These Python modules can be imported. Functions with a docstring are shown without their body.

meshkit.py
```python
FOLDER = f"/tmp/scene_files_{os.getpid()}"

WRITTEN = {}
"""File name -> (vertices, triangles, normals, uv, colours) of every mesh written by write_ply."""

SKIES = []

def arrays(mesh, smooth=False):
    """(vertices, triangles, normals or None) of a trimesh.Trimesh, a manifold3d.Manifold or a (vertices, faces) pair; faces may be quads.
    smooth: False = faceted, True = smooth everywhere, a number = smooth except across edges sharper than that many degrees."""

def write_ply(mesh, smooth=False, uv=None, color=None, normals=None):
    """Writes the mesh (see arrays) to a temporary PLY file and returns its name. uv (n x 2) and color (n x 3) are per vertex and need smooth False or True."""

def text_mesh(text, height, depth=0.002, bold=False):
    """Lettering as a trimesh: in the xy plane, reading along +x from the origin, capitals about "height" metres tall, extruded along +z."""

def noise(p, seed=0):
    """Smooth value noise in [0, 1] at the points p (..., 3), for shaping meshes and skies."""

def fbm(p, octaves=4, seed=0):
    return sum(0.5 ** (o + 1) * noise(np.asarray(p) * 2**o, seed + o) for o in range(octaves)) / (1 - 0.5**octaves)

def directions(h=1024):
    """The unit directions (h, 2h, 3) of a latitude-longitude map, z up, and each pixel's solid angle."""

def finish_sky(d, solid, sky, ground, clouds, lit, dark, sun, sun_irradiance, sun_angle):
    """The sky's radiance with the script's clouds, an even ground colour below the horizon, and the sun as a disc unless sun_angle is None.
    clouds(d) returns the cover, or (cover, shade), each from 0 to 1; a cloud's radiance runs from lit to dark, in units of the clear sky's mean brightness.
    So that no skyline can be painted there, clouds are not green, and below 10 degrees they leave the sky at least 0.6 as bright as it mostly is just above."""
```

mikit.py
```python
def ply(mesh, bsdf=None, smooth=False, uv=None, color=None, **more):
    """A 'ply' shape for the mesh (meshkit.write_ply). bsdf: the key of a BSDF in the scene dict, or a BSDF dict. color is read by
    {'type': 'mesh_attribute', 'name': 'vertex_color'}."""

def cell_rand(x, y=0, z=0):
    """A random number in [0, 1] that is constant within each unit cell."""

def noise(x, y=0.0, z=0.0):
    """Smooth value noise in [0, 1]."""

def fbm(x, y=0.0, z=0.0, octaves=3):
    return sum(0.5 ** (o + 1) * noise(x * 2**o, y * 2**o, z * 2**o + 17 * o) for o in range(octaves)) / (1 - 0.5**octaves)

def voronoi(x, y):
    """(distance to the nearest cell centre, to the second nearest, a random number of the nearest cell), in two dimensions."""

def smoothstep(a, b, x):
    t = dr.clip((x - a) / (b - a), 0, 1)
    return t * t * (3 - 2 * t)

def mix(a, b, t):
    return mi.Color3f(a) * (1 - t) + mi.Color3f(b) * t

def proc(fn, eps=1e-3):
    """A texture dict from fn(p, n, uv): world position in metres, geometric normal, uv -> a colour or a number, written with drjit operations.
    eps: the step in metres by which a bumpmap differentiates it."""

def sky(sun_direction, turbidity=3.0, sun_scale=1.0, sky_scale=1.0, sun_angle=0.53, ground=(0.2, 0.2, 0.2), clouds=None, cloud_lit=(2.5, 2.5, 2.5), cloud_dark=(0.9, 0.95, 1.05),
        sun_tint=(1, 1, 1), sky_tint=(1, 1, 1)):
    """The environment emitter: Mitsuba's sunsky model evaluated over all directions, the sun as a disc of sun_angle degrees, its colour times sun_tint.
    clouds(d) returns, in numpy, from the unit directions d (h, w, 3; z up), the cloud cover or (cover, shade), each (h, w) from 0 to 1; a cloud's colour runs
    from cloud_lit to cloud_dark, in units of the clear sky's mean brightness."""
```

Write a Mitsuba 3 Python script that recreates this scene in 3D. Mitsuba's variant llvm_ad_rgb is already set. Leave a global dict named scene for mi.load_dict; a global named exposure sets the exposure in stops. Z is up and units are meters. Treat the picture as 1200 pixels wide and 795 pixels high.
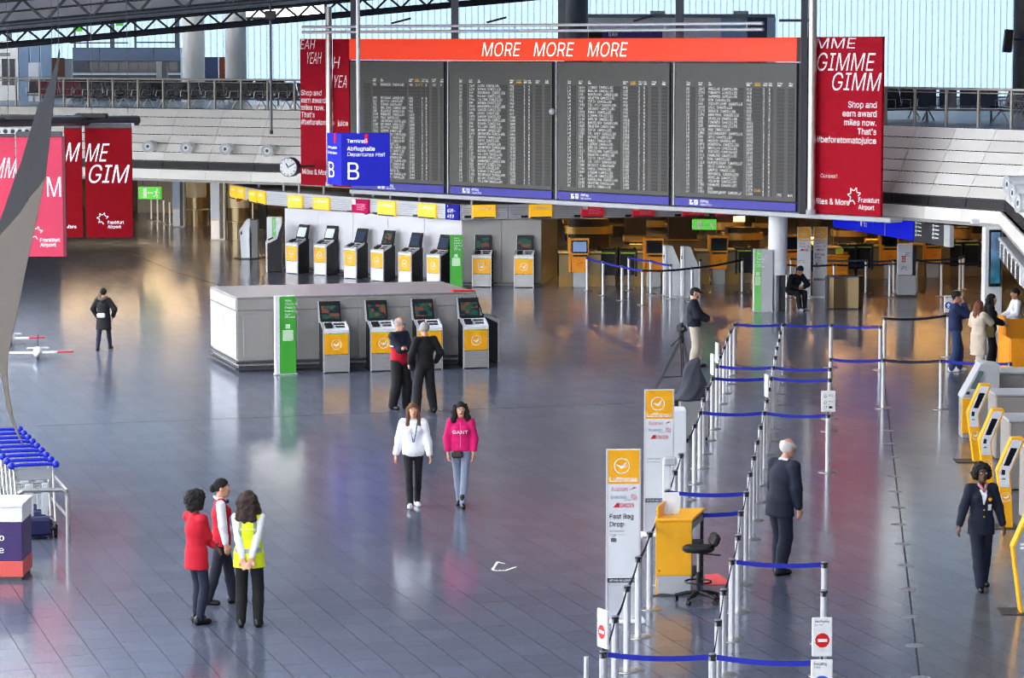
import math, random
import numpy as np, trimesh, manifold3d, shapely
import shapely.geometry as sg
import drjit as dr
import mitsuba as mi
import mikit, meshkit
from mikit import noise, fbm, smoothstep, mix, cell_rand

scene, labels = {}, {}
RND = random.Random(7)
T4 = mi.ScalarTransform4f

# ---------------------------------------------------------------- camera, sky, exposure
FPX, CAM_H, HORIZON = 3400.0, 7.15, 56.0
PITCH = math.atan((397.5 - HORIZON) / FPX)
CP, SP = math.cos(PITCH), math.sin(PITCH)
scene['camera'] = {'type': 'perspective', 'fov_axis': 'x', 'fov': 2 * math.degrees(math.atan(600 / FPX)), 'near_clip': 0.5, 'far_clip': 800.0,
                   'to_world': T4().look_at(origin=[0, 0, CAM_H], target=[0, CP, CAM_H - SP], up=[0, 0, 1])}


def overcast(d):
    n = meshkit.fbm(d * [3.0, 3.0, 6.0], 4, seed=3)
    return 0.55 + 0.45 * np.clip((n - 0.3) * 2.2, 0, 1), np.clip((n - 0.35) * 1.6, 0, 0.8)


scene['sky'] = mikit.sky([0.5, -0.35, 0.75], turbidity=3.0, sun_scale=0.0, sky_scale=1.0, clouds=overcast, cloud_lit=(2.0, 1.95, 1.88), cloud_dark=(1.3, 1.3, 1.32), sky_tint=(1.08, 1.0, 0.90), ground=(0.3, 0.3, 0.3))
exposure = 5.3

# ---------------------------------------------------------------- helpers: picture <-> place
def ray(px, py):
    u, v = px - 600.0, 397.5 - py
    return np.array([u, FPX * CP + v * SP, -FPX * SP + v * CP])


def G(px, py, z=0.0):
    d = ray(px, py)
    return (d * ((z - CAM_H) / d[2]))[:2]


def at(px, py, y):
    d = ray(px, py)
    return d * (y / d[1]) + [0, 0, CAM_H]


class Plane:
    """An upright plane: s metres along from p0 towards p1, z up, o out towards the left-hand-down side (the viewer's)."""

    def __init__(self, p0, p1):
        self.p = np.asarray(p0, float)[:2]
        d = np.asarray(p1, float)[:2] - self.p
        self.L = np.linalg.norm(d)
        self.X = d / self.L
        self.N = np.array([self.X[1], -self.X[0]])

    def hit(self, px, py):
        d = ray(px, py)
        t = (self.p @ self.N) / (d[:2] @ self.N)
        q = d * t
        return (q[:2] - self.p) @ self.X, q[2] + CAM_H

    def pt(self, s, z, o=0.0):
        q = self.p + self.X * s + self.N * o
        return np.array([q[0], q[1], z])

    def M(self, s=0.0, z=0.0, o=0.0):
        """matrix: local x along, local y into the wall, local z up"""
        m = np.eye(4)
        m[:3, 0] = [*self.X, 0]
        m[:3, 1] = [*-self.N, 0]
        m[:3, 3] = self.pt(s, z, o)
        return m

    def box(self, s0, s1, z0, z1, o0, o1, r=0.0):
        return moved(cbox(s1 - s0, o1 - o0, z1 - z0, r), self.M((s0 + s1) / 2, (z0 + z1) / 2, (o0 + o1) / 2))

    def flat(self, mesh, s, z, o=0.0):
        """mesh drawn in its xy plane put upright on the plane"""
        m = np.eye(4)
        m[:3, 0], m[:3, 1], m[:3, 2] = [*self.X, 0], [0, 0, 1], [*self.N, 0]
        m[:3, 3] = self.pt(s, z, o)
        return moved(mesh, m)


# ---------------------------------------------------------------- helpers: meshes
def moved(mesh, m):
    mesh = mesh.copy()
    mesh.apply_transform(m)
    return mesh


def shift(mesh, x, y, z):
    mesh = mesh.copy()
    mesh.apply_translation([x, y, z])
    return mesh


def rot(mesh, deg, axis, point=(0, 0, 0)):
    return moved(mesh, trimesh.transformations.rotation_matrix(math.radians(deg), axis, point))


def join(*ms):
    ms = [m for x in ms for m in (x if isinstance(x, (list, tuple)) else [x])]
    return trimesh.util.concatenate(ms)


def cbox(sx, sy, sz, r=0.0, c=(0, 0, 0)):
    sx, sy, sz = abs(sx), abs(sy), abs(sz)
    if r <= 0:
        m = trimesh.creation.box((sx, sy, sz))
    else:
        r = min(r, sx / 2.2, sy / 2.2, sz / 2.2)
        a, b, e = sx / 2, sy / 2, sz / 2
        pts = [(i * x, j * y, k * z) for i in (-1, 1) for j in (-1, 1) for k in (-1, 1) for x, y, z in ((a, b - r, e - r), (a - r, b, e - r), (a - r, b - r, e))]
        m = trimesh.convex.convex_hull(np.array(pts))
    m.apply_translation(c)
    return m


def bx(x0, x1, y0, y1, z0, z1, r=0.0):
    return cbox(x1 - x0, y1 - y0, z1 - z0, r, ((x0 + x1) / 2, (y0 + y1) / 2, (z0 + z1) / 2))


def rod(p0, p1, r, sections=12):
    return trimesh.creation.cylinder(r, segment=[p0, p1], sections=sections)


def vcyl(x, y, z0, z1, r, sections=24):
    return rod((x, y, z0), (x, y, z1), r, sections)


def lathe(profile, sections=24):
    return trimesh.creation.revolve(np.array(profile, float), sections=sections)


def tube(points, r, sides=8):
    p = np.asarray(points, float)
    t = np.gradient(p, axis=0)
    t /= np.linalg.norm(t, axis=1, keepdims=True)
    a = np.cross(t, [0.13, 0.21, 0.97])
    a /= np.linalg.norm(a, axis=1, keepdims=True)
    b = np.cross(t, a)
    r = np.broadcast_to(r, (len(p),))
    ang = np.arange(sides) * 2 * np.pi / sides
    v = p[:, None] + r[:, None, None] * (np.cos(ang)[None, :, None] * a[:, None] + np.sin(ang)[None, :, None] * b[:, None])
    n = len(p)
    i, j = np.meshgrid(np.arange(n - 1), np.arange(sides), indexing='ij')
    q = np.stack([i * sides + j, i * sides + (j + 1) % sides, (i + 1) * sides + (j + 1) % sides, (i + 1) * sides + j], -1).reshape(-1, 4)
    v = np.vstack([v.reshape(-1, 3), p[:1], p[-1:]])
    k = np.arange(sides)
    caps = np.vstack([np.stack([(k + 1) % sides, k, k * 0 + n * sides], 1), np.stack([(n - 1) * sides + k, (n - 1) * sides + (k + 1) % sides, k * 0 + n * sides + 1], 1)])
    m = trimesh.Trimesh(v, np.vstack([q[:, [0, 1, 2]], q[:, [0, 2, 3]], caps]), process=False)
    m.fix_normals()
    return m


def extr(poly, depth):
    """polygon in xy extruded along +z"""
    if not hasattr(poly, 'area'):
        poly = sg.Polygon(poly)
    poly = poly.buffer(0)
    return join([trimesh.creation.extrude_polygon(g, depth, engine='earcut') for g in getattr(poly, 'geoms', [poly])])


def side_extr(profile, x0, x1):
    """profile (y, z) extruded along x from x0 to x1"""
    m = extr(profile, x1 - x0)
    v = np.array(m.vertices)
    return trimesh.Trimesh(np.stack([x0 + v[:, 2], v[:, 0], v[:, 1]], 1), m.faces, process=False)


def slab(poly, z0, z1):
    return shift(extr(poly, z1 - z0), 0, 0, z0)


_TXT = {}


def txt(text, height, bold=False, shear=0.0, width=None, align='l'):
    """flat print in the xy plane (front faces only)"""
    key = (text, bold)
    if key not in _TXT:
        m = meshkit.text_mesh(text, 1.0, 0.02, bold)
        keep = m.face_normals[:, 2] > 0.5
        m = trimesh.Trimesh(m.vertices, m.faces[keep], process=False)
        m.remove_unreferenced_vertices()
        v = np.array(m.vertices)
        v[:, 2] = 0
        _TXT[key] = trimesh.Trimesh(v, m.faces, process=False)
    m = _TXT[key].copy()
    v = np.array(m.vertices) * [height, height, 1]
    v[:, 0] -= v[:, 0].min()
    if width:
        v[:, 0] *= width / v[:, 0].max()
    w = v[:, 0].max()
    v[:, 0] += {'l': 0, 'c': -w / 2, 'r': -w}[align]
    v[:, 0] += v[:, 1] * shear
    return trimesh.Trimesh(v, m.faces, process=False)


def flatpoly(poly):
    m = extr(poly, 0.01)
    m = trimesh.Trimesh(m.vertices, m.faces[m.face_normals[:, 2] > 0.5], process=False)
    m.remove_unreferenced_vertices()
    m.vertices[:, 2] = 0
    return m


def rect2(x0, x1, y0, y1):
    return flatpoly(sg.box(x0, y0, x1, y1))


def ring2(r0, r1, c=(0, 0)):
    p = sg.Point(c)
    return flatpoly(p.buffer(r1, 16).difference(p.buffer(r0, 16)))


def crane(r):
    """ring with a stylised flying bird"""
    bird = np.array([(-.74, .20), (-.38, .10), (-.06, -.04), (.18, .14), (.42, .42), (.66, .56), (.52, .28), (.32, -.02), (.72, .02), (.34, -.16), (.02, -.34), (-.34, -.34), (-.14, -.20), (-.46, -.06)]) * r
    return join(ring2(r * .9, r), flatpoly(sg.Polygon(bird).buffer(0)))


def xz(mesh, y=0.0, x=0.0, z=0.0):
    """xy drawing -> upright, facing -y"""
    v = np.array(mesh.vertices)
    return trimesh.Trimesh(np.stack([v[:, 0] + x, np.full(len(v), y) - v[:, 2], v[:, 1] + z], 1), mesh.faces, process=False)


# ---------------------------------------------------------------- helpers: materials, entries
def lin(c):
    c = np.asarray(c, float) / 255
    return np.where(c <= 0.04045, c / 12.92, ((c + 0.055) / 1.055) ** 2.4).tolist()


def rgb(c):
    return {'type': 'rgb', 'value': lin(c)}


MATS = set()


def M(name, c=None, rough=0.5, metal=0.0, spec=0.5, tex=None, **more):
    key = 'mat_' + name
    if key not in MATS:
        MATS.add(key)
        scene[key] = {'type': 'twosided', 'bsdf': {'type': 'principled', 'base_color': tex or rgb(c), 'roughness': rough, 'metallic': metal, 'specular': spec, **more}}
    return key


NAMES = {}


def nm(base):
    k = NAMES.get(base, 0)
    NAMES[base] = k + 1
    return base if k == 0 else f'{base}_{k:03d}'


class P:
    def __init__(self):
        self.e, self.n, self.lab = [], {}, {}

    def add(self, name, mesh, mat, parent='', smooth=False, emit=None, label=None, kind=None, weight=0.02, **kw):
        key = (parent + '__' if parent else '') + name
        k = self.n.get(key, 0)
        self.n[key] = k + 1
        full = key if k == 0 else f'{key}_{k:03d}'
        d = mesh if isinstance(mesh, dict) else mikit.ply(mesh, mat, smooth, **kw)
        if emit is not None:
            d['emitter'] = {'type': 'area', 'radiance': {'type': 'rgb', 'value': list(map(float, emit))}, 'sampling_weight': weight}
        self.e.append((full, d))
        if kind is None and name in ('small_lettering', 'hour_marks', 'pictograms', 'keys', 'flap_row'):
            kind = 'stuff'
        if label or kind:
            self.lab[full] = {**({'label': label} if label else {}), **({'kind': kind} if kind else {})}
        return full

    def adds(self, name, meshes, mat, parent='', **kw):
        return [self.add(name, m, mat, parent, **kw) for m in meshes]

    def place(self, base, label=None, cat=None, T=None, group=None, kind=None, number=True):
        root = nm(base) if number else base
        for full, d in self.e:
            scene[root + ('__' + full if full else '')] = {**d, 'to_world': T} if T is not None else dict(d)
        for full, l in self.lab.items():
            labels[root + '__' + full] = dict(l)
        labels[root] = {k: v for k, v in (('label', label), ('category', cat), ('group', group), ('kind', kind)) if v}
        return root


def one(base, mesh, mat, label=None, cat=None, group=None, kind=None, smooth=False, T=None, emit=None, **kw):
    p = P()
    p.add('', mesh, mat, smooth=smooth, emit=emit, **kw)
    return p.place(base, label, cat, T, group, kind)


def TR(x, y, z=0.0, deg=0.0):
    return T4().translate([float(x), float(y), float(z)]).rotate([0, 0, 1], float(deg))


def facing(v):
    return math.degrees(math.atan2(v[0], -v[1]))


A_DIR = np.array([-.2947, 1]) / np.linalg.norm([-.2947, 1])      # floor joints, the island's depth
D_DIR = np.array([A_DIR[1], -A_DIR[0]])
B_DIR = np.array([.1141, 1]) / np.linalg.norm([.1141, 1])        # queue lanes, right-hand counters
C_DIR = np.array([B_DIR[1], -B_DIR[0]])

ORD = 'first second third fourth fifth sixth seventh eighth ninth tenth eleventh twelfth thirteenth fourteenth fifteenth sixteenth seventeenth eighteenth nineteenth twentieth twenty-first twenty-second'.split()
# ---------------------------------------------------------------- materials
WHITE = M('white', (226, 228, 230), 0.45)
PAPER = M('paper', (238, 238, 236), 0.7, spec=0.3)
PRINT = M('white_print', (240, 240, 240), 0.6)
BLACK = M('black', (22, 22, 24), 0.5)
BLACKG = M('black_gloss', (14, 15, 18), 0.12)
DGREY = M('dark_grey', (66, 67, 70), 0.5)
MGREY = M('mid_grey', (128, 128, 128), 0.45)
LGREY = M('light_grey', (182, 184, 186), 0.4)
ALU = M('aluminium', (214, 215, 218), 0.32, metal=0.55)
STEEL = M('steel', (196, 194, 188), 0.3, metal=0.9)
DSTEEL = M('dark_steel', (84, 86, 92), 0.4, metal=0.6)
YEL = M('airline_yellow', (252, 178, 10), 0.4)
ORA = M('airline_orange', (244, 150, 14), 0.4)
GREEN = M('sign_green', (66, 168, 52), 0.45)
LGREEN = M('pale_green', (122, 206, 112), 0.45)
RED = M('banner_red', (150, 8, 26), 0.8, spec=0.15)
DRED = M('banner_dark_red', (130, 2, 18), 0.8, spec=0.15)
BANRED = M('hall_banner_red', (172, 18, 38), 0.8, spec=0.15)
PINK = M('banner_pink', (208, 72, 98), 0.8, spec=0.15)
SIGNRED = M('sign_red', (228, 22, 44), 0.8, spec=0.15)
MAG = M('sign_magenta', (200, 20, 92), 0.8, spec=0.15)
BLUE = M('sign_blue', (0, 3, 150), 0.6, spec=.25)
SBLUE = M('strip_blue', (62, 58, 160), 0.5)
BELT = M('belt_blue', (6, 24, 160), 0.6)
NBELT = M('belt_navy', (20, 26, 58), 0.6)
NAVY = M('navy', (24, 28, 74), 0.5)
REDP = M('red_print', (196, 20, 50), 0.6)
GREYP = M('grey_print', (96, 100, 108), 0.6)
BLACKP = M('black_print', (30, 32, 36), 0.6)
CREAM = M('cladding', (214, 208, 196), 0.5)
GREYWALL = M('grey_laminate', (150, 147, 143), 0.35)
TOPWALL = M('grey_laminate_top', (150, 143, 142), 0.3)
WHWALL = M('white_wall', (218, 218, 222), 0.4)
BRONZE = M('bronze', (150, 118, 66), 0.4, metal=0.6)
BROWN = M('brown_wall', (74, 58, 42), 0.6)
BEIGE = M('beige', (206, 196, 168), 0.5)
RUB = M('rubber', (30, 30, 32), 0.8)
TRUSS = M('truss_paint', (46, 49, 55), 0.5)
ROOFM = M('roof_panel', (112, 116, 124), 0.6)
CONC = M('concrete', (214, 211, 203), 0.7)
BOARD = M('board_face', (78, 77, 72), 0.5)
BOARDROW = M('board_row', (56, 54, 50), 0.55)
BOARDTXT = M('board_letters', (222, 221, 212), 0.6)
AMBER = M('amber_letters', (220, 160, 60), 0.6)
LIME = M('lime_stripe', (160, 180, 30), 0.5)
GLASSP = 'mat_pane'
scene[GLASSP] = {'type': 'thindielectric', 'int_ior': 1.16}


def lane_coords(p):
    return p.x * float(D_DIR[0]) + p.y * float(D_DIR[1]), p.x * float(A_DIR[0]) + p.y * float(A_DIR[1])


TILE_U, TILE_V, PH_U = 0.403, 0.604, 3.992 % 0.403
SEAM = G(1054.5, 600)


def floor_tex(p, n, uv):
    a, b = lane_coords(p)
    iu = dr.floor((a - PH_U) / TILE_U)
    iv = dr.floor(b / TILE_V + 0.5 * (iu - 2 * dr.floor(iu / 2)))
    fu = (a - PH_U) / TILE_U - iu
    fv = b / TILE_V + 0.5 * (iu - 2 * dr.floor(iu / 2)) - iv
    tone = 0.92 + 0.16 * cell_rand(iu, iv, 5) + 0.10 * (fbm(p.x * 0.35, p.y * 0.35, 0.0) - 0.5)
    speck = 0.86 + 0.28 * noise(p.x * 70, p.y * 45, 3.0)
    ju = dr.minimum(fu, 1 - fu) * TILE_U
    jv = dr.minimum(fv, 1 - fv) * TILE_V
    joint = 1 - 0.36 * (1 - smoothstep(0.004, 0.010, ju)) - 0.26 * (1 - smoothstep(0.003, 0.008, jv))
    off = (p.x - float(SEAM[0])) * float(C_DIR[0]) + (p.y - float(SEAM[1])) * float(C_DIR[1])
    right = smoothstep(0.0, 0.02, off)
    base = mix((0.078, 0.089, 0.122), (0.106, 0.106, 0.113), right)
    return base * (tone * speck * joint)


FLOORM = M('floor_stone', tex=mikit.proc(floor_tex), rough=0.15, spec=0.5)


def speck_tex(p, n, uv):
    return mi.Color3f(0.36, 0.35, 0.33) * (0.9 + 0.2 * fbm(p.x * 2, p.y * 2, p.z * 2))


def brushed_tex(p, n, uv):
    s = noise(p.x * 1.5, p.y * 1.5, p.z * 130)
    return mi.Color3f(0.42, 0.41, 0.40) * (0.85 + 0.3 * s)


BRUSH = M('brushed_panel', tex=mikit.proc(brushed_tex), rough=0.32, metal=0.35)
# ---------------------------------------------------------------- the hall: floor
def tile_poly(iu, iv, gap=0.0):
    st = 0.5 * (iu - 2 * math.floor(iu / 2))
    a0, a1 = PH_U + iu * TILE_U + gap, PH_U + (iu + 1) * TILE_U - gap
    b0, b1 = (iv - st) * TILE_V + gap, (iv - st + 1) * TILE_V - gap
    return sg.Polygon([a * D_DIR + b * A_DIR for a, b in ((a0, b0), (a1, b0), (a1, b1), (a0, b1))])


view_cut = sg.Polygon([G(-25, 798), G(1045, 798), G(1045, 688), G(-25, 688)])
cells = []
for iu in range(0, 60):
    for iv in range(30, 90):
        q = tile_poly(iu, iv)
        if view_cut.contains(q.centroid):
            cells.append((q.centroid.y, iu, iv))
cells = sorted(cells)[:290]
tiled = shapely.union_all([tile_poly(a, b).buffer(1e-4) for _, a, b in cells])
hall = sg.box(-36, -14, 44, 150)
pf = P()
pf.add('slab', slab(hall.difference(tiled), -0.06, 0.0), FLOORM)
pf.add('bedding', slab(tiled.buffer(0.05), -0.08, -0.006), M('mortar', (60, 60, 64), 0.8))
for _, a, b in cells:
    pf.add('tile', slab(tile_poly(a, b, 0.003), -0.02, RND.uniform(-0.0006, 0.0003)), FLOORM)
pf.place('floor', 'grey speckled stone tile floor of the hall', None, kind='structure', number=False)

# the joint along the right-hand lane with its row of metal plates
one('trim_1', Plane(SEAM - B_DIR * 16, SEAM + B_DIR * 28).box(0, 44, 0.0, 0.002, -0.012, 0.012), M('joint', (44, 44, 48), 0.6), 'dark expansion joint running along the right-hand lane', kind='structure')
p0, p1 = G(28, 500), G(579, 479)
one('trim_2', Plane(p0, p1).box(-4, np.linalg.norm(p1 - p0) + 3, 0.0, 0.002, -0.02, 0.02), M('joint'), 'dark expansion joint crossing the floor', kind='structure')
q0, q1, q2 = G(152, 296), G(205, 319), G(260, 335)
one('trim_3', join(Plane(q0, q1).box(0, np.linalg.norm(q1 - q0), 0, 0.002, -0.03, 0.03), Plane(q1, q2).box(0, np.linalg.norm(q2 - q1), 0, 0.002, -0.03, 0.03)), M('joint'), 'dark joint curving over the far floor', kind='structure')
for k, (x, y) in enumerate([(1079.5, 795), (1072, 757), (1067.5, 723), (1064, 691), (1061, 663), (1057.5, 638), (1053, 615), (1051.5, 595), (1049, 576.5), (1047.5, 559), (1045.5, 536), (1042.5, 520), (1041, 505)]):
    g = G(x, y)
    one('floor_plate', lathe([(0, 0.006), (0.1, 0.006), (0.115, 0.004), (0.12, 0.0), (0, 0)], 20), M('plate', (150, 152, 156), 0.35, metal=0.5),
        f'round metal floor plate on the dark floor joint, {ORD[k]} from the near end', 'floor plate', 'round plates along the floor joint', T=TR(*g))

# ---------------------------------------------------------------- the hall: gallery front
LIP = [G(-60, 204, 2.65), G(350, 217.3, 2.65), G(1000, 253.5, 2.65), G(1171.5, 266.5, 2.65)]
LIP = [np.array(p) for p in LIP]
LIP.append(LIP[3] - 26 * B_DIR)
LIP.insert(0, LIP[0] + (LIP[0] - LIP[1]) * 0.5)


def offset_line(o):
    """the lip line moved o metres into the hall"""
    out = []
    for i, v in enumerate(LIP):
        ns = []
        for a, b in ((i - 1, i), (i, i + 1)):
            if 0 <= a and b < len(LIP):
                d = LIP[b] - LIP[a]
                d = d / np.linalg.norm(d)
                ns.append(np.array([d[1], -d[0]]))
        m = ns[0] if len(ns) == 1 else (ns[0] + ns[1]) / (1 + ns[0] @ ns[1])
        out.append(v + o * m)
    return out


def strip(prof, i, t0, t1, thick=0.05, gap=0.0):
    """one panel between profile points prof[0], prof[1] = (o, z) on segment i from fraction t0 to t1"""
    (oa, za), (ob, zb) = prof
    A, B = offset_line(oa), offset_line(ob)
    A2, B2 = offset_line(oa - thick), offset_line(ob - thick)
    L = np.linalg.norm(LIP[i + 1] - LIP[i])
    t0, t1 = t0 + gap / L, t1 - gap / L
    g = gap * np.sign(za - zb)
    v = []
    for X, z in ((A, za - g), (B, zb + g), (B2, zb + g), (A2, za - g)):
        for t in (t0, t1):
            q = X[i] * (1 - t) + X[i + 1] * t
            v.append([q[0], q[1], z])
    f = [[0, 2, 3, 1], [2, 4, 5, 3], [4, 6, 7, 5], [6, 0, 1, 7], [0, 6, 4, 2], [1, 3, 5, 7]]
    m = trimesh.Trimesh(np.array(v), [t for q in f for t in (q[:3], [q[0], q[2], q[3]])], process=False)
    m.fix_normals()
    return m


CL = [M('cladding_a', (232, 228, 219), 0.45), M('cladding_b', (226, 221, 212), 0.45), M('cladding_c', (236, 233, 225), 0.45)]
LOUV = M('louvre', (20, 20, 22), 0.55)
NCOL = {0: 5, 1: 8, 2: 12, 3: 4, 4: 12}
TOPZ, TOPO, BOTZ, BOTO = 5.08, -0.95, 3.33, -0.12
for i in range(len(LIP) - 1):
    pg = P()
    n = NCOL[i]
    for c in range(n):
        hidden = i == 2 and 1 <= c < n - 2
        for r in range(6):
            a = [(TOPO + (BOTO - TOPO) * (k / 6), TOPZ + (BOTZ - TOPZ) * (k / 6)) for k in (r, r + 1)]
            if hidden:
                continue
            pg.add('cladding_panel', strip(a, i, c / n, (c + 1) / n, 0.05, 0.012), CL[RND.randrange(3)])
        if not hidden:
            pg.add('louvre_panel', strip([(-0.14, 3.31), (-0.10, 3.07)], i, c / n, (c + 1) / n, 0.05, 0.014), LOUV)
            pg.add('lip_panel', strip([(0.0, 3.05), (0.02, 2.72)], i, c / n, (c + 1) / n, 0.06, 0.006), CL[(c + i) % 3])
    pg.add('backing', join(strip([(TOPO - 0.06, TOPZ), (BOTO - 0.06, BOTZ)], i, 0, 1, 0.05), strip([(-0.2, 3.36), (-0.16, 3.04)], i, 0, 1, 0.05)), DGREY)
    pg.add('soffit_edge', strip([(0.03, 2.72), (0.0, 2.64)], i, 0, 1, 0.1), M('lip_edge', (170, 168, 164), 0.5))
    pg.place(f'trim_{i + 4}', 'white plank-clad gallery front with a dark louvre band', None, kind='structure', number=False)

inner = offset_line(-0.98)
slab_poly = sg.Polygon([*inner, (44, inner[-1][1]), (44, 150), (-36, 150), (-36, inner[0][1])]).buffer(0)
one('floor_gallery', slab(slab_poly, 4.75, 5.06), M('gallery_floor', (120, 126, 134), 0.35), 'grey floor of the upper gallery', kind='structure')
inner2 = offset_line(-0.02)
soff_poly = sg.Polygon([*inner2, (44, inner2[-1][1]), (44, 150), (-36, 150), (-36, inner2[0][1])]).buffer(0)
one('ceiling_under_gallery', slab(soff_poly, 2.68, 2.78), M('soffit', (62, 53, 40), 0.6), 'dark soffit over the check-in area', kind='structure')
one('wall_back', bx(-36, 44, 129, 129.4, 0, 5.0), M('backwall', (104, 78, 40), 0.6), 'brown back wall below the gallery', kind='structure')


def window_wall(name, label, x0, x1, y0, y1, sill=2.2):
    """an outer wall with a parapet, posts and tall openings to the daylight"""
    p = P()
    p.add('parapet', bx(x0, x1, y0, y1, 0, sill), WHWALL)
    p.add('header', bx(x0, x1, y0, y1, 13.4, 15.6), WHWALL)
    lx, ly = x1 - x0, y1 - y0
    nseg = int(max(lx, ly) // 8)
    for k in range(nseg + 1):
        t = k / nseg
        if lx > ly:
            x = x0 + 0.3 + (lx - 0.6) * t
            p.add('post', bx(x - 0.3, x + 0.3, y0, y1, sill, 13.4), WHWALL)
        else:
            y = y0 + 0.3 + (ly - 0.6) * t
            p.add('post', bx(x0, x1, y - 0.3, y + 0.3, sill, 13.4), WHWALL)
    p.place(name, label, None, kind='structure', number=False)


window_wall('wall_left', 'left wall of the hall with tall windows', -36.4, -36, 36, 150, 2.2)
one('wall_left_near', bx(-36.4, -36, -14, 36, 0, 15.6), WHWALL, 'plain near part of the left wall', kind='structure')  # unseen, closed to keep daylight off the right gallery front
window_wall('wall_front', 'wall behind the viewer with tall windows', -36, 4, -14.4, -14, 6.0)
one('wall_front_right', bx(4, 44, -14.4, -14, 0, 15.6), WHWALL, 'plain right part of the wall behind the viewer', kind='structure')  # unseen, left without openings so more daylight comes from the left
one('wall_right', bx(44, 44.4, -14, 150, 0, 15.6), WHWALL, 'right wall of the hall', kind='structure')

# unseen roof above the frame: beams and openings shaped to bring daylight from the left
proof = P()
for y in np.arange(-14, 92, 7.0):
    proof.add('beam', bx(-13, 44, y, y + (6.0 if y < 40 else 7.0), 15.0, 15.5), M('main_roof', (188, 198, 214), .6))
proof.add('side_panel', bx(10, 44, -14, 91, 14.7, 15.0), M('main_roof', (188, 198, 214), .6))  # added to shut skylight off the right gallery front
proof.add('back_panel', bx(-36, 44, 91, 124.4, 15.0, 15.5), M('main_roof', (188, 198, 214), .6))
proof.place('ceiling', 'unseen roof of the hall with rooflights shaped for the light', None, kind='structure', number=False)

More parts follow.
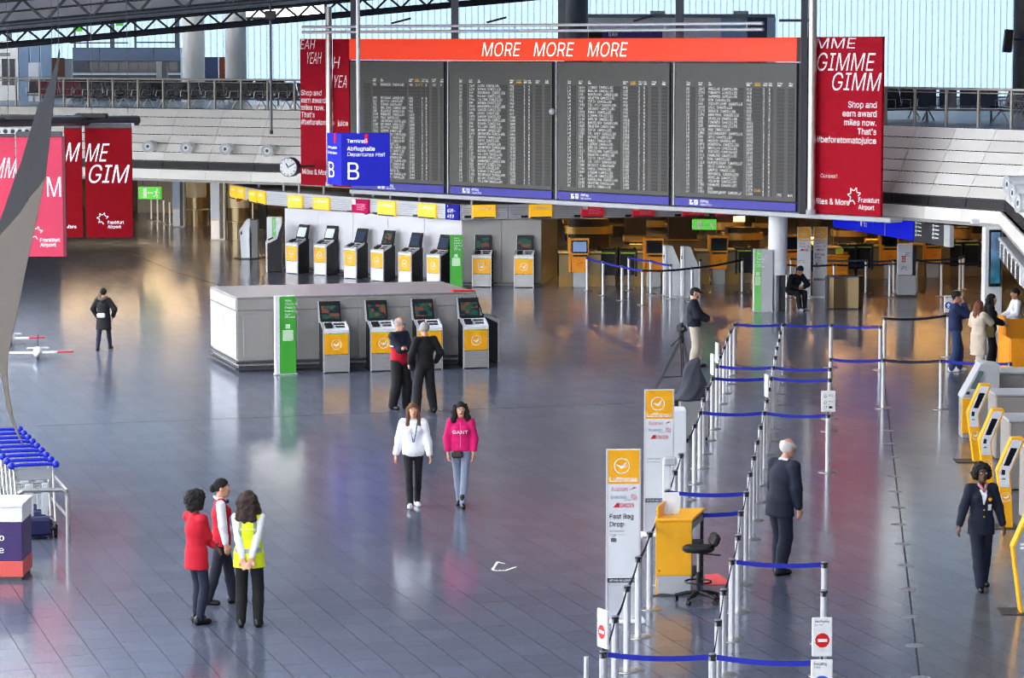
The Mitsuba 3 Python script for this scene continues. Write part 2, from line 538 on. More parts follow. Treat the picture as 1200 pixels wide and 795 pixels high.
# the profiled glass wall behind the gallery
YG = 122.0
pw = P()
step = 0.26
xs = np.arange(-36, 44, step)
prof = []
for x in xs:
    prof += [(x, 0.05), (x + 0.03, 0.0), (x + step - 0.03, 0.0), (x + step, 0.05)]
prof = np.array(prof)
v = np.array([[x, YG + y, z] for z in (5.0, 15.2) for x, y in prof])
n = len(prof)
i = np.arange(n - 1)
gw = trimesh.Trimesh(v, np.vstack([np.stack([i, i + 1, i + 1 + n], 1), np.stack([i, i + 1 + n, i + n], 1)]), process=False)
scene['mat_profile_glass'] = {'type': 'principledthin', 'base_color': {'type': 'rgb', 'value': [0.26, 0.36, 0.45]}, 'roughness': 0.5, 'diff_trans': 1.8, 'spec_trans': 0.0, 'eta': 1.5}
pw.add('profiled_glass', gw, 'mat_profile_glass')
pw.add('joint_ribs', join([bx(x - 0.006, x + 0.006, YG + 0.01, YG + 0.05, 5.0, 15.2) for x in xs]), M('glass_rib', (205, 218, 228), 0.5))
pw.add('sill', bx(-36, 44, YG - 0.15, YG + 0.2, 4.9, 5.12), MGREY)
for x in (-30.0, -21.0, 24.0, 33.0):
    pw.add('mullion', bx(x - 0.09, x + 0.09, YG - 0.3, YG - 0.05, 5.0, 15.2), M('mullion', (88, 92, 98), 0.5))
pw.place('window_1', 'tall ribbed translucent glass wall behind the gallery', None, kind='structure', number=False)

# lamps in the soffit
WARM = np.array((1.0, 0.66, 0.30)) * 1.1
for k, (x, y) in enumerate([(-14, 106), (-12.5, 118), (-6, 103), (-4, 114), (3.8, 104), (7, 110), (8.6, 95), (13, 106), (14.6, 95), (16, 84), (9.5, 100), (12.5, 99), (11, 112)]):  # last three added to warm the floor on the right
    pl = P()
    pl.add('housing', bx(-2.6, 2.6, -0.13, 0.13, -0.05, 0.0, 0.01), LGREY)
    pl.add('diffuser', bx(-2.5, 2.5, -0.09, 0.09, -0.07, -0.05), WHITE, emit=WARM * ([.72, .56, .36] if x > 2 else [1.5, 1.55, 1.75]), weight=1.0)
    pl.place('ceiling_light', f'long flush ceiling lamp in the soffit over the check-in area, {ORD[k]} from the left', 'ceiling light', TR(x, y, 2.68, RND.uniform(-25, 25)), 'lamps in the soffit')

for k, (px, py) in enumerate([(160, 334), (172, 338), (186, 343), (199, 347), (214, 342), (228, 350), (243, 356), (150, 349), (166, 357), (880, 432), (905, 441), (928, 428), (948, 436), (965, 447)]):
    D = (2.66 + CAM_H) * FPX / (py - 56)
    x, y = (px - 600) / FPX * D, D
    pl = P()
    pl.add('ring', lathe([(.11, 0), (.15, 0), (.15, -.03), (.11, -.03), (.11, 0)], 16), LGREY)
    pl.add('lamp', lathe([(0, -.012), (.11, -.012), (.11, -.018), (0, -.018), (0, -.012)], 16), WHITE, emit=(.9, .75, .5), weight=.15)
    pl.place('downlight', f'small round downlight in the soffit below the gallery, {ORD[k]} of the scattered ones', 'downlight', TR(x, y, 2.68), 'round downlights in the soffit')
for k, (px, py, w, h, L_) in enumerate([(330, 543, 3.6, 3.0, .10), (1042, 645, 1.8, 2.4, .07)]):  # unseen glowing panels added so the floor mirrors bright patches
    D = 119.0
    z = (py - 56) * D / FPX - CAM_H
    pl = P()
    pl.add('housing', bx(-w / 2 - .1, w / 2 + .1, 0, .2, -h / 2 - .1, h / 2 + .1, .02), DGREY)
    pl.add('light_field', bx(-w / 2, w / 2, -.02, 0, -h / 2, h / 2), WHITE, emit=(L_, L_ * .98, L_ * .9), weight=.5)
    pl.add('hanger', rod((0, .1, h / 2), (0, .1, 15.0 - z), .03, 6), DGREY)
    pl.place('floodlight', ['added unseen glowing panel that makes the bright patch on the left floor', 'added unseen glowing panel that makes the bright patch on the right floor'][k], 'floodlight', TR((px - 600) / FPX * D, D, z))

fm = G(577, 668), G(583, 659), G(591, 661), G(604, 665), G(592, 669), G(580, 669)
one('floor_mark', slab(shapely.union_all([sg.LineString([fm[0], fm[1], fm[2]]).buffer(.018), sg.LineString([fm[3], fm[4], fm[5], fm[0]]).buffer(.022)]), .0005, .002), M('mark_white', (226, 224, 208), .6), 'curved whitish mark on the open floor left of the nearest tall sign', 'floor mark')
# ---------------------------------------------------------------- the flight board and its banners
bR, bL = G(933, 248.4, 2.79), G(410, 221.0, 2.79)
BP = Plane(bL, bR)
_s = lambda px, py=150: BP.hit(px, py)[0]
_z = lambda px, py: BP.hit(px, py)[1]
ZT, ZHB = _z(933, 44), _z(933, 73.5)                 # top of the red header, its foot
ZGB, ZBB = _z(933, 237), _z(933, 248.4)              # foot of the dark faces, foot of the blue strips
CITY = ['TALLINN', 'BRUSSELS', 'BERLIN', 'MANCHESTER', 'MADRID', 'BUDAPEST', 'RIGA', 'BREMEN', 'STAVANGER', 'BARCELONA', 'ZAGREB', 'MONTREAL', 'SHANGHAI', 'BASEL', 'NUREMBERG', 'NAPLES', 'HOUSTON', 'LONDON', 'WROCLAW', 'OSLO', 'PRAG', 'ZURICH', 'VIENNA', 'SOFIA', 'MILAN', 'TORONTO', 'AMSTERDAM', 'ATLANTA', 'CAIRO', 'PALMA', 'TEL AVIV', 'DUBLIN', 'HAMBURG', 'BELGRADE', 'MUENCHEN', 'WARSAW', 'NEW YORK', 'DETROIT', 'CHICAGO', 'ROM', 'SEATTLE', 'HELSINKI', 'EDINBURGH', 'DALLAS', 'DUBAI', 'CHENNAI', 'DUESSELDORF', 'DENVER', 'DORTMUND', 'BILBAO', 'LARNACA', 'LISBON', 'MIAMI', 'GRAZ', 'ABU DHABI', 'POZNAN']
_gl = {}


def dots(text, h, w):
    """split-flap lettering: fixed-width capitals"""
    out, x = [], 0.0
    for ch in text:
        if ch != ' ':
            if ch not in _gl:
                g = txt(ch, 1.0, True)
                v = np.array(g.vertices)
                _gl[ch] = (v, np.array(g.faces), v[:, 0].max())
            v, f, gw = _gl[ch]
            k = min(1.0, 0.9 * w / (gw * h))
            out.append(trimesh.Trimesh(v * [h * k, h, 1] + [x + (w - gw * h * k) / 2, 0, 0], f, process=False))
        x += w
    return out


pb = P()
pxs = [(410.5, 519.8), (526.8, 646.6), (652.8, 784), (790.7, 933)]
pb.add('frame', BP.box(-0.02, BP.L + 0.12, ZBB - 0.02, ZHB, -0.5, -0.06), BLACK)
for k, (a, b) in enumerate(pxs):
    s0, s1 = _s(a), _s(b)
    W = s1 - s0
    f = pb.add('display_panel', BP.box(s0, s1, ZGB, ZHB - 0.02, -0.06, 0.0, 0.01), BOARD)
    pb.add('blue_strip', BP.box(s0, s1, ZBB, ZGB - 0.03, -0.06, 0.0, 0.01), SBLUE, label='blue strip with white pictograms')
    # rows and columns of flaps
    H = ZHB - 0.02 - ZGB
    z_first, z_last, rows = ZGB + H * 0.80, ZGB + H * 0.035, 29
    dz = (z_first - z_last) / (rows - 1)
    cols = [(.10, .17), (.20, .27), (.285, .57), (.60, .66), (.665, .72), (.735, .765), (.78, .81), (.85, .90), (.94, .98)]
    if k == 0:
        cols = [(c0 * .97 + .06, min(.985, c1 * .97 + .06)) for c0, c1 in cols]
    pb.add('flap_row', join([BP.box(s0 + W * c0 - 0.02, s0 + W * c1 + 0.02, z_first - r * dz - 0.015, z_first - r * dz + dz * 0.72, 0.0, 0.006) for r in range(rows) for c0, c1 in cols]), BOARDROW, f, kind='stuff')
    ms, ma = [], []
    for r in range(rows):
        z = z_first - r * dz
        if k == 0 and 1 <= r <= 3:
            continue
        city = CITY[(k * 23 + r * 7 + 5) % len(CITY)]
        hh = dz * 0.66
        w = W * 0.0142
        last = k == 3 and r == rows - 2
        items = [(0, 'LH' if RND.random() < .8 else RND.choice(['UA', 'OS', 'AC', 'LX'])), (1, str(RND.randint(100, 1990))), (2, (city + ('' if last else ' CANCELLED'))[:20]), (3, f'{9 + r // 9}{RND.randint(0, 5)}{RND.choice("05")}'), (5, RND.choice('123')), (6, RND.choice('ABC'))]
        if k == 0:
            items = items[1:]
        if (k == 3 and r == rows - 1) or (k == 0 and r == 0):
            items += [(7, '752'), (8, 'B45')]
        for c, t in items:
            for g in dots(t, hh, min(w, W * (cols[c][1] - cols[c][0]) / len(t) * 1.05)):
                ms.append(BP.flat(g, s0 + W * cols[c][0], z, 0.012))
        if (last or (k == 0 and r == 0)):
            ma += [BP.flat(g, s0 + W * cols[4][0], z, 0.012) for g in dots('1145', hh, w)]
    heads = [(0, 'Flug'), (1, 'nach'), (2, 'via'), (3, 'planm'), (5, 'Term'), (6, 'Hal'), (7, 'Schal'), (8, 'Gate')]
    for c, t in heads[(1 if k == 0 else 0):]:
        ms.append(BP.flat(txt(t, dz * .5, True), s0 + W * cols[c][0], z_first + dz * 1.75, 0.012))
        ms.append(BP.flat(rect2(0, W * .03, 0, dz * .32), s0 + W * cols[c][0], z_first + dz * 1.25, 0.012))
    ma.append(BP.flat(txt('erwart', dz * .5, True), s0 + W * cols[4][0], z_first + dz * 1.75, 0.012))
    ma.append(BP.flat(rect2(0, W * .05, 0, dz * .34), s0 + W * cols[4][0], z_first + dz * 1.25, 0.012))
    pb.add('flap_lettering', join(ms), BOARDTXT, f, kind='stuff')
    pb.add('amber_lettering', join(ma), AMBER, f)
    hs = (ZGB - 0.03 - ZBB)
    zs = ZBB + hs * .2
    q = s0 + (W * .13 if k else W * .3)
    icons = [BP.flat(rect2(0, hs * .6, 0, hs * .62), q, zs, 0.006), BP.flat(rect2(0, hs * .6, 0, hs * .62), q + hs * .75, zs, 0.006),
             BP.flat(txt('Abflug', hs * .32, True), q + hs * 1.7, zs + hs * .36, 0.006), BP.flat(txt('Departures', hs * .26), q + hs * 1.7, zs - hs * .02, 0.006)]
    pb.add('pictograms', join(icons), PRINT, f)
    pb.add('pictogram_arrow', join(BP.flat(flatpoly([(0, 0), (.1, .02), (.06, .08)]), q + .06, zs + .06, 0.009), BP.flat(txt('h', hs * .4, True, .4), q + hs * .85, zs + hs * .12, 0.009)), SBLUE, f)
for px in (523, 649.8, 787.5):
    s = _s(px)
    pb.add('divider', BP.box(s - 0.04, s + 0.04, ZBB, ZHB, -0.06, -0.02), BLACK)
    pb.add('divider_edge', BP.box(s + 0.06, s + 0.085, ZBB, ZHB, -0.06, 0.012), ALU)
pb.add('lower_rail', BP.box(0.0, BP.L + 3.2, ZBB - 0.16, ZBB - 0.03, -0.5, 0.03, 0.02), LGREY)
for px in (649, 790):
    s = _s(px)
    z = _z(px, 131)
    if px == 649:
        pb.add('camera_dome', moved(trimesh.creation.icosphere(2, 0.10), BP.M(s, z, 0.06)), LGREY, smooth=True)
pb.place('flight_board', 'long dark four-panel split-flap departures board, nearly all rows reading cancelled', 'departures board')

ph = P()
ORED = M('header_red', (212, 50, 16), 0.5)
ph.add('light_box', BP.box(0.02, BP.L - 0.02, ZHB + 0.02, ZT, -0.35, 0.02, 0.01), ORED, emit=(0.0125, 0.0007, 0.0001))
hz = ZT - ZHB - 0.02
for a, b in ((565.5, 614), (626, 676.5), (689, 739)):
    s0, s1 = _s(a), _s(b)
    ph.add('lettering', BP.flat(txt('MORE', hz * .62, False, .2, (s1 - s0) * .9), s0, ZHB + 0.02 + hz * .2, 0.03), M('cream_print', (252, 240, 222), 0.6), emit=(.018, .016, .013))
ph.add('end_cap', BP.box(BP.L - 0.02, BP.L + 0.28, ZHB + 0.02, ZT, -0.3, 0.0), BLACK)
ph.place('header_sign', 'long orange-red illuminated sign reading MORE MORE MORE over the flight board', 'sign')


def star(r):
    """open starburst emblem"""
    out = []
    for k in range(7):
        a0 = math.radians(20 + k * 51.4)
        p = [np.array([math.cos(a0 + d), math.sin(a0 + d)]) * q * r for d, q in ((-.42, .55), (0, 1.0), (.42, .55))]
        for u, w in ((p[0], p[1]), (p[1], p[2])):
            out.append(flatpoly(sg.LineString([u, w]).buffer(r * .07, cap_style=2)))
    return join(out[:11])


# banners each side of the board
def banner_on(plane, name, x0, x1, ytop, ybot, mat, label, drawer, thick=0.1, cat='banner', xref=None):
    s0, s1 = plane.hit(x0, 150)[0], plane.hit(x1, 150)[0]
    xr = xref or (x0 + x1) / 2
    z1, z0 = plane.hit(xr, ytop)[1], plane.hit(xr, ybot)[1]
    p = P()
    p.add('sheet', plane.box(s0, s1, z0, z1, -thick, 0.0, 0.01), mat)
    drawer(p, plane, s0, s1, z0, z1)
    return p.place(name, label, cat)


THIN = M('banner_print', (240, 226, 226), 0.6)


def draw_right(p, pl, s0, s1, z0, z1):
    W, H = s1 - s0, z1 - z0
    def t(s, fx, fy, h, **k):
        return pl.flat(txt(s, H * h, **k), s0 + W * fx, z0 + H * fy, 0.008)
    p.adds('lettering', (t('MME', .02, .935, .058, shear=.2, width=W * .58), t('GIMME', .03, .81, .10, shear=.2, width=W * .84), t('GIMM', .26, .70, .10, shear=.2, width=W * .70)), THIN)
    p.add('small_lettering', join(*[t(a, .93, y, .034, bold=True, align='r') for a, y in (('Shop and', .605), ('earn award', .555), ('miles now.', .505), ("That's", .455), ('#beforetomatojuice', .405))],
                                  t('Curious?', .12, .205, .022), t('Miles & More', .01, .055, .032, bold=True), t('Frankfurt', .68, .075, .026, bold=True), t('Airport', .68, .035, .026, bold=True)), THIN)
    p.add('emblem', pl.flat(star(W * .1), s0 + W * .62, z0 + H * .11, 0.008), THIN)


banner_on(BP, 'tall_banner', 953, 1033, 43, 254, BANRED, 'tall red banner reading GIMME to the right of the flight board', draw_right, xref=1032)


def draw_left(p, pl, s0, s1, z0, z1):
    W, H = s1 - s0, z1 - z0
    def t(s, fx, fy, h, **k):
        return pl.flat(txt(s, H * h, **k), s0 + W * fx, z0 + H * fy, 0.008)
    p.adds('lettering', (t('EAH', .02, .93, .065, shear=.2, width=W * .52), t('YEAH', .22, .83, .08, shear=.2, width=W * .55)), THIN)
    p.add('small_lettering', join(*[t(a, .04, y, .036, bold=True) for a, y in (('Shop and', .615), ('earn award', .565), ('miles now.', .515), ("That's", .465), ('#beforetomato', .415))], t('Miles & More', .06, .075, .034, bold=True)), THIN)


banner_on(BP, 'tall_banner', 352, 383.5, 45.5, 216.5, BANRED, 'tall narrow red banner reading YEAH, the one beside the wall clock', draw_left, xref=353)


def draw_left2(p, pl, s0, s1, z0, z1):
    W, H = s1 - s0, z1 - z0
    p.adds('lettering', (pl.flat(txt('H', H * .08, shear=.2), s0 + W * .02, z0 + H * .80, .008), pl.flat(txt('YEA', H * .085, shear=.2, width=W * .85), s0 + W * .02, z0 + H * .67, .008), pl.flat(txt('juice', H * .035, bold=True), s0 + W * .3, z0 + H * .415, .008)), THIN)


banner_on(BP, 'tall_banner', 390, 409.3, 45.6, 219, BANRED, 'narrow dark red banner between the round pole and the flight board', draw_left2, xref=400)

# posts and the lighting rail in front
def post_at(px, y, ytop, ybot, r, mat, name, label, cat='post', dark=None):
    a, b = at(px, ytop, y), at(px, ybot, y)
    p = P()
    p.add('shaft', rod(b, [b[0], b[1], a[2]], r, 20), mat, smooth=40)
    p.add('collar', vcyl(b[0], b[1], b[2], b[2] + 0.12, r * 1.25, 20), LGREY, smooth=40)
    return p, b


yl = BP.pt(_s(386), 0, 0.25)[1]
p, b = post_at(386.3, yl, 8, 218, 0.10, STEEL, 'banner_post', '')
p.place('banner_post', 'steel post standing between the two narrow red banners', 'post')
yr = BP.pt(_s(950), 0, 0.35)[1]
p, b = post_at(950, yr, -30, 251, 0.115, STEEL, 'banner_post', '')
p.add('cable_duct', bx(b[0] - 0.30, b[0] - 0.13, b[1] - 0.05, b[1] + 0.1, b[2], 9.2), DSTEEL)
c = at(913, 24, yr)
p.add('bracket_arm', rod([b[0] - 0.1, b[1], c[2]], [c[0], b[1], c[2]], 0.035), DSTEEL)
p.place('banner_post', 'shiny steel post between the flight board and the GIMME banner', 'post')
pr = P()
e0, e1 = BP.pt(_s(381), 0, 0.9), BP.pt(_s(919), 0, 0.9)
e0[2], e1[2] = at(381, 34, e0[1])[2], at(919, 30, e1[1])[2]
pr.add('upper_tube', tube([e0 + [0, 0, .06], e1 + [0, 0, .06]], 0.045), ALU, smooth=40)
pr.add('lower_tube', tube([e0 - [0, 0, .1], e1 - [0, 0, .1]], 0.045), ALU, smooth=40)
for t in np.linspace(0.03, 0.97, 13):
    q = e0 + (e1 - e0) * t
    pr.add('tie', rod(q - [0, 0, .1], q + [0, 0, .06], 0.02, 6), ALU)
for t in (.22, .44, .75):
    q = e0 + (e1 - e0) * t
    pr.add('lamp_arm', rod(q + [0, 0, .15], q + [0.55, 0.5, .3], 0.03, 6), DSTEEL)
pr.place('lighting_rail', 'long double tube rail hanging before the top of the flight board', 'rail')
for k, px in enumerate((410, 527.5, 652.5, 790)):
    q = BP.pt(_s(px), ZT, -0.2)
    one('hanger_column', bx(q[0] - .11, q[0] + .11, q[1] - .11, q[1] + .11, ZT, 8.95 if k == 0 else 9.5), DSTEEL, ['dark column above the left end of the flight board', 'dark column above the second panel of the flight board', 'dark column above the third panel of the flight board', 'dark column above the fourth panel of the flight board'][k], 'column')

# blue hall sign
ys = 74.0
pc = at(400, 187, ys)[:2]
pa = Plane(at(400, 187, ys), at(457, 187, ys - 0.25))
pd = Plane(at(383.3, 187, ys + 1.0), at(400, 187, ys))
z1, z0 = pa.hit(428, 157)[1], pa.hit(428, 218)[1]
ps = P()
poly = [at(400, 187, ys)[:2], at(457, 187, ys - .25)[:2], at(457, 187, ys - .25)[:2] * 1.014 - [.01, 0], at(383.3, 187, ys + 1.0)[:2]]
ps.add('box', slab(sg.Polygon(poly).convex_hull, z0, z1), BLUE, emit=(0.0, 0.0001, 0.002))
H = z1 - z0
W = pa.L
def tb(s, fx, fy, h, **k):
    return pa.flat(txt(s, H * h, **k), W * fx, z0 + H * fy, 0.01)
ps.adds('lettering', (tb('Terminal', .12, .83, .065, bold=True), tb('Abflughalle', .12, .68, .075, bold=True), tb('Departures Hall', .12, .57, .075, shear=.2), tb('B', .13, .12, .33)), PRINT)
ps.add('red_tab', pa.flat(rect2(0, W * .07, 0, H * .19), W * .48, z0 + H * .81, 0.008), SIGNRED)
ps.add('tab_numeral', pa.flat(txt('1', H * .07, True), W * .5, z0 + H * .84, 0.014), PRINT)
ps.adds('side_lettering', (pd.flat(txt('B', H * .30, width=pd.L * .4), pd.L * .12, z0 + H * .14, 0.01), pd.flat(txt('Abflughalle', H * .05, width=pd.L * .6), pd.L * .1, z0 + H * .7, .01), pd.flat(txt('Departures', H * .05, width=pd.L * .6), pd.L * .1, z0 + H * .6, .01)), PRINT)
ps.add('red_side_tab', pd.flat(rect2(0, pd.L * .14, 0, H * .19), pd.L * .5, z0 + H * .81, 0.008), SIGNRED)
q = at(420, 100, ys + .4)
ps.add('hanging_pole', rod([q[0], q[1], z1 - .02], [q[0], q[1], 9.35], 0.05, 12), LGREY, smooth=40)
ps.place('hall_sign', 'blue illuminated box sign with a large letter B hanging before the flight board', 'sign')

# wall clock
yc = 90.5
pcx = at(340, 196, yc)
cr = 11.2 / FPX * yc
pk = P()
disc = moved(trimesh.creation.cylinder(cr, 0.3, sections=40), trimesh.transformations.rotation_matrix(math.pi / 2, [1, 0, 0]))
pk.add('case', disc, NAVY, smooth=40)
pk.add('dial', moved(trimesh.creation.cylinder(cr * .93, 0.02, sections=40), trimesh.transformations.concatenate_matrices(trimesh.transformations.translation_matrix([0, -.155, 0]), trimesh.transformations.rotation_matrix(math.pi / 2, [1, 0, 0]))), PAPER)
marks = [xz(moved(rect2(-.012, .012, cr * .72, cr * .88), trimesh.transformations.rotation_matrix(math.radians(30 * h), [0, 0, 1])), -.168) for h in range(12)]
pk.add('hour_marks', join(marks), BLACKP)
pk.add('hour_hand', xz(moved(rect2(-.02, .02, -.02, cr * .5), trimesh.transformations.rotation_matrix(math.radians(-330), [0, 0, 1])), -.172), BLACKP)
pk.add('minute_hand', xz(moved(rect2(-.014, .014, -.02, cr * .75), trimesh.transformations.rotation_matrix(math.radians(-60), [0, 0, 1])), -.174), BLACKP)
pk.add('bracket', rod([0, .1, 0], [0.45, 0.9, 0], 0.04), DGREY)
pk.place('wall_clock', 'round white-faced wall clock hanging left of the narrow red banner', 'clock', TR(pcx[0], pcx[1], pcx[2], -18))

# round air nozzles on the left gallery front, and lamps on the right wing
def nozzle():
    p = P()
    R = moved(trimesh.creation.cylinder(0.19, 0.5, sections=24), trimesh.transformations.rotation_matrix(math.pi / 2, [1, 0, 0]))
    p.add('barrel', R, WHITE, smooth=40)
    p.add('rim', xz(ring2(.11, .20), -.27), LGREY)
    p.add('jet', xz(flatpoly(sg.Point(0, 0).buffer(.055)), -.262), DGREY)
    p.add('cone', xz(ring2(.055, .11), -.255), WHITE)
    return p


NZ = nozzle()
for k, (px, py) in enumerate([(176, 171.5), (220.5, 173), (266.5, 174.5), (315.5, 176.5)]):
    pl = Plane(LIP[1], LIP[2])
    y = pl.pt(pl.hit(px, py)[0], 0)[1]
    q = at(px, py, y + 0.15)
    NZ.place('air_nozzle', ['round white air nozzle on the gallery front, next to the dark red banner', 'round white air nozzle on the gallery front, second from the dark red banner', 'round white air nozzle on the gallery front, third from the dark red banner', 'round white air nozzle on the gallery front, next to the wall clock'][k], 'air nozzle', TR(q[0], q[1], q[2], -12), 'air nozzles on the left gallery front')
# ---------------------------------------------------------------- self-service kiosks and their walls
def kiosk(lower=None, glow=False, tall=False):
    p = P()
    p.add('cabinet', join(side_extr([(-.22, .02), (.27, .02), (.27, 1.10), (.16, 1.08), (-.22, .90)], -.275, .275)), BLACK)
    p.add('side_trim', side_extr([(-.235, .0), (-.19, .0), (-.19, .96), (.12, 1.10), (.10, 1.13), (-.235, .975)], -.295, -.275), ALU)
    p.add('side_trim', side_extr([(-.235, .0), (-.19, .0), (-.19, .96), (.12, 1.10), (.10, 1.13), (-.235, .975)], .275, .295), ALU)
    p.add('lower_panel', bx(-.27, .27, -.235, -.215, .02, .40, .006), lower or BRUSH)
    f = p.add('front_panel', bx(-.27, .27, -.24, -.215, .41, .875, .006), YEL, label='yellow front panel with a round bird emblem')
    p.add('emblem', xz(crane(.115), -.243, 0, .63), PRINT, f)
    p.add('ticket_slot', bx(-.17, .19, -.246, -.23, .845, .865), M('slot_light', (196, 214, 40), 0.4), f)
    top = p.add('console', side_extr([(-.245, .88), (-.21, .88), (.13, 1.06), (.13, 1.10), (-.245, .945)], -.275, .275), WHITE)
    def on_top(x0, x1, t0, t1, h=.012):
        a, b = np.array([-.245, .945]), np.array([.13, 1.10])
        n = np.array([-.155, .375]) / .406
        q = [a + (b - a) * t0, a + (b - a) * t1]
        return side_extr([q[0], q[1], q[1] + n * h, q[0] + n * h], x0, x1)
    p.add('card_reader', on_top(-.22, -.06, .25, .7, .05), BLACK, top)
    p.add('scanner', on_top(.02, .22, .3, .5), DGREY, top)
    p.add('passport_slot', on_top(.0, .24, .62, .8), DGREY, top)
    b = p.add('screen_housing', side_extr([(.10, 1.08), (.28, 1.08), (.36, 1.54), (.30, 1.54), (.16, 1.12)], -.265, .205), BLACK)
    a, c = np.array([.155, 1.13]), np.array([.295, 1.53])
    nn = np.array([-.4, .14]) / .424
    p.add('screen', side_extr([a + (c - a) * .08, a + (c - a) * .80, a + (c - a) * .80 + nn * .008, a + (c - a) * .08 + nn * .008], -.225, .165), SCREENS[glow], b)
    p.add('screen_back', side_extr([(.17, 1.08), (.30, 1.08), (.385, 1.55), (.345, 1.55)], -.285, -.265), ALU, b)
    return p


def screen_tex(p, n, uv):
    q = fbm(p.x * 6, p.y * 6, p.z * 9)
    return mix(mix((.012, .02, .035), (.02, .10, .06), smoothstep(.4, .6, q)), (.22, .07, .04), smoothstep(.55, .7, noise(p.x * 9 + 4, p.y * 9, p.z * 12)))


SCREENS = {False: M('screen_picture', tex=mikit.proc(screen_tex), rough=0.25), True: M('screen_pale', (226, 236, 238), 0.3), 'blue': M('screen_dull', (52, 64, 84), 0.2)}
K_GREY, K_PALE, K_WHITE, K_DULL = kiosk(), kiosk(WHITE, True), kiosk(WHITE, 'blue'), kiosk(WHITE, False)
STATUS = M('status_red', (240, 40, 30), 0.4)

# the free-standing island in front
i0 = G(278, 437)
IS = Plane(i0, i0 + D_DIR)
L1 = IS.hit(558.5, 427)[0]
IH = IS.hit(278, 348.7)[1]
DEP = 3.1
pi = P()
pi.add('body', IS.box(0.03, L1 - 0.03, 0.14, IH - 0.10, -DEP + .03, -0.03), GREYWALL)
pi.add('worktop', IS.box(0, L1, IH - 0.04, IH, -DEP, 0, 0.012), TOPWALL)
pi.add('top_rim', IS.box(0, L1, IH - 0.30, IH - 0.045, -DEP, 0, 0.008), GREYWALL)
cuts = [0.0] + [IS.hit(x, 400)[0] for x in (348, 420.6, 489.6)] + [L1]
for a, b in zip(cuts[:-1], cuts[1:]):
    pi.add('front_panel', IS.box(a + .012, b - .012, 0.26, IH - 0.315, -.06, -0.004, 0.008), GREYWALL)
    pi.add('rim_panel', IS.box(a + .012, b - .012, IH - .285, IH - .06, -.01, 0.006, 0.004), GREYWALL)
pi.add('recess_panel', IS.box(.14, cuts[1] - .55, 0.32, IH - .40, -.02, 0.012, 0.006), GREYWALL)
for k in range(2):
    pi.add('end_panel', moved(cbox(.02, DEP / 2 - .03, IH - .62, .006), IS.M(-.004, .3 + (IH - .62) / 2, -DEP * (.25 + .5 * k))), M('end_laminate', (160, 163, 168), 0.35))
pi.add('end_band', moved(cbox(.02, DEP - .06, .24, .006), IS.M(-.008, IH - .17, -DEP / 2)), M('end_laminate'))
pi.add('plinth', IS.box(.05, L1 - .05, 0.0, .14, -DEP + .05, -.06), DGREY)
pi.add('bumper_rail', IS.box(-.03, L1, .19, .245, -DEP, .03, .01), DSTEEL)
pi.add('floor_rail', IS.box(-.05, L1, .05, .085, -DEP, .05, .01), DSTEEL)
pi.place('kiosk_island', 'long grey laminate island with yellow-fronted kiosks along its front', 'kiosk island')
ang = facing(IS.N)
for k, (px, py) in enumerate([(386.5, 437), (441, 435), (495, 432.5), (548.5, 430.5)]):
    s = IS.hit(px, py - 4)[0]
    q = IS.pt(s, 0, .44)
    r = K_GREY.place('self_service_kiosk', ['yellow and grey kiosk at the grey island, next to the bright green sign board', 'yellow and grey kiosk at the grey island, second from the bright green sign board', 'yellow and grey kiosk at the grey island, behind the two standing men', 'yellow and grey kiosk at the right corner of the grey island'][k], 'kiosk', TR(q[0], q[1], 0, ang), 'kiosks at the grey island')
q = IS.pt(L1 + .44, 0, -.75)
K_GREY.place('self_service_kiosk', 'kiosk turned side-on at the right end wall of the grey island', 'kiosk', TR(q[0], q[1], 0, ang + 90), 'kiosks at the grey island')
one('status_lamp', IS.box(IS.hit(531, 338)[0], IS.hit(557, 338)[0], IH, IH + .03, -.32, -.02, .01), STATUS, 'flat red lamp lying on the top edge of the grey island', 'lamp')


def totem(px0, px1, ytop, ybot, dep, face, body, label, side_w=.05, angle=None, prints=True, split=None):
    g = G((px0 + px1) / 2, ybot)
    d = g[1]
    w = (px1 - px0) / FPX * d
    h = at((px0 + px1) / 2, ytop, d)[2]
    p = P()
    p.add('body', bx(-w / 2, w / 2, 0, dep, 0.02, h, .01), body)
    p.add('foot', bx(-w / 2 - .02, w / 2 + .03, -.06, dep + .04, 0, .03, .008), LGREY)
    x0, x1 = (-w / 2 + side_w, w / 2) if split is None else split(w)
    f = p.add('face_panel', bx(x0, x1, -.012, 0.0, .03, h - .01, .003), face)
    W = x1 - x0
    if prints:
        p.add('small_lettering', join(*[xz(txt(t, h * .028), -.015, x0 + W * .32, h * y) for t, y in (('Alles', .93), ('Check-in', .885), ('Gep\u00e4ck', .84), ('Boarding', .795), ('Self-', .75), ('service', .72))]), PRINT, f)
        p.add('pictograms', join(xz(rect2(-.05, .05, -.05, .05), -.015, x0 + W * .5, h * .615), xz(flatpoly(sg.box(-W * .27, -.10, W * .27, .10).buffer(.02)), -.015, x0 + W * .5, h * .50)), M('pale_print', (200, 232, 190), .6), f)
    return p.place('sign_board', label, 'sign board', TR(g[0], g[1], 0, angle or 0))


totem(322.5, 347.5, 347, 439.5, .12, GREEN, WHITE, 'bright green upright sign board with a white edge on the front of the grey island', .10, ang)
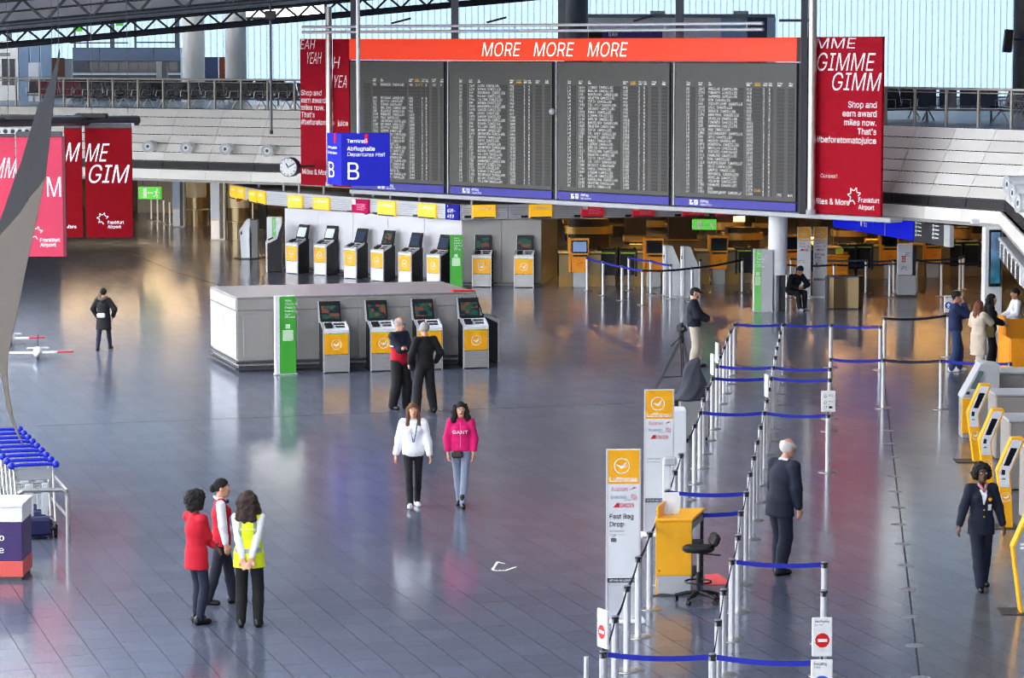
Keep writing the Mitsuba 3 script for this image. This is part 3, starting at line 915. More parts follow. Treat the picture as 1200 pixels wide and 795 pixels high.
# the kiosk wall further back
c0, c1, c2 = G(334, 316.3), G(541.5, 334.6), G(634.5, 335.6)
WL, WR = Plane(c0, c1), Plane(c1, c2)
pw2 = P()
foot = sg.Polygon([c0, c1, c2, c2 + [.6, 4.5], c0 + [4.5, 3.4], c0 + [.55, .6]])
pw2.add('core', slab(foot.buffer(-.05, join_style=2), 0.0, 2.0), GREYWALL)
nL = 5
for k in range(nL):
    pw2.add('wall_panel', WL.box(WL.L * k / nL + .006, WL.L * (k + 1) / nL - .006, .16, 1.99, -.05, 0, .004), WHWALL)
for k in range(2):
    pw2.add('wall_panel', WR.box(WR.L * k / 2 + .006, WR.L * (k + 1) / 2 - .006, .16, 1.99, -.05, 0, .004), GREYWALL)
pw2.add('floor_rail', join(WL.box(0, WL.L, .05, .10, -.02, .06), WR.box(0, WR.L, .05, .10, -.02, .06)), DSTEEL, kind='stuff')
pw2.place('kiosk_wall', 'angled kiosk wall below the sign fascia, white on its left face and grey on its right', 'kiosk wall')
aL, aR = facing(WL.N), facing(WR.N)
names = ['first', 'second', 'third', 'fourth', 'fifth', 'sixth', 'seventh']
for k, (px, py) in enumerate([(328, 319.5), (347, 321.7), (380, 323.5), (415.5, 327.5), (447, 330.5), (479.5, 334), (513, 337)]):
    q = G(px + 1.5, py - 1.2)
    (K_PALE if k in (1, 2) else K_WHITE if k != 4 else K_DULL).place('self_service_kiosk', ['black-sided kiosk at the left end of the white wall beside the pale green board', 'yellow kiosk with a bright pale screen, second from the pale green board', 'yellow and white kiosk with a bright pale screen, further from the pale green board', 'yellow and white kiosk, fourth along the white wall from the pale green board', 'yellow and white kiosk, third along the white wall from the corner board', 'yellow and white kiosk, second along the white wall from the corner board', 'yellow and white kiosk right beside the green board at the wall corner'][k], 'kiosk', TR(q[0] - (.25 if k == 0 else 0), q[1], 0, aL - (38 if k == 0 else 0)), 'kiosks at the white wall')
for k, (px, py) in enumerate([(568, 338.5), (617, 337.5)]):
    s = WR.hit(px, py - 2)[0]
    q = WR.pt(s, 0, .42)
    K_GREY.place('self_service_kiosk', ['yellow and grey kiosk at the grey wall, next to the green board at the corner', 'yellow and grey kiosk at the right end of the grey wall, by the dark opening'][k], 'kiosk', TR(q[0], q[1], 0, aR), 'kiosks at the grey wall')
totem(527.3, 542, 275.5, 338.5, .08, GREEN, GREEN, 'green upright sign board at the corner of the kiosk wall', 0.0)
totem(883.5, 905.5, 293, 366, .5, LGREEN, LGREY, 'grey upright information pillar with a pale green front edge, beside the round column', 0, 0, True, lambda w: (-w / 2, -w / 2 + w * .38))
totem(313, 330.5, 254.5, 316, .3, LGREEN, WHITE, 'pale green and white upright board at the far left end of the kiosk wall', 0, 0, True, lambda w: (-w / 2 + w * .35, -w / 2 + w * .62))

# ---------------------------------------------------------------- fascia with the counter signs
f0, f1, f2, f3 = G(271.4, 231.7, 2.0), G(313, 240.5, 2.0), G(541, 258.4, 2.0), G(875, 253.2, 2.0)
f4 = f3 + (f3 - f2) * .28
F1, F2, F3 = Plane(f0, f1), Plane(f1, f2), Plane(f2, f4)
FZ = 2.47
pc = P()
back = [f4 + [0, 1.5], f2 + [.6, 1.6], f1 + [1.1, 1.2], f0 + [1.3, .4]]
pc.add('canopy', slab(sg.Polygon([f0, f1, f2, f4, *back]), 2.0, FZ), M('canopy_grey', (126, 126, 126), 0.5))
for pl, n in ((F1, 2), (F2, 6), (F3, 8)):
    for k in range(n):
        a, b = pl.L * k / n + .01, pl.L * (k + 1) / n - .01
        pp = pc.add('fascia_panel', pl.box(a, b, 2.02, FZ - .01, 0, .03, .008), M('fascia', (196, 198, 202), 0.4))
        pc.add('rib', join([pl.box(a + .02, b - .02, 2.07 + .07 * j, 2.085 + .07 * j, .03, .038) for j in range(5)]), M('fascia_rib', (160, 163, 168), 0.5), pp, kind='stuff')
for px, py in [(295, 228), (325, 230), (343, 232), (372, 234), (406, 236), (430, 237), (450, 238), (484, 239), (545, 240)]:
    pl = F2 if px > 313 else F1
    q = pl.pt(pl.hit(px, 236)[0], 0, -.25)
    pc.add('hanger_rod', rod([q[0], q[1], FZ - .02], [q[0], q[1], 2.75], .035, 8), LGREY)
pc.place('sign_fascia', 'long grey ribbed fascia running over the kiosk wall and the check-in counters', 'fascia')


def counter_sign(pl, x0, x1, y0, y1, mat, label, group, kind):
    s0, s1 = pl.hit(x0, (y0 + y1) / 2)[0], pl.hit(x1, (y0 + y1) / 2)[0]
    xm = (x0 + x1) / 2
    z1, z0 = pl.hit(xm, y0)[1], pl.hit(xm, y1)[1]
    z1 = max(z1, z0 + .3)
    p = P()
    W, H = s1 - s0, z1 - z0
    e = {'y': (.015, .0075, .0002), 'r': (.005, .0002, .0004), 'm': None}[kind]
    p.add('panel', pl.box(s0, s1, z0, z1, .03, .10, .008), mat, emit=e)
    p.add('ledge', pl.box(s0 + W * .05, s1 - W * .05, z0 - .012, z0 + .03, .05, .108), DGREY)
    p.add('number_plate', pl.box(s0 - W * .33, s0 - W * .06, z0 + .0, z0 + .07, .03, .06), BLACK)
    if kind == 'y':
        p.add('lettering', pl.flat(txt('Lufthansa', H * .22, True, width=W * .62), s0 + W * .25, z0 + H * .62, .105), PRINT)
        p.add('emblem', pl.flat(crane(H * .1), s0 + W * .15, z0 + H * .7, .105), PRINT)
    else:
        p.add('corner_square', pl.flat(rect2(0, W * .24, 0, H * .38), s0 + W * .02, z0 + H * .60, .105), PRINT)
        p.add('small_lettering', join(*[pl.flat(rect2(0, W * q, 0, H * .05), s0 + W * .3, z0 + H * y, .105) for q, y in ((.55, .62), (.5, .5), (.58, .38), (.45, .26))]), M('pale_pink_print', (246, 160, 176), .6))
    return p.place('counter_sign', label, 'sign', None, group)


YS = M('lit_yellow', (252, 190, 30), 0.4)
for k, (x0, x1, y0, y1) in enumerate([(272.7, 279.4, 218, 232.6), (280.8, 288, 219.4, 233.8), (294.7, 302.6, 223, 237.3), (305, 313, 224.7, 239.6)]):
    counter_sign(F1, x0, x1, y0, min(y1, 239.3), YS, ['yellow lit counter sign at the far left end of the fascia', 'yellow lit counter sign, second from the far left end of the fascia', 'yellow lit counter sign, third from the far left end of the fascia', 'yellow lit counter sign just left of the fascia corner'][k], 'yellow signs on the fascia', 'y')
for k, (x0, x1, y0, y1) in enumerate([(339.8, 356.3, 229, 245.3), (369.5, 388, 231.3, 247), (445, 465.7, 235.6, 252.6), (492.5, 513.3, 238.8, 255.5)]):
    counter_sign(F2, x0, x1, y0, y1, YS, ['yellow lit sign over the white wall, the leftmost one past the fascia corner', 'yellow lit sign over the white wall, left of the magenta sign', 'yellow lit sign over the white wall, right of the magenta sign', 'yellow lit sign over the white wall, left of the blue number sign'][k], 'yellow signs on the fascia', 'y')
counter_sign(F2, 415, 434.4, 233.5, 250.5, MAG, 'magenta counter sign over the white kiosk wall', None, 'm')
for k, (x0, x1, y0, y1) in enumerate([(553, 580, 240, 255.3), (619.5, 646, 239.5, 255)]):
    counter_sign(F3, x0, x1, y0, y1, YS, ['yellow lit sign over the grey wall, right of the blue number sign', 'yellow lit sign at the right end of the grey wall'][k], 'yellow signs on the fascia', 'y')
for k, (x0, x1, y0, y1) in enumerate([(681, 706.7, 239.4, 254.3), (740.8, 766, 241, 254), (798.9, 825, 245, 253.3), (838.6, 863, 247, 253.2)]):
    counter_sign(F3, x0, x1, y0, y1, SIGNRED, ['red counter sign on the fascia, next to the yellow ones', 'red counter sign on the fascia, second from the yellow ones', 'red counter sign on the fascia above the green exit sign', 'red counter sign at the right end of the fascia'][k], 'red signs on the fascia', 'r')
s0, s1 = F2.hit(524.6, 249)[0], F2.L - .02
pn = P()
pn.add('panel', F2.box(s0, s1, 2.0, 2.47, .03, .09, .008), BLUE)
W = s1 - s0
pn.adds('lettering', [F2.flat(txt('429-', .11, True, width=W * .6), s0 + W * .15, 2.22, .095), F2.flat(txt('499', .11, True, width=W * .5), s0 + W * .15, 2.05, .095), F2.flat(txt('B', .06, True), s0 + W * .15, 2.38, .095)], PRINT)
pn.place('number_sign', 'blue sign with the counter numbers at the bend of the fascia', 'sign')

# ---------------------------------------------------------------- check-in counters below the gallery
def terminal():
    p = P()
    p.add('base', bx(-.2, .2, -.05, .35, 0, .50, .01), LGREY)
    v = np.array([[-.24, -.12, .46], [.24, -.12, .46], [.24, .3, .46], [-.24, .3, .46], [-.29, -.02, 1.46], [.29, -.02, 1.46], [.29, .25, 1.46], [-.29, .25, 1.46]])
    p.add('housing', trimesh.convex.convex_hull(v), ORA)
    p.add('left_cheek', join(side_extr([(-.16, .46), (.1, .46), (.16, 1.48), (-.06, 1.48)], -.33, -.27)), ORA)
    p.add('screen_frame', rot(bx(-.24, .24, -.08, -.03, 1.02, 1.40, .01), -6, [1, 0, 0], (0, -.05, 1.2)), BLACK)
    p.add('screen', rot(bx(-.20, .20, -.088, -.078, 1.06, 1.36), -6, [1, 0, 0], (0, -.05, 1.2)), None)
    p.add('shelf', bx(-.2, .22, -.2, -.05, .93, .97, .01), BLACK)
    p.add('emblem', xz(crane(.09), -.128, 0, .72), M('emblem_dark', (190, 104, 8), .5))
    return p


def terminal_with(screen):
    p = terminal()
    p.e = [(k, ({**d, 'bsdf': {'type': 'ref', 'id': screen}} if k == 'screen' else d)) for k, d in p.e]
    return p


TERM_ON, TERM_OFF = terminal_with(M('screen_light_blue', (150, 180, 225), .3)), terminal_with(BLACKG)


def bag_gate():
    p = P()
    p.add('belt_bed', bx(-.24, .24, .0, 1.4, 0, .34, .01), M('gate_base', (120, 104, 78), .5))
    p.add('side_wall', bx(-.27, -.21, -.05, 1.2, .30, 1.1, .01), BLACK)
    p.add('side_wall', bx(.21, .27, -.05, 1.2, .30, 1.1, .01), BLACK)
    p.add('flap_curtain', bx(-.21, .21, .0, .03, .34, 1.04), M('curtain', (14, 15, 22), .7))
    p.add('header', bx(-.27, .27, -.06, .5, 1.0, 1.1, .01), BLACK)
    p.add('stripe', bx(-.22, .22, -.066, -.058, .99, 1.03), LIME)
    return p


def counter_body():
    p = P()
    c = [(-.16, .0), (-.16, .95), (-.13, 1.02), (.35, 1.02), (.4, .9), (.4, 0)]
    p.add('body', side_extr(c, -.2, .2), M('counter_side', (130, 112, 78), .35, metal=.55))
    p.add('top', bx(-.22, .22, -.2, .45, 1.02, 1.06, .01), M('counter_top', (226, 196, 122), .35))
    p.add('kick_plate', bx(-.21, .21, -.17, .0, 0, .36, .005), BRONZE)
    return p


GATE, CBODY = bag_gate(), counter_body()
for k, (px, py, on) in enumerate([(679, 336.5, 1), (766.5, 336.5, 0), (842, 333, 0), (925, 331, 0), (1041.5, 327.5, 0), (1092.5, 325.5, 0)]):
    g = G(px, py)
    (TERM_ON if on else TERM_OFF).place('check_in_terminal', ['orange check-in terminal with its blue screen lit', 'orange check-in terminal left of the two white wedge gates', 'orange check-in terminal below the green exit sign', 'orange check-in terminal half hidden by the round column', 'orange check-in terminal left of the beige information machine', 'orange check-in terminal below the dark hanging sign'][k], 'check-in terminal', TR(g[0], g[1], 0, 3), 'orange terminals at the counters')
for k, (px, py) in enumerate([(712, 336), (736, 336), (872, 333), (944, 331), (993, 328.5), (1013, 328), (1118, 325), (1139, 324.5)]):
    g = G(px, py)
    GATE.place('baggage_gate', ['black baggage gate right of the terminal with the lit screen', 'black baggage gate, second to the right of the lit terminal', 'black baggage gate behind the grey pillar with the pale green edge', 'black baggage gate behind the tall yellow-topped signs', 'black baggage gate right of the orange desk, left one of a pair', 'black baggage gate right of the orange desk, right one of a pair', 'black baggage gate under the bronze canopy, left one of a pair', 'black baggage gate next to the tall vertical screen'][k], 'baggage gate', TR(g[0], g[1] + .1, 0, 0), 'black baggage gates')
for k, (px, py) in enumerate([(663, 337), (696.5, 336.5), (751.5, 336), (781, 336), (823, 334), (858, 333), (907, 332), (978, 330), (1028, 328), (1058, 327), (1076, 326), (1106, 325.5), (1152, 324)]):
    g = G(px, py)
    CBODY.place('counter', f'tan metal check-in counter body with a bright top, {ORD[k]} from the left along the row', 'counter', TR(g[0], g[1] + .25, 0, 0), 'counter bodies along the check-in row')


# dim booths with bronze canopies behind the counters
def booth(px, ytop, ybot, w_px, d, lit, label):
    g = at(px, 300, d)[:2]
    w = w_px / FPX * d
    zt, zb = at(px, ytop, d)[2], at(px, ybot, d)[2]
    p = P()
    ang = np.linspace(math.pi, 2 * math.pi, 17)
    outer = [(math.cos(a) * w / 2, math.sin(a) * w * .22) for a in ang]
    ring = sg.Polygon(outer + [(w / 2, .6), (-w / 2, .6)])
    p.add('canopy', slab(ring, zb, zt), M('canopy_bronze', (196, 156, 84), .35, metal=.7), smooth=30)
    p.add('rear_wall', bx(-w / 2 * .9, w / 2 * .9, .55, .65, 0, zt, .01), BROWN)
    p.add('counter', slab(sg.Polygon([(x * .85, y * .8) for x, y in outer] + [(w / 2 * .85, .3), (-w / 2 * .85, .3)]), 0, 1.05), M('booth_dark', (52, 42, 32), .5))
    p.add('post', rod((-w * .42, .3, 0), (-w * .42, .3, zb), .05, 10), BRONZE)
    p.add('post', rod((w * .42, .3, 0), (w * .42, .3, zb), .05, 10), BRONZE)
    for k, (x, ww) in enumerate(lit):
        p.add('lit_window', bx(w * x, w * x + ww, .50, .54, 1.2, 1.2 + ww * .55), M('lamp_glass', (250, 220, 140), .4), emit=(.10, .066, .018), weight=.05)
    p.place('service_booth', label, 'booth', TR(g[0], g[1], 0, 0))


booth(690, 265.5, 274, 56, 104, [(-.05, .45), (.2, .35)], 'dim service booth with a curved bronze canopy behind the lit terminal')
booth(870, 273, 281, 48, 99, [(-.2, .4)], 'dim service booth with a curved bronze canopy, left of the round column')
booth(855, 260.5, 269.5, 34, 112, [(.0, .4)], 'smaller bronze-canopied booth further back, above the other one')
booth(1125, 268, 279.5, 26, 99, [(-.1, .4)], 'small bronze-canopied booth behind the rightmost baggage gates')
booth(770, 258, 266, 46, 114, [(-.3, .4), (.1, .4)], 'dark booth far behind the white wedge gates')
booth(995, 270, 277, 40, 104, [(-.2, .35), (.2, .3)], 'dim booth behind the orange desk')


def exit_sign(px0, px1, y0, y1, d, label, deg, arrow):
    p = P()
    w = (px1 - px0) / FPX * d
    h = (y1 - y0) / FPX * d
    g = at((px0 + px1) / 2, y1, d)
    p.add('light_box', bx(-w / 2, w / 2, -.09, .09, 0, h, .008), M('exit_green', (40, 160, 30), .4), emit=(.0022, .011, .0009))
    p.add('door_symbol', xz(rect2(-w * .3, -w * .12, h * .12, h * .88), -.093), M('exit_white', (238, 246, 200), .5))
    p.add('arrow', xz(join(rect2(-w * .06, w * .2, h * .45, h * .55), flatpoly([(-w * .1, h * .5), (-w * .02, h * .35), (-w * .02, h * .65)])), -.093), M('exit_white'))
    man = shapely.union_all([sg.Point(w * .36, h * .78).buffer(h * .09), sg.LineString([(w * .34, h * .66), (w * .31, h * .42)]).buffer(h * .07), sg.LineString([(w * .25, h * .6), (w * .36, h * .62), (w * .42, h * .48)]).buffer(h * .035), sg.LineString([(w * .31, h * .42), (w * .38, h * .32), (w * .35, h * .14)]).buffer(h * .04), sg.LineString([(w * .31, h * .42), (w * .27, h * .26), (w * .18, h * .24)]).buffer(h * .04)])
    p.add('running_figure', xz(flatpoly(man), -.093), M('exit_white'))
    p.add('end_face', bx(-w / 2 - .012, -w / 2, -.08, .08, .01, h - .01), M('exit_white'))
    for x in (-.35, .35):
        p.add('hanger', rod((x * w, 0, h - .02), (x * w, 0, 2.70 - g[2]), .008, 6), DGREY)
    p.place('exit_sign', label, 'exit sign', TR(g[0], g[1], g[2], deg))


exit_sign(811.6, 839.6, 257, 269.3, 86, 'green exit sign with a running figure, left of the round column', -8, 1)
exit_sign(163, 189.5, 219, 233.5, 100.5, 'green exit sign with a running figure at the far left, by the red banners', -14, 1)

# dim machinery of the baggage hall behind the counters: ledges, ducts and cabinets with a bronze shine
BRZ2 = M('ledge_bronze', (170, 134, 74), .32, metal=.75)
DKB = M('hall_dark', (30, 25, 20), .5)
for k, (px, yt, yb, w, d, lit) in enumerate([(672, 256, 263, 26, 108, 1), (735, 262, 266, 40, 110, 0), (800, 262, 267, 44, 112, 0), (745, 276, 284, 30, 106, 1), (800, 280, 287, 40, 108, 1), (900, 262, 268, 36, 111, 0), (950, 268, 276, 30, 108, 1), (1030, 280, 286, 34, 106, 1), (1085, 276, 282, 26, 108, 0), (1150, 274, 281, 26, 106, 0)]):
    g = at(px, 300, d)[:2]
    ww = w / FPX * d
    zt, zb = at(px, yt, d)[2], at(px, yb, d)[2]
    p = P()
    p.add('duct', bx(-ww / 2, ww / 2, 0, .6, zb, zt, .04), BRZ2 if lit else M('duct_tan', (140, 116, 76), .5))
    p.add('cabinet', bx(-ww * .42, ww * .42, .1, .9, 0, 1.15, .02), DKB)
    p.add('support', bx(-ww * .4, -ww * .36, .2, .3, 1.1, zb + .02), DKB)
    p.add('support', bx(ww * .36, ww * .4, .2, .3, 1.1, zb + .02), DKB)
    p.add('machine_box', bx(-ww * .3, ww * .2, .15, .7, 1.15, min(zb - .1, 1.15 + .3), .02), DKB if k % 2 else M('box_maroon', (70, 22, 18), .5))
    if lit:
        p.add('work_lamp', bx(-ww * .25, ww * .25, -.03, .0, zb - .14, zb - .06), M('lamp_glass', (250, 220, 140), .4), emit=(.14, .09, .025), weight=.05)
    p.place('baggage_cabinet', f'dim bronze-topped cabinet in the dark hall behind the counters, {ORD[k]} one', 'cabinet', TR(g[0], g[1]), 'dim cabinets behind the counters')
# ---------------------------------------------------------------- belt posts of the queue lanes
POST_H = 1.0


def belt_post():
    p = P()
    p.add('base', lathe([(0, 0.022), (.05, .022), (.15, .014), (.168, .006), (.17, 0), (0, 0)], 28), STEEL, smooth=30)
    p.add('pole', rod((0, 0, .015), (0, 0, POST_H - .075), .040, 16), ALU, smooth=40)
    p.add('cap', lathe([(0, POST_H), (.034, POST_H), (.0405, POST_H - .006), (.0405, POST_H - .075), (0, POST_H - .075)], 20), M('cap_grey', (120, 122, 126), .45), smooth=30)
    p.add('cap_ring', lathe([(.0415, POST_H - .012), (.0415, POST_H - .032), (.038, POST_H - .032), (.038, POST_H - .012), (.0415, POST_H - .012)], 16), BLACK)
    p.add('belt_cassette', bx(-.02, .02, -.052, -.036, POST_H - .07, POST_H - .008, .004), BLACK)
    return p


def slim_post():
    p = P()
    p.add('base', lathe([(0, 0.022), (.15, .014), (.17, 0), (0, 0)], 24), STEEL, smooth=30)
    p.add('pole', rod((0, 0, .015), (0, 0, POST_H - .02), .026, 12), ALU, smooth=40)
    p.add('cap', vcyl(0, 0, POST_H - .02, POST_H, .028, 12), BLACK)
    return p


POST, SLIM = belt_post(), slim_post()


def belt(a, b, sag=.03, z=POST_H - .04, hgt=.055):
    a, b = np.asarray(a), np.asarray(b)
    t = np.linspace(0, 1, 9)
    d = (b - a) / np.linalg.norm(b - a)
    nrm = np.array([d[1], -d[0]]) * .0025
    v, f = [], []
    for u in t:
        q = a + d * .045 + (b - a - d * .09) * u
        zz = z - sag * 4 * u * (1 - u)
        for s in (-1, 1):
            for h in (-1, 1):
                v.append([q[0] + s * nrm[0], q[1] + s * nrm[1], zz + h * hgt / 2])
    for i in range(8):
        o = 4 * i
        for q in ((0, 1, 5, 4), (2, 6, 7, 3), (1, 3, 7, 5), (0, 4, 6, 2)):
            f += [[o + q[0], o + q[1], o + q[2]], [o + q[0], o + q[2], o + q[3]]]
    m = trimesh.Trimesh(np.array(v), f, process=False)
    m.fix_normals()
    return m


def plate(kind, deg=0, up=.0, w=.205, h=.40):
    """A4 sign frame that stands on a post"""
    p = P()
    z0 = POST_H + .03
    p.add('holder', rod((0, 0, POST_H - .01), (0, 0, z0 + .05), .014, 8), BLACK)
    p.add('frame', bx(-w / 2, w / 2, -.018, .012, z0, z0 + h, .006), WHITE)
    f = p.add('sheet', bx(-w / 2 + .012, w / 2 - .012, -.021, -.017, z0 + .012, z0 + h - .012), PAPER)
    if kind == 'no_entry':
        p.add('red_disc', xz(flatpoly(sg.Point(0, 0).buffer(w * .36)), -.022, 0, z0 + h * .42), M('no_entry_red', (214, 26, 26), .5), f)
        p.add('white_bar', xz(rect2(-w * .24, w * .24, -.016, .016), -.023, 0, z0 + h * .42), PRINT, f)
        p.add('small_lettering', join(xz(txt('Kein Eingang', .022, True, width=w * .7), -.022, -w * .38, z0 + h * .88), xz(txt('No entry', .02, width=w * .4), -.022, -w * .38, z0 + h * .80)), BLACKP, f)
    elif kind == 'arrow':
        p.add('blue_disc', xz(flatpoly(sg.Point(0, 0).buffer(w * .40)), -.022, 0, z0 + h * .42), M('arrow_blue', (20, 84, 190), .5), f)
        p.add('white_arrow', xz(flatpoly([(-.022, -.06), (.022, -.06), (.022, .0), (.055, .0), (0, .065), (-.055, .0), (-.022, .0)]), -.023, 0, z0 + h * .42), PRINT, f)
        p.add('small_lettering', join(xz(txt('Eingang', .024, True), -.022, -w * .38, z0 + h * .88), xz(txt('Entry', .02), -.022, -w * .38, z0 + h * .80)), BLACKP, f)
    elif kind == 'info':
        p.add('pictograms', join(*[xz(ring2(.018, .025), -.022, -w * .22, z0 + h * y) for y in (.75, .45, .22)], xz(rect2(-.03, .03, -.02, .02), -.022, w * .15, z0 + h * .22)), BLACKP, f)
        p.add('small_lettering', join(*[xz(rect2(0, w * .35, 0, .006), -.022, -.005, z0 + h * y) for y in (.80, .74, .50, .44)]), GREYP, f)
    return p, deg


PLATES = {'no_entry': plate('no_entry'), 'arrow': plate('arrow'), 'info': plate('info', w=.24, h=.36), 'blank': plate('blank')}


def post(top, label, group, sign=None, deg=0, model=None, tsign=None):
    g = np.asarray(top if len(top) == 2 and abs(top[1]) < 0 else G(*top, POST_H))
    root = (model or POST).place('belt_post', label, 'belt post', TR(g[0], g[1], 0, 0), group)
    if sign:
        for full, d in PLATES[sign][0].e:
            k = full.split('__')
            scene[f'{root}__sign_plate' + ('__' + full if full != 'frame' else '')] = {**d, 'to_world': TR(g[0], g[1], 0, deg)} if full == 'frame' else None
        for full, d in PLATES[sign][0].e:
            if full == 'frame':
                continue
            scene.pop(f'{root}__sign_plate__{full}', None)
            tail = full.split('__')[-1]
            key = f'{root}__sign_plate__{tail}'
            scene[key] = {**d, 'to_world': TR(g[0], g[1], 0, deg)}
            if full in PLATES[sign][0].lab:
                labels[key] = dict(PLATES[sign][0].lab[full])
        labels[f'{root}__sign_plate'] = {'label': {'no_entry': 'white sign plate with a red no-entry disc', 'arrow': 'white sign plate with a blue arrow disc', 'info': 'white information plate with small symbols', 'blank': 'white sign plate'}[sign]}
    return root, g


def tie(a, b, mat=BELT, sag=.03, label='blue belt', dz=0.0):
    (ra, ga), (rb, gb) = a, b
    k = 0
    key = f'{ra}__belt'
    while key in scene:
        k += 1
        key = f'{ra}__belt_{k:03d}'
    scene[key] = mikit.ply(belt(ga, gb, sag, z=POST_H - .04 + dz), mat)
    labels[key] = {'label': label}


LT = [(707, 763), (721, 722), (735, 686), (748, 652), (761.7, 623), (772, 598), (782, 574), (791, 551), (798, 531.3), (804.5, 513.4), (814, 496.4), (820.6, 481.3), (824.3, 466.5), (829, 453), (835, 441.5), (840.3, 427.5), (844, 416), (848.6, 405.5), (852, 396), (856, 387), (860.5, 378.5)]
RT = [(835, 766), (841.8, 726), (848, 690), (858, 655), (865, 626.6), (868.3, 598.6), (874.5, 576), (879, 553), (883.4, 534), (887.5, 515.5), (891.3, 498.3), (895.5, 482), (898.5, 467.5), (901, 454), (903.4, 441.5), (906.3, 429), (908.4, 417), (910.4, 406), (912.8, 397), (914.5, 388), (917.4, 379)]
TT = {0: (963, 773), 2: (965.7, 691.6), 3: (966.3, 658.5), 11: (970.5, 485), 14: (972.4, 443.5), 15: (972.6, 431), 16: (973.4, 419.5), 20: (973.8, 379.6)}
gl, gr, gt = 'posts of the left queue row', 'posts of the right queue row', 'posts of the short third queue row'
L = [post(t, f'white belt post, {ORD[i]} from the near end of the long left queue row', gl, {0: 'no_entry', 14: 'blank', 15: 'blank'}.get(i), {0: -62, 14: -80, 15: -80}.get(i, 0)) for i, t in enumerate(LT)]
R = [post(t, f'white belt post, {ORD[i]} from the near end of the long middle queue row', gr, {12: 'blank'}.get(i), -80) for i, t in enumerate(RT)]
T = {i: post(t, {0: 'white belt post carrying the no-entry plate at the near right corner of the lane', 11: 'white belt post carrying a white information plate'}.get(i, f'white belt post, {ORD[list(TT).index(i)]} from the near end of the short row right of the lane'), None if i in (0, 11) else gt, {0: 'no_entry', 11: 'info'}.get(i), 4) for i, t in TT.items()}
labels[L[0][0]].update(label='white belt post at the near left corner, with a no-entry plate seen from the side')
labels[L[0][0]].pop('group')
for i, w in ((14, 'nearer'), (15, 'farther')):
    labels[L[i][0]].update(label=f'{w} of two posts with edge-on sign plates beside the draped grey cover')
    labels[L[i][0]].pop('group')
labels[R[12][0]].update(label='white belt post of the middle row with an edge-on sign plate')
labels[R[12][0]].pop('group')
for i in range(20):
    if i not in (14,):
        tie(L[i], L[i + 1], NBELT, .05, 'navy belt')
    tie(R[i], R[i + 1], NBELT, .06, 'navy belt')
for i in (0, 5, 6, 11, 14, 15, 20):
    tie(L[i], R[i])
for i in (0, 3, 11, 14, 15, 20):
    tie(R[i], T[i])
NEAR = post((962.5, 826), 'belt post at the bottom edge with a blue arrow plate on top', None, 'arrow', 3)
one('slim_post', join(SLIM_M := [rod((0, 0, .015), (0, 0, .98), .026, 12), lathe([(0, 0.022), (.15, .014), (.17, 0), (0, 0)], 24)]), ALU, 'slim grey post with a hooked tip left of the no-entry post', 'post', T=TR(*G(687, 770, .98)))
gu = 'posts right of the queue lane'
U1 = post((1031.7, 381.6), 'white belt post where the far blue belt ends, left one of two close together', None)
U2 = post((1036.7, 371.5), 'belt post from which the black belt runs right to the navy jacket man', None)
U3 = post((1035.2, 420.3), 'white belt post in the middle of the belt before the grey machine', None)
U4 = post((1103, 421), 'white belt post between the floor joint and the grey-headed bag machine', None)
U5 = post((1184, 424.5), 'white belt post behind the grey-headed bag machine by the orange counters', None)
U6 = post((1111, 368), 'white belt post with a white and blue plate beside the man in the navy jacket', None, 'arrow', 10)
tie(T[20], U1)
tie(U2, U6, NBELT, .05, 'black belt')
tie(T[16], U3)
tie(U3, U4, NBELT)
tie(U4, U5)
tie(U1, U3, NBELT, .06, 'navy belt')
gf = 'belt posts before the check-in counters'
FT = [(688, 301), (706.7, 306), (729, 311), (753, 315.7), (737, 300.5), (762.6, 304.5), (786, 309.5), (811, 313), (820.5, 303.5), (869.8, 303), (922, 309), (927, 302), (977.5, 309), (1015, 304), (1043, 308), (1047.7, 304), (1074.6, 303.5), (1103.5, 307), (1125, 301.5), (1128.8, 299.5), (1153.5, 306)]
FL = ['left end of the blue belt in front of the lit terminal', 'second along the blue belt in front of the lit terminal', 'third along the blue belt in front of the lit terminal', 'where the blue belt by the lit terminal meets the black belt']
Fp = [post(t, f'white belt post, {FL[i]}' if i < 4 else f'white belt post before the check-in counters, {ORD[i - 4]} from the left past the lit terminal', None if i < 4 else gf) for i, t in enumerate(FT)]
for a, b in ((0, 1), (1, 2), (2, 3), (4, 5), (5, 6)):
    tie(Fp[a], Fp[b], BELT, .02)
for a, b in ((3, 7), (7, 9), (10, 12), (11, 13), (12, 14), (13, 15), (14, 16), (15, 18), (16, 17), (17, 20), (18, 19)):
    tie(Fp[a], Fp[b], NBELT, .03, 'black belt')

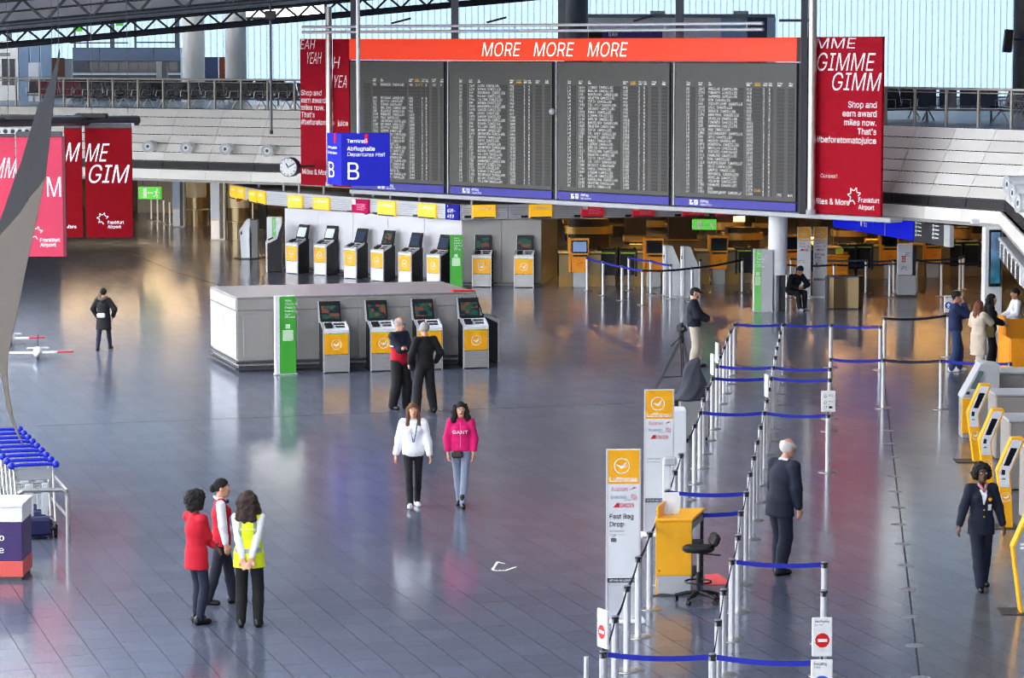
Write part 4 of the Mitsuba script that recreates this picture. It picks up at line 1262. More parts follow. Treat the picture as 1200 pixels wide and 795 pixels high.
# ---------------------------------------------------------------- tall airline signs
def tall_sign(px0, px1, ytop, ybase, label, lines, deg=0, bag=True, cut=(680, 685)):
    g = G((px0 + px1) / 2, ybase)
    d = g[1]
    w = (px1 - px0) / FPX * d
    h = at((px0 + px1) / 2, ytop, d)[2]
    p = P()
    p.add('panel', bx(-w / 2, w / 2, 0, .05, .50, h, .004), WHITE)
    p.add('edge_strip', bx(w / 2 - .012, w / 2 + .008, -.006, .056, .06, h, .002), ALU)
    p.add('edge_strip', bx(-w / 2 - .008, -w / 2 + .012, -.006, .056, .06, h, .002), ALU)
    p.add('lower_panel', bx(-w / 2 + .01, w / 2 - .01, .005, .045, .04, .50, .003), M('clear_grey', (196, 198, 204), .25))
    p.add('foot', bx(-w / 2 - .06, w / 2 + .06, -.16, .20, 0, .035, .01), WHITE)
    f = p.add('yellow_field', bx(-w / 2 + .012, w / 2 - .012, -.004, 0, h - (.20 * h), h - .006), YEL)
    def t(s, x, y, hh, mat, par, **k):
        p.add('lettering', xz(txt(s, hh, **k), -.006, -w / 2 + w * x, h * y), mat, par)
    p.add('emblem', xz(crane(w * .24), -.006, -w * .06, h * .905), PRINT, f)
    t('Lufthansa', .08, .815, .06, PRINT, f, bold=True, width=w * .82)
    pnl = 'panel'
    t('Austrian', .12, .76, .05, REDP, pnl, width=w * .5)
    p.add('arrow_mark', xz(flatpoly([(0, 0), (.09, .03), (.05, .04), (.07, .05)]), -.006, w * .18, h * .765), REDP, pnl)
    t('brussels', .12, .715, .05, GREYP, pnl, width=w * .46)
    p.add('small_lettering', xz(txt('airlines', .02), -.006, w * .0, h * .703), GREYP, pnl)
    p.add('dot_mark', join(*[xz(flatpoly(sg.Point(i * .02, j * .02).buffer(.007)), -.006, w * .24, h * .71) for i in range(4) for j in range(4) if (i, j) not in ((0, 0), (3, 3))]), REDP, pnl, kind='stuff')
    t('SWISS', .40, .665, .05, REDP, pnl, bold=True, width=w * .42)
    p.add('tail_mark', xz(flatpoly([(0, 0), (.085, 0), (.085, .06), (.05, .06)]), -.006, -w * .32, h * .665), REDP, pnl)
    if lines:
        t('Fast Bag', .08, .60, .06, BLACKP, pnl, bold=True, width=w * .72)
        t('Drop', .08, .555, .06, BLACKP, pnl, bold=True)
        p.add('pictogram', join(xz(rect2(0, .07, 0, .05), -.006, -w * .38, h * .465), xz(ring2(.012, .018), -.006, -w * .29, h * .50)), GREYP, pnl)
    p.add('small_lettering', join(xz(txt('Gep\u00e4ckabgabe', .02), -.006, -w * .42, h * .525), xz(txt('Premium / Economy', .016), -.006, -w * .42, h * .505)), GREYP, pnl)
    z0 = .50
    b = p.add('lower_band', bx(-w / 2 + .002, w / 2 - .002, -.006, 0, z0, z0 + .055), M('band_dark', (42, 48, 66), .5))
    p.add('lettering', xz(txt('STAR ALLIANCE', .026, True, width=w * .78), -.008, -w * .42, z0 + .015), PRINT, b)
    return p.place('airline_sign', label, 'sign', TR(g[0], g[1], 0, deg))


tall_sign(710.5, 750, 527, 729, 'tall white sign with a yellow head reading Fast Bag Drop, the nearest one', True, 4)
tall_sign(755, 789, 457, 628, 'tall white sign with a yellow head standing behind the yellow desk', False, 4)
tall_sign(934, 949.5, 266, 350, 'tall sign with an orange-yellow head, left one of the far pair by the steel bin', False)
tall_sign(953, 968.6, 266, 349, 'tall sign with an orange-yellow head, right one of the far pair by the steel bin', True)

# ---------------------------------------------------------------- yellow bag-drop desk, stool and what stands by it
gd = G(768, 699)
DK = math.degrees(math.atan2(-.035, 1)) 
W_, D_ = .47, .92
pd2 = P()
sh = np.array([[1, 0.24, 0, 0], [0, 1, 0, 0], [0, 0, 1, 0], [0, 0, 0, 1.0]])
q = lambda m: moved(m, sh)
pd2.add('front_panel', q(bx(0, W_, 0, .025, .27, .985, .004)), YEL)
pd2.add('lower_panel', q(bx(.02, W_ - .01, .01, .03, .03, .27, .003)), LGREY)
pd2.add('desktop', q(bx(-.01, W_ + .01, -.01, D_, .985, 1.02, .006)), YEL)
pd2.add('side_panel', q(bx(0, .025, .02, D_ - .02, .0, .985)), YEL)
pd2.add('back_post', q(bx(W_ - .04, W_, D_ - .06, D_ - .02, .0, .985)), BLACK)
pd2.add('front_post', q(bx(W_ - .035, W_, .025, .06, .0, .985)), MGREY)
pd2.add('shelf', q(bx(.03, W_, .05, D_ - .05, .58, .61)), BLACK)
pd2.add('shelf', q(bx(.03, W_, .05, D_ - .05, .22, .25)), BLACK)
pd2.add('drawer', q(bx(.10, W_ + .004, .06, D_ - .1, .87, .96, .005)), MGREY)
pd2.add('foot_rail', q(bx(-.03, W_ + .3, -.03, .0, 0, .02)), DSTEEL)
pd2.add('screen_back', q(bx(.0, .03, .05, D_ - .3, 1.02, 1.18, .005)), YEL)
pd2.add('lock', xz(flatpoly(sg.Point(0, 0).buffer(.012)), -.002, .05, .335), BLACK)
pd2.place('bag_drop_desk', 'yellow-fronted bag drop desk with an open black side beside the nearest tall sign', 'desk', TR(gd[0], gd[1], 0, 0))
one('document_holder', moved(join(rot(bx(0, .22, 0, .012, 0, .30), -28, [1, 0, 0]), rot(bx(.015, .205, -.004, 0, .02, .28), -28, [1, 0, 0])), sh), PAPER, 'leaning pale sheet holder standing on the yellow desk', 'document holder', T=TR(gd[0] + .12, gd[1] + .42, 1.021, 12))
gs = G(818, 706)
pst = P()
for k in range(5):
    a = math.radians(72 * k + 20)
    c, s_ = math.cos(a), math.sin(a)
    pst.add('leg', tube([(0, 0, .13), (.15 * c, .15 * s_, .12), (.30 * c, .30 * s_, .085)], [.03, .026, .02]), BLACK, smooth=40)
    pst.add('castor', join(moved(trimesh.creation.cylinder(.032, .045, sections=14), trimesh.transformations.rotation_matrix(math.pi / 2, [s_, c, .2])).apply_translation((.29 * c, .29 * s_, .036))), BLACK)
pst.add('gas_column', rod((0, 0, .12), (0, 0, .40), .028, 12), BLACK)
pst.add('piston', rod((0, 0, .38), (0, 0, .66), .018, 12), STEEL)
pst.add('foot_ring', moved(trimesh.creation.torus(.17, .012, 24, 8), trimesh.transformations.translation_matrix([0, 0, .27])), BLACK, smooth=True)
pst.add('seat', moved(lathe([(0, .66), (.17, .66), (.20, .69), (.20, .72), (.17, .745), (0, .74)], 28), np.diag([1.05, .8, 1, 1])), BLACK, smooth=40)
pst.add('backrest', rot(shift(cbox(.10, .30, .16, .03), .20, 0, .82), 22, [0, 1, 0], (.2, 0, .8)), BLACK)
pst.add('lever', rod((.0, -.05, .65), (.27, -.12, .63), .01, 8), BLACK)
pst.place('swivel_stool', 'black swivel stool on five castors beside the yellow desk', 'stool', TR(gs[0], gs[1], 0, 6))
one('floor_mat', slab(sg.Polygon([G(826, 674), G(842, 673), G(853, 681), G(851, 686), G(826, 686.5)]), 0.001, .006), M('mat_red', (226, 84, 84), .7), 'pinkish red floor mat behind the black stool', 'floor mat')
# hand-gel stand and white cabinet behind the second tall sign
gh = G(781, 652)
pg = P()
pg.add('column', bx(-.055, .055, 0, .07, .03, 1.38, .006), WHITE)
pg.add('foot', bx(-.14, .14, -.14, .20, 0, .03, .008), LGREY)
pg.add('dispenser', bx(-.05, .13, -.10, .0, 1.30, 1.42, .02), LGREY)
pg.place('gel_stand', 'white hand-gel stand behind the yellow desk', 'dispenser', TR(gh[0], gh[1]))
gc = G(796, 604)
pcab = P()
pcab.add('body', bx(-.10, .10, 0, .5, .03, 1.62, .006), WHITE)
pcab.add('plinth', bx(-.09, .09, .01, .49, 0, .03), DGREY)
pcab.add('side_panel', bx(.10, .106, .04, .46, .1, 1.56, .002), LGREY)
pcab.place('narrow_cabinet', 'narrow white cabinet standing right behind the second tall sign', 'cabinet', TR(gc[0], gc[1]))
# draped cover over the camera crew's trolley, and the tripod
gt_ = G(813, 516)
ptr = P()
ptr.add('box', bx(-.27, .27, -.22, .22, .08, .74, .02), MGREY)
ptr.add('castors', join(*[shift(trimesh.creation.icosphere(1, .045), x, y, .045) for x in (-.2, .2) for y in (-.15, .15)]), BLACK)
ptr.place('equipment_case', 'grey equipment case under the draped dark cover', 'case', TR(gt_[0], gt_[1]))
ang = np.linspace(0, 1, 26)
V, Fc = [], []
nn = 28
for i, u in enumerate(np.linspace(0, 1, 22)):
    for j in range(nn):
        a = 2 * math.pi * j / nn
        lump = .5 + .5 * math.sin(3 * a + 5 * u) * .25 + .12 * math.sin(7 * a - 9 * u)
        rr = (.27 * (1 - u) ** .5 + .03) * (0.72 + .5 * lump)
        cx = -.10 + .20 * u + .05 * math.sin(u * 6)
        V.append([cx + rr * math.cos(a) * .95, rr * math.sin(a) * .7, .70 + .78 * u ** 1.0])
for i in range(21):
    for j in range(nn):
        a, b = i * nn + j, i * nn + (j + 1) % nn
        Fc += [[a, b, b + nn], [a, b + nn, a + nn]]
V += [[V[0][0], 0, .70], [.1, 0, 1.50]]
Fc += [[len(V) - 2, (j + 1) % nn, j] for j in range(nn)] + [[21 * nn + j, 21 * nn + (j + 1) % nn, len(V) - 1] for j in range(nn)]
one('draped_cover', trimesh.Trimesh(np.array(V), Fc, process=False), M('cover_cloth', (64, 66, 76), .85), 'dark grey cover draped upright over the equipment case by the queue', 'cover', smooth=True, T=TR(gt_[0] - .03, gt_[1], .04))
one('camera_bag', join(cbox(.36, .26, .26, .05, (0, 0, .17)), tube([(-.13, 0, .28), (-.08, 0, .40), (.08, 0, .40), (.13, 0, .28)], .012)), BLACK, 'black camera bag at the foot of the tripod', 'bag', T=TR(*G(791, 484)))
gtr = G(798, 461)
ptp = P()
for a in (200, 320, 80):
    c, s_ = math.cos(math.radians(a)), math.sin(math.radians(a))
    r_ = .62 if a == 200 else .42
    for o in (-.02, .02):
        ptp.add('leg', rod((.03 * c + o, .03 * s_, 1.10), (r_ * c + o, r_ * s_, .03), .013, 8), M('tripod_grey', (58, 58, 62), .4, metal=.5))
    ptp.add('foot', shift(trimesh.creation.icosphere(1, .03), r_ * c, r_ * s_, .03), BLACK)
    ptp.add('spreader', rod((0, 0, .35), (r_ * .7 * c, r_ * .7 * s_, .35), .01, 6), BLACK)
ptp.add('bowl', vcyl(0, 0, 1.05, 1.16, .06, 16), BLACK)
ptp.add('head', cbox(.10, .10, .12, .02, (0, 0, 1.22)), BLACK)
ptp.add('pan_handle', rod((0, -.05, 1.2), (-.22, -.28, 1.02), .012, 8), BLACK)
ptp.place('tripod', 'black camera tripod with spread legs beside the man in the cap', 'tripod', TR(gtr[0], gtr[1]))
pcm = P()
pcm.add('body', cbox(.13, .22, .14, .02, (0, 0, .07)), BLACK)
pcm.add('lens', rod((0, -.10, .07), (0, -.22, .07), .045, 16), BLACK)
pcm.add('viewfinder', cbox(.05, .10, .05, .01, (.03, .06, .16)), BLACK)
pcm.place('video_camera', 'small black video camera mounted on the tripod', 'camera', TR(gtr[0], gtr[1], 1.28, 20))

# ---------------------------------------------------------------- middle distance on the right
pcol = P()
gk = G(912, 366)
pcol.add('cladding', vcyl(0, 0, 1.0, 2.66, .26, 28), WHITE, smooth=40)
pcol.add('core', vcyl(-.06, 0, 0, 1.0, .11, 20), ALU, smooth=40)
pcol.add('side_board', bx(-.34, .24, .16, .24, .0, 1.0, .01), DGREY)
pcol.place('round_column', 'white round column under the right end of the flight board', 'column', TR(gk[0], gk[1] + .3))
gb = G(924, 359)
pbe = P()
pbe.add('seat_board', bx(-.42, .42, -.16, .16, .42, .46, .01), STEEL)
for x in (-.36, .36):
    pbe.add('leg', bx(x - .02, x + .02, -.14, .14, 0, .42), STEEL)
pbe.place('bench', 'small steel bench at the foot of the round column under the seated person', 'bench', TR(gb[0], gb[1]))
gz = G(990.5, 362)
pbin = P()
outer = [(-.44, -.10), (-.34, -.16), (-.05, -.12), (.08, -.12), (.34, -.18), (.45, -.08), (.45, .35), (-.44, .35)]
pbin.add('shell', slab(sg.Polygon(outer).buffer(.02), .03, .86), M('bin_steel', (128, 108, 78), .3, metal=.8), smooth=20)
pbin.add('top_ring', slab(sg.Polygon(outer).buffer(.03), .86, .90), DSTEEL)
pbin.add('ash_recess', slab(sg.Polygon(outer).buffer(-.06), .895, .905), BLACK)
pbin.add('side_panel', bx(-.53, -.46, -.08, .32, .03, .88, .01), DSTEEL)
pbin.add('plinth', slab(sg.Polygon(outer).buffer(-.02), 0, .03), BLACK)
pbin.place('waste_bin', 'wide double steel waste bin in front of the orange desk', 'bin', TR(gz[0], gz[1]))
god = G(982, 340)
pod = P()
pod.add('body', bx(-.36, .30, 0, .5, 0, .98, .02), ORA)
pod.add('top', bx(-.40, .34, -.04, .54, .98, 1.02, .01), ORA)
pod.add('slope', side_extr([(-.04, .98), (.3, .98), (.3, 1.12)], .0, .3), ORA)
pod.add('emblem', xz(crane(.10), -.004, .12, .58), M('emblem_dark'))
pod.add('paper_stack', bx(-.05, .16, .1, .3, 1.06, 1.22), M('paper_yellow', (220, 214, 70), .7))
pod.place('service_desk', 'orange service desk with a yellow paper box behind the steel bin', 'desk', TR(god[0], god[1]))
gi = G(1061, 348)
pim = P()
pim.add('lower_box', bx(-.24, .30, -.1, .35, .05, .62, .02), LGREY)
pim.add('plinth', bx(-.26, .32, -.12, .37, 0, .05), DGREY)
pim.add('upright', bx(-.24, .20, .0, .16, .62, 1.52, .02), WHITE)
pim.add('black_side', bx(.20, .30, .0, .2, .62, 1.45, .01), BLACK)
pim.add('coloured_squares', join(*[xz(rect2(0, .05, 0, .05), -.004, -.12 + .065 * i, 1.0 + .07 * j) for i in range(2) for j in range(3)]), REDP, kind='stuff')
pim.add('small_lettering', join(*[xz(rect2(0, .16, 0, .012), -.004, -.04, 1.26 - .05 * j) for j in range(3)], xz(txt('25,-', .09, True, .2), -.004, -.13, .80)), GREYP)
pim.place('vending_machine', 'beige upright information machine on a grey box before the orange terminals', 'machine', TR(gi[0], gi[1]))


def wedge(px, py, label):
    g = G(px, py)
    p = P()
    p.add('front_leaf', bx(-.20, -.10, -.02, .35, .02, 1.46, .02), WHITE)
    p.add('wedge_body', join(shift(rot(extr([(0, 0.02), (.42, 0.02), (.42, .85), (.18, 1.44), (0, 1.46)], .30), 90, [1, 0, 0]), -.10, .33, 0)), LGREY)
    p.add('reader', bx(-.195, -.165, -.03, -.015, 1.1, 1.2), BLACK)
    p.add('base_plate', bx(-.24, .36, -.05, .42, 0, .02), STEEL)
    p.place('wedge_gate', label, 'gate', TR(g[0], g[1]))


wedge(806, 348.5, 'white wedge-shaped gate in front of the counters, nearer the pale green pillar')
wedge(785, 347, 'white wedge-shaped gate in front of the counters, left one of the two')

# hanging signs on the right
h0, h1 = G(976, 266, 2.04), G(1113, 290.2, 2.04)
HS = Plane(h0, h1)
def hs(px, py):
    return HS.hit(px, py)
def hang(x0, x1, mat, label, draw):
    s0, s1 = hs(x0, 270)[0], hs(x1, 270)[0]
    p = P()
    p.add('panel', HS.box(s0, s1, 2.04, 2.60, -.12, 0, .01), mat, emit=(0.0, .0002, .010) if mat == BLUE else None)
    draw(p, s0, s1)
    for t in (.25, .75):
        a = HS.pt(s0 + (s1 - s0) * t, 2.58, -.06)
        p.add('hanger', rod(a, a + [0, 0, .12], .015, 6), DGREY)
    p.place('hanging_sign', label, 'hanging sign')
def dr_a(p, a, b):
    p.add('small_lettering', join(HS.flat(txt('Terminal 1', .12, True), a + .1, 2.46, .006)), PRINT)
def dr_b(p, a, b):
    p.add('small_lettering', join(HS.flat(txt('A B C', .12, True), a + .45, 2.42, .006), HS.flat(txt('D E', .12, True), a + .45, 2.20, .006), HS.flat(rect2(0, .14, 0, .14), a + .15, 2.42, .006), HS.flat(rect2(0, .14, 0, .14), a + .15, 2.20, .006)), PRINT)
def dr_c(p, a, b):
    p.add('trim_edge', HS.box(a, a + .03, 2.04, 2.60, 0, .01), LGREY)
def dr_d(p, a, b):
    p.add('small_lettering', join(*[HS.flat(rect2(0, .10, 0, .075), a + .12, 2.18 + .105 * j, .006) for j in range(4)], *[HS.flat(rect2(0, .30, 0, .03), a + .27, 2.21 + .105 * j, .006) for j in range(4)]), PRINT)
def dr_e(p, a, b):
    pass
hang(976, 1005.7, BLUE, 'blue hanging sign, leftmost of the row below the right gallery', dr_a)
hang(1006, 1036.5, BLUE, 'blue hanging sign with gate letters, middle of the row below the right gallery', dr_b)
hang(1037, 1069.5, BLUE, 'plain blue hanging sign next to the dark pictogram signs', dr_c)
hang(1071, 1090.5, M('sign_dark', (52, 54, 60), .5), 'dark grey hanging sign with white pictograms, beside the plain blue sign', dr_d)
hang(1091, 1105.5, M('sign_dark'), 'narrow dark grey hanging sign with pictograms, right end of the row', dr_d)
hang(1106, 1113, LGREY, 'light grey end piece of the hanging sign row', dr_e)

# column with the tall vertical screen at the gallery corner
gx = G(1166.5, 391)
pvc = P()
pvc.add('shaft', bx(-.26, .20, 0, .45, 0, 2.66, .02), WHITE)
pvc.place('square_column', 'white square column carrying a tall vertical screen at the gallery corner', 'column', TR(gx[0] - .03, gx[1] + .1))
pvs = P()
zt, zb = at(1165, 268.5, gx[1])[2], at(1165, 336, gx[1])[2]
pvs.add('frame', bx(-.15, .15, -.10, 0, zb, zt - .02, .01), BLACKG)
def tv_tex(p, n, uv):
    t = smoothstep(1.2, 2.6, p.z)
    return mix((.03, .22, .30), (.22, .36, .62), t) * (.7 + .6 * smoothstep(.35, .65, fbm(p.x * 5, p.y * 5, p.z * 4)))
pvs.add('screen', bx(-.11, .12, -.105, -.098, zb + .08, zt - .08), M('tv_picture', tex=mikit.proc(tv_tex), rough=.3))
pvs.place('vertical_screen', 'tall vertical advertising screen with a pale blue picture', 'screen', TR(gx[0] - .04, gx[1] + .09))
pca = P()
qc = at(1150, 258, 74.0)
pca.add('arm', tube([(0, .3, .1), (0, -.2, .12), (-.1, -.35, .0)], .03), LGREY)
pca.add('housing', cbox(.36, .14, .14, .03, (-.15, -.36, -.02)), WHITE)
pca.add('bracket', cbox(.30, .06, .2, .02, (.30, .0, .1)), LGREY)
pca.place('ceiling_camera', 'white security camera on a bracket at the gallery corner', 'camera', TR(*qc))
# row of white lamp heads on the right wing
for k, (px, py) in enumerate([(1198, 216), (1205, 226), (1212, 238)]):
    RW = Plane(LIP[-2], LIP[-1])
    s, z = RW.hit(px, py)
    q = RW.pt(s, z, .1)
    NZ.place('air_nozzle', ['white nozzle on the right gallery wing, nearest its corner', 'white nozzle on the right gallery wing, second from its corner', 'white nozzle on the right gallery wing at the picture edge'][k], 'air nozzle', TR(q[0], q[1], q[2], facing(RW.N) + 20), 'air nozzles on the right wing')

# self-service bag machines along the right-hand lane
def bag_machine(grey=False):
    p = P()
    H = 1.36
    prof = [(.0, .03), (.52, .03), (.52, .9), (.62, H), (.44, H), (.14, .80), (.17, .70)]
    # seen from the lane: a slanting column with a bent white face
    body = [(-.01, 0), (.12, 0), (.08, .65), (.06, .83), (.27, 1.32), (.25, 1.36), (.08, 1.36), (-.13, .86), (-.10, .64)]
    def ex(poly, y0, y1):
        m = rot(extr(poly, y1 - y0), 90, [1, 0, 0])
        return shift(m, 0, y1, 0)
    p.add('column', ex(body, -.10, .10), YEL)
    wf = p.add('white_face', ex([(-.085, .62), (.06, .62), (.042, .83), (.235, 1.32), (.09, 1.335), (-.108, .855)], -.112, -.10), WHITE)
    p.add('screen', ex([(-.04, .95), (.045, .94), (.16, 1.205), (.065, 1.215)], -.118, -.112), BLACKG, wf)
    p.add('card_reader', ex([(-.07, .81), (-.02, .805), (-.015, .88), (-.065, .885)], -.118, -.112), BLACK, wf)
    p.add('label_strip', ex([(-.06, .735), (-.01, .735), (-.01, .755), (-.06, .755)], -.116, -.112), GREYP, wf)
    p.add('emblem', xz(crane(.075), -.104, .005, .47), PRINT)
    p.add('base_plate', bx(-.32, .2, -.22, .25, 0, .015), M('plate_dark', (54, 50, 48), .4))
    return p


def side_box():
    p = P()
    p.add('housing', bx(0, 1.5, 0, .9, .02, 1.12, .02), M('machine_side', (156, 150, 144), .4))
    p.add('lid', bx(-.02, 1.52, -.02, .92, 1.12, 1.16, .01), LGREY)
    p.add('small_lettering', join(*[xz(rect2(0, w, 0, .025), -.004, .12, z) for w, z in ((.32, .78), (.5, .70))]), M('side_print', (205, 203, 200), .6))
    p.add('plinth', bx(.05, 1.45, .03, .87, 0, .02), BLACK)
    return p


BM, SB = bag_machine(), side_box()
mach = [(1141, 541), (1155, 577), (1176.5, 618)]
for k, (px, py) in enumerate(mach):
    g = G(px, py)
    BM.place('bag_machine', ['yellow and white bent bag machine behind the woman in the dark suit, the far one', 'yellow and white bent bag machine rising behind the head of the woman in the suit', 'yellow and white bent bag machine to the right of the woman in the dark suit'][k], 'bag machine', TR(g[0], g[1], 0, 0), 'yellow bag machines along the right-hand lane')
    SB.place('machine_housing', ['grey conveyor housing right of the far bag machine', 'grey conveyor housing right of the middle bag machine', 'grey conveyor housing right of the near bag machine'][k], 'machine housing', TR(g[0] + .40, g[1] + .15, 0, 0), 'grey housings of the bag machines')
g = G(1133, 512)
pgm = P()
pgm.add('side', rot(shift(extr([(-.14, .74), (.54, .74), (.54, 1.36), (.28, 1.40), (.20, 1.38)], .55), 0, 0, -.3), 90, [1, 0, 0]), LGREY)
pgm.add('yellow_front', bx(-.14, .14, -.26, -.23, .1, .74, .01), YEL)
pgm.add('column', bx(-.12, .52, -.22, .25, 0, .74, .01), M('machine_side'))
sl = rot(shift(extr([(-.085, .86), (.045, .86), (.27, 1.30), (.16, 1.33)], .02), 0, 0, .30), 90, [1, 0, 0])
pgm.add('screen', rot(shift(extr([(.0, .93), (.10, .92), (.245, 1.24), (.16, 1.26)], .02), 0, 0, .295), 90, [1, 0, 0]), M('screen_dim', (90, 110, 110), .2))
pgm.add('reader', rot(shift(extr([(-.08, .82), (-.02, .82), (.0, .87), (-.06, .87)], .02), 0, 0, .295), 90, [1, 0, 0]), BLACK)
pgm.add('emblem', xz(crane(.09), -.263, 0, .50), PRINT)
pgm.place('bag_machine', 'grey-headed bag machine with a sloping screen, farthest along the right-hand lane', 'bag machine', TR(g[0], g[1]))
SB.place('machine_housing', 'grey conveyor housing behind the grey-headed bag machine', 'machine housing', TR(g[0] + .55, g[1] + .3, 0, 0), 'grey housings of the bag machines')
g = G(1197, 718)
ex = lambda poly, y0, y1: shift(rot(extr(poly, y1 - y0), 90, [1, 0, 0]), 0, y1, 0)
pgn = P()
pgn.add('column', ex([(-.01, 0), (.3, 0), (.3, 1.36), (.08, 1.36), (-.13, .86), (-.10, .64)], -.10, .10), M('machine_grey', (168, 172, 180), .35, metal=.3))
pgn.add('yellow_edge', ex([(-.025, 0), (0, 0), (-.09, .64), (-.118, .855), (.095, 1.36), (.07, 1.36), (-.145, .86), (-.115, .63)], -.11, .11), YEL)
pgn.add('label_strip', xz(rect2(-.05, .12, 0, .03), -.103, 0, .88), PRINT)
pgn.add('label_strip', xz(rect2(-.05, .12, 0, .03), -.103, 0, .83), PRINT)
pgn.add('base_plate', bx(-.28, .2, -.2, .25, 0, .015), M('plate_dark'))
pgn.place('bag_machine', 'grey bag machine with a thin yellow edge at the right picture edge', 'bag machine', TR(g[0], g[1]))

# orange staffed counters on the right edge
def staffed(px, py, label):
    g = G(px, py)
    p = P()
    p.add('front_panel', bx(-.12, .30, -.03, .02, .12, 1.15, .01), ORA)
    p.add('side_panel', bx(-.14, -.10, .0, 1.1, .05, 1.15, .005), ORA)
    p.add('frame', bx(.30, .36, -.04, .3, 0, 1.05, .005), LGREY)
    p.add('worktop', bx(.18, 1.3, .0, 1.0, 1.0, 1.05, .008), LGREY)
    p.add('body', bx(.34, 1.2, .05, .9, 0, 1.0, .01), GREYWALL)
    p.add('monitor', rot(bx(.42, .70, .30, .34, 1.12, 1.45, .01), 30, [0, 0, 1], (.55, .32, 0)), BLACK)
    p.add('monitor_stand', bx(.53, .58, .32, .36, 1.05, 1.2), DGREY)
    p.place('staffed_counter', label, 'counter', TR(g[0], g[1]))


staffed(1186, 434, 'orange-fronted staffed counter next to the woman in black')
staffed(1190, 462, 'orange-fronted staffed counter at the right edge, nearer one')
FW = Plane(LIP[-2] + C_DIR * -.05, LIP[-1] + C_DIR * -.05)
pfw = P()
pfw.add('canopy', FW.box(.6, 24, 2.0, 2.45, -1.2, 0.02, .02), LGREY)
for k in range(6):
    pfw.add('sign_screen', FW.box(1.0 + 1.6 * k, 2.0 + 1.6 * k, 2.04, 2.40, .02, .06, .01), BLACKG)
    pfw.add('sign_frame', FW.box(2.05 + 1.6 * k, 2.5 + 1.6 * k, 2.02, 2.42, .02, .05, .01), WHITE)
pfw.place('sign_fascia', 'grey fascia with small screens over the staffed counters on the right edge', 'fascia')
# ---------------------------------------------------------------- hanging banners on the left
def hall_banner(px0, px1, ytop, ybot, d, mat, label, texts, slope=0.0, edge=None):
    a, b = at(px0, ybot, d), at(px1, ybot, d + slope)
    pl = Plane(a, b)
    z0 = a[2]
    z1 = at(px0, ytop, d)[2]
    p = P()
    p.add('sheet', pl.box(0, pl.L, z0, z1, -.03, 0, .004), mat)
    if edge:
        p.add('edge', pl.box(pl.L, pl.L + .06, z0, z1, -.12, 0), edge)
    W, H = pl.L, z1 - z0
    for kind, s, fx, fy, h, kw in texts:
        if kind == 't':
            p.add('lettering', pl.flat(txt(s, H * h, **kw), W * fx, z0 + H * fy, .006), PRINT)
        else:
            p.add('emblem', pl.flat(star(H * h), W * fx, z0 + H * fy, .006), PRINT)
    p.add('top_clamp', pl.box(0, pl.L, z1 - .01, z1 + .10, -.06, .02, .008), DGREY)
    p.place('hanging_banner', label, 'banner')
    return z1


FR = lambda fx, fy, h, w: [('t', 'Frankfurt', fx, fy + .04, h, dict(bold=True, width=w)), ('t', 'Airport', fx, fy, h, dict(bold=True))]
dP, dR = 58.0, 64.0
hall_banner(-26, 19.5, 160, 301, dP + .6, PINK, 'pink banner panel lettered MM at the left picture edge', [('t', 'MM', .40, .655, .17, dict(shear=.22, width=1.1 * 45 * dP / FPX * .52))])
hall_banner(21, 74.5, 160, 301, dP, PINK, 'pink banner panel with a white star emblem, partly behind the grey sail', [('t', 'M', .66, .50, .165, dict(shear=.0, width=.28)), *FR(.49, .085, .030, .40), ('e', '', .42, .20, .055, {})], edge=M('banner_edge', (120, 30, 46), .6))
hall_banner(77, 97.5, 150, 278.5, dR, DRED, 'narrow dark red banner strip between the pink banner and the wide dark red one', [('t', 'M', .02, .695, .17, dict(shear=.22, width=.26)), ('t', 'More', .02, .085, .03, dict(bold=True))])
hall_banner(101, 156, 150, 278.5, dR, DRED, 'wide dark red banner lettered GIM with a white star emblem', [('t', 'ME', .0, .695, .165, dict(shear=.22, width=.46)), ('t', 'GIM', .04, .50, .165, dict(shear=.22, width=.86)), *FR(.46, .085, .028, .36), ('e', '', .36, .175, .055, {})])
pt = P()
za = at(80, 141, 61)
yA, yB = 58.5, 65.0
pt.add('main_tube', rod(at(-30, 143, 60), at(160, 141, 66), .11, 14), DSTEEL, smooth=40)
pt.add('perforated_rail', join(*[Plane(at(x0, 155, dP)[:2], at(x1, 155, dP)[:2]).box(0, 60 * dP / FPX, at(0, 157, dP)[2], at(0, 150.5, dP)[2], -.05, .0) for x0, x1 in ((-26, 40),)]), LGREY)
pt.add('perforated_rail', Plane(at(77, 148, dR)[:2], at(157, 148, dR)[:2]).box(0, 80 * dR / FPX, at(0, 149.5, dR)[2], at(0, 144.5, dR)[2], -.05, .0), LGREY)
for k in range(6):
    q = at(-2 + 8.4 * k, 154, dP)
    pt.add('hole', xz(flatpoly(sg.Point(0, 0).buffer(.045)), q[1] - .004, q[0], q[2]), BLACK)
    q = at(112 + 8.2 * k, 146.5, dR)
    pt.add('hole', xz(flatpoly(sg.Point(0, 0).buffer(.035)), q[1] - .004, q[0], q[2]), PAPER)
for x0, x1, y, d in ((0, 60, 138, 61), (88, 126, 136, 64)):
    a, b = at(x0, y, d), at(x1, y, d)
    pt.add('motor_housing', bx(a[0], b[0], d - .15, d + .15, a[2] - .06, a[2] + .06, .03), BLACK)
for px, d in ((10, 60.5), (62, 62.5), (108, 64.5), (150, 65.5)):
    q = at(px, 141, d)
    pt.add('suspension_wire', rod(q, q + [0, 0, 8.8], .006, 5), DGREY)
pt.place('banner_truss', 'dark suspended tube with a perforated rail carrying the pink and dark red banners', 'truss')
zr = at(-10, 225, dP + .3)
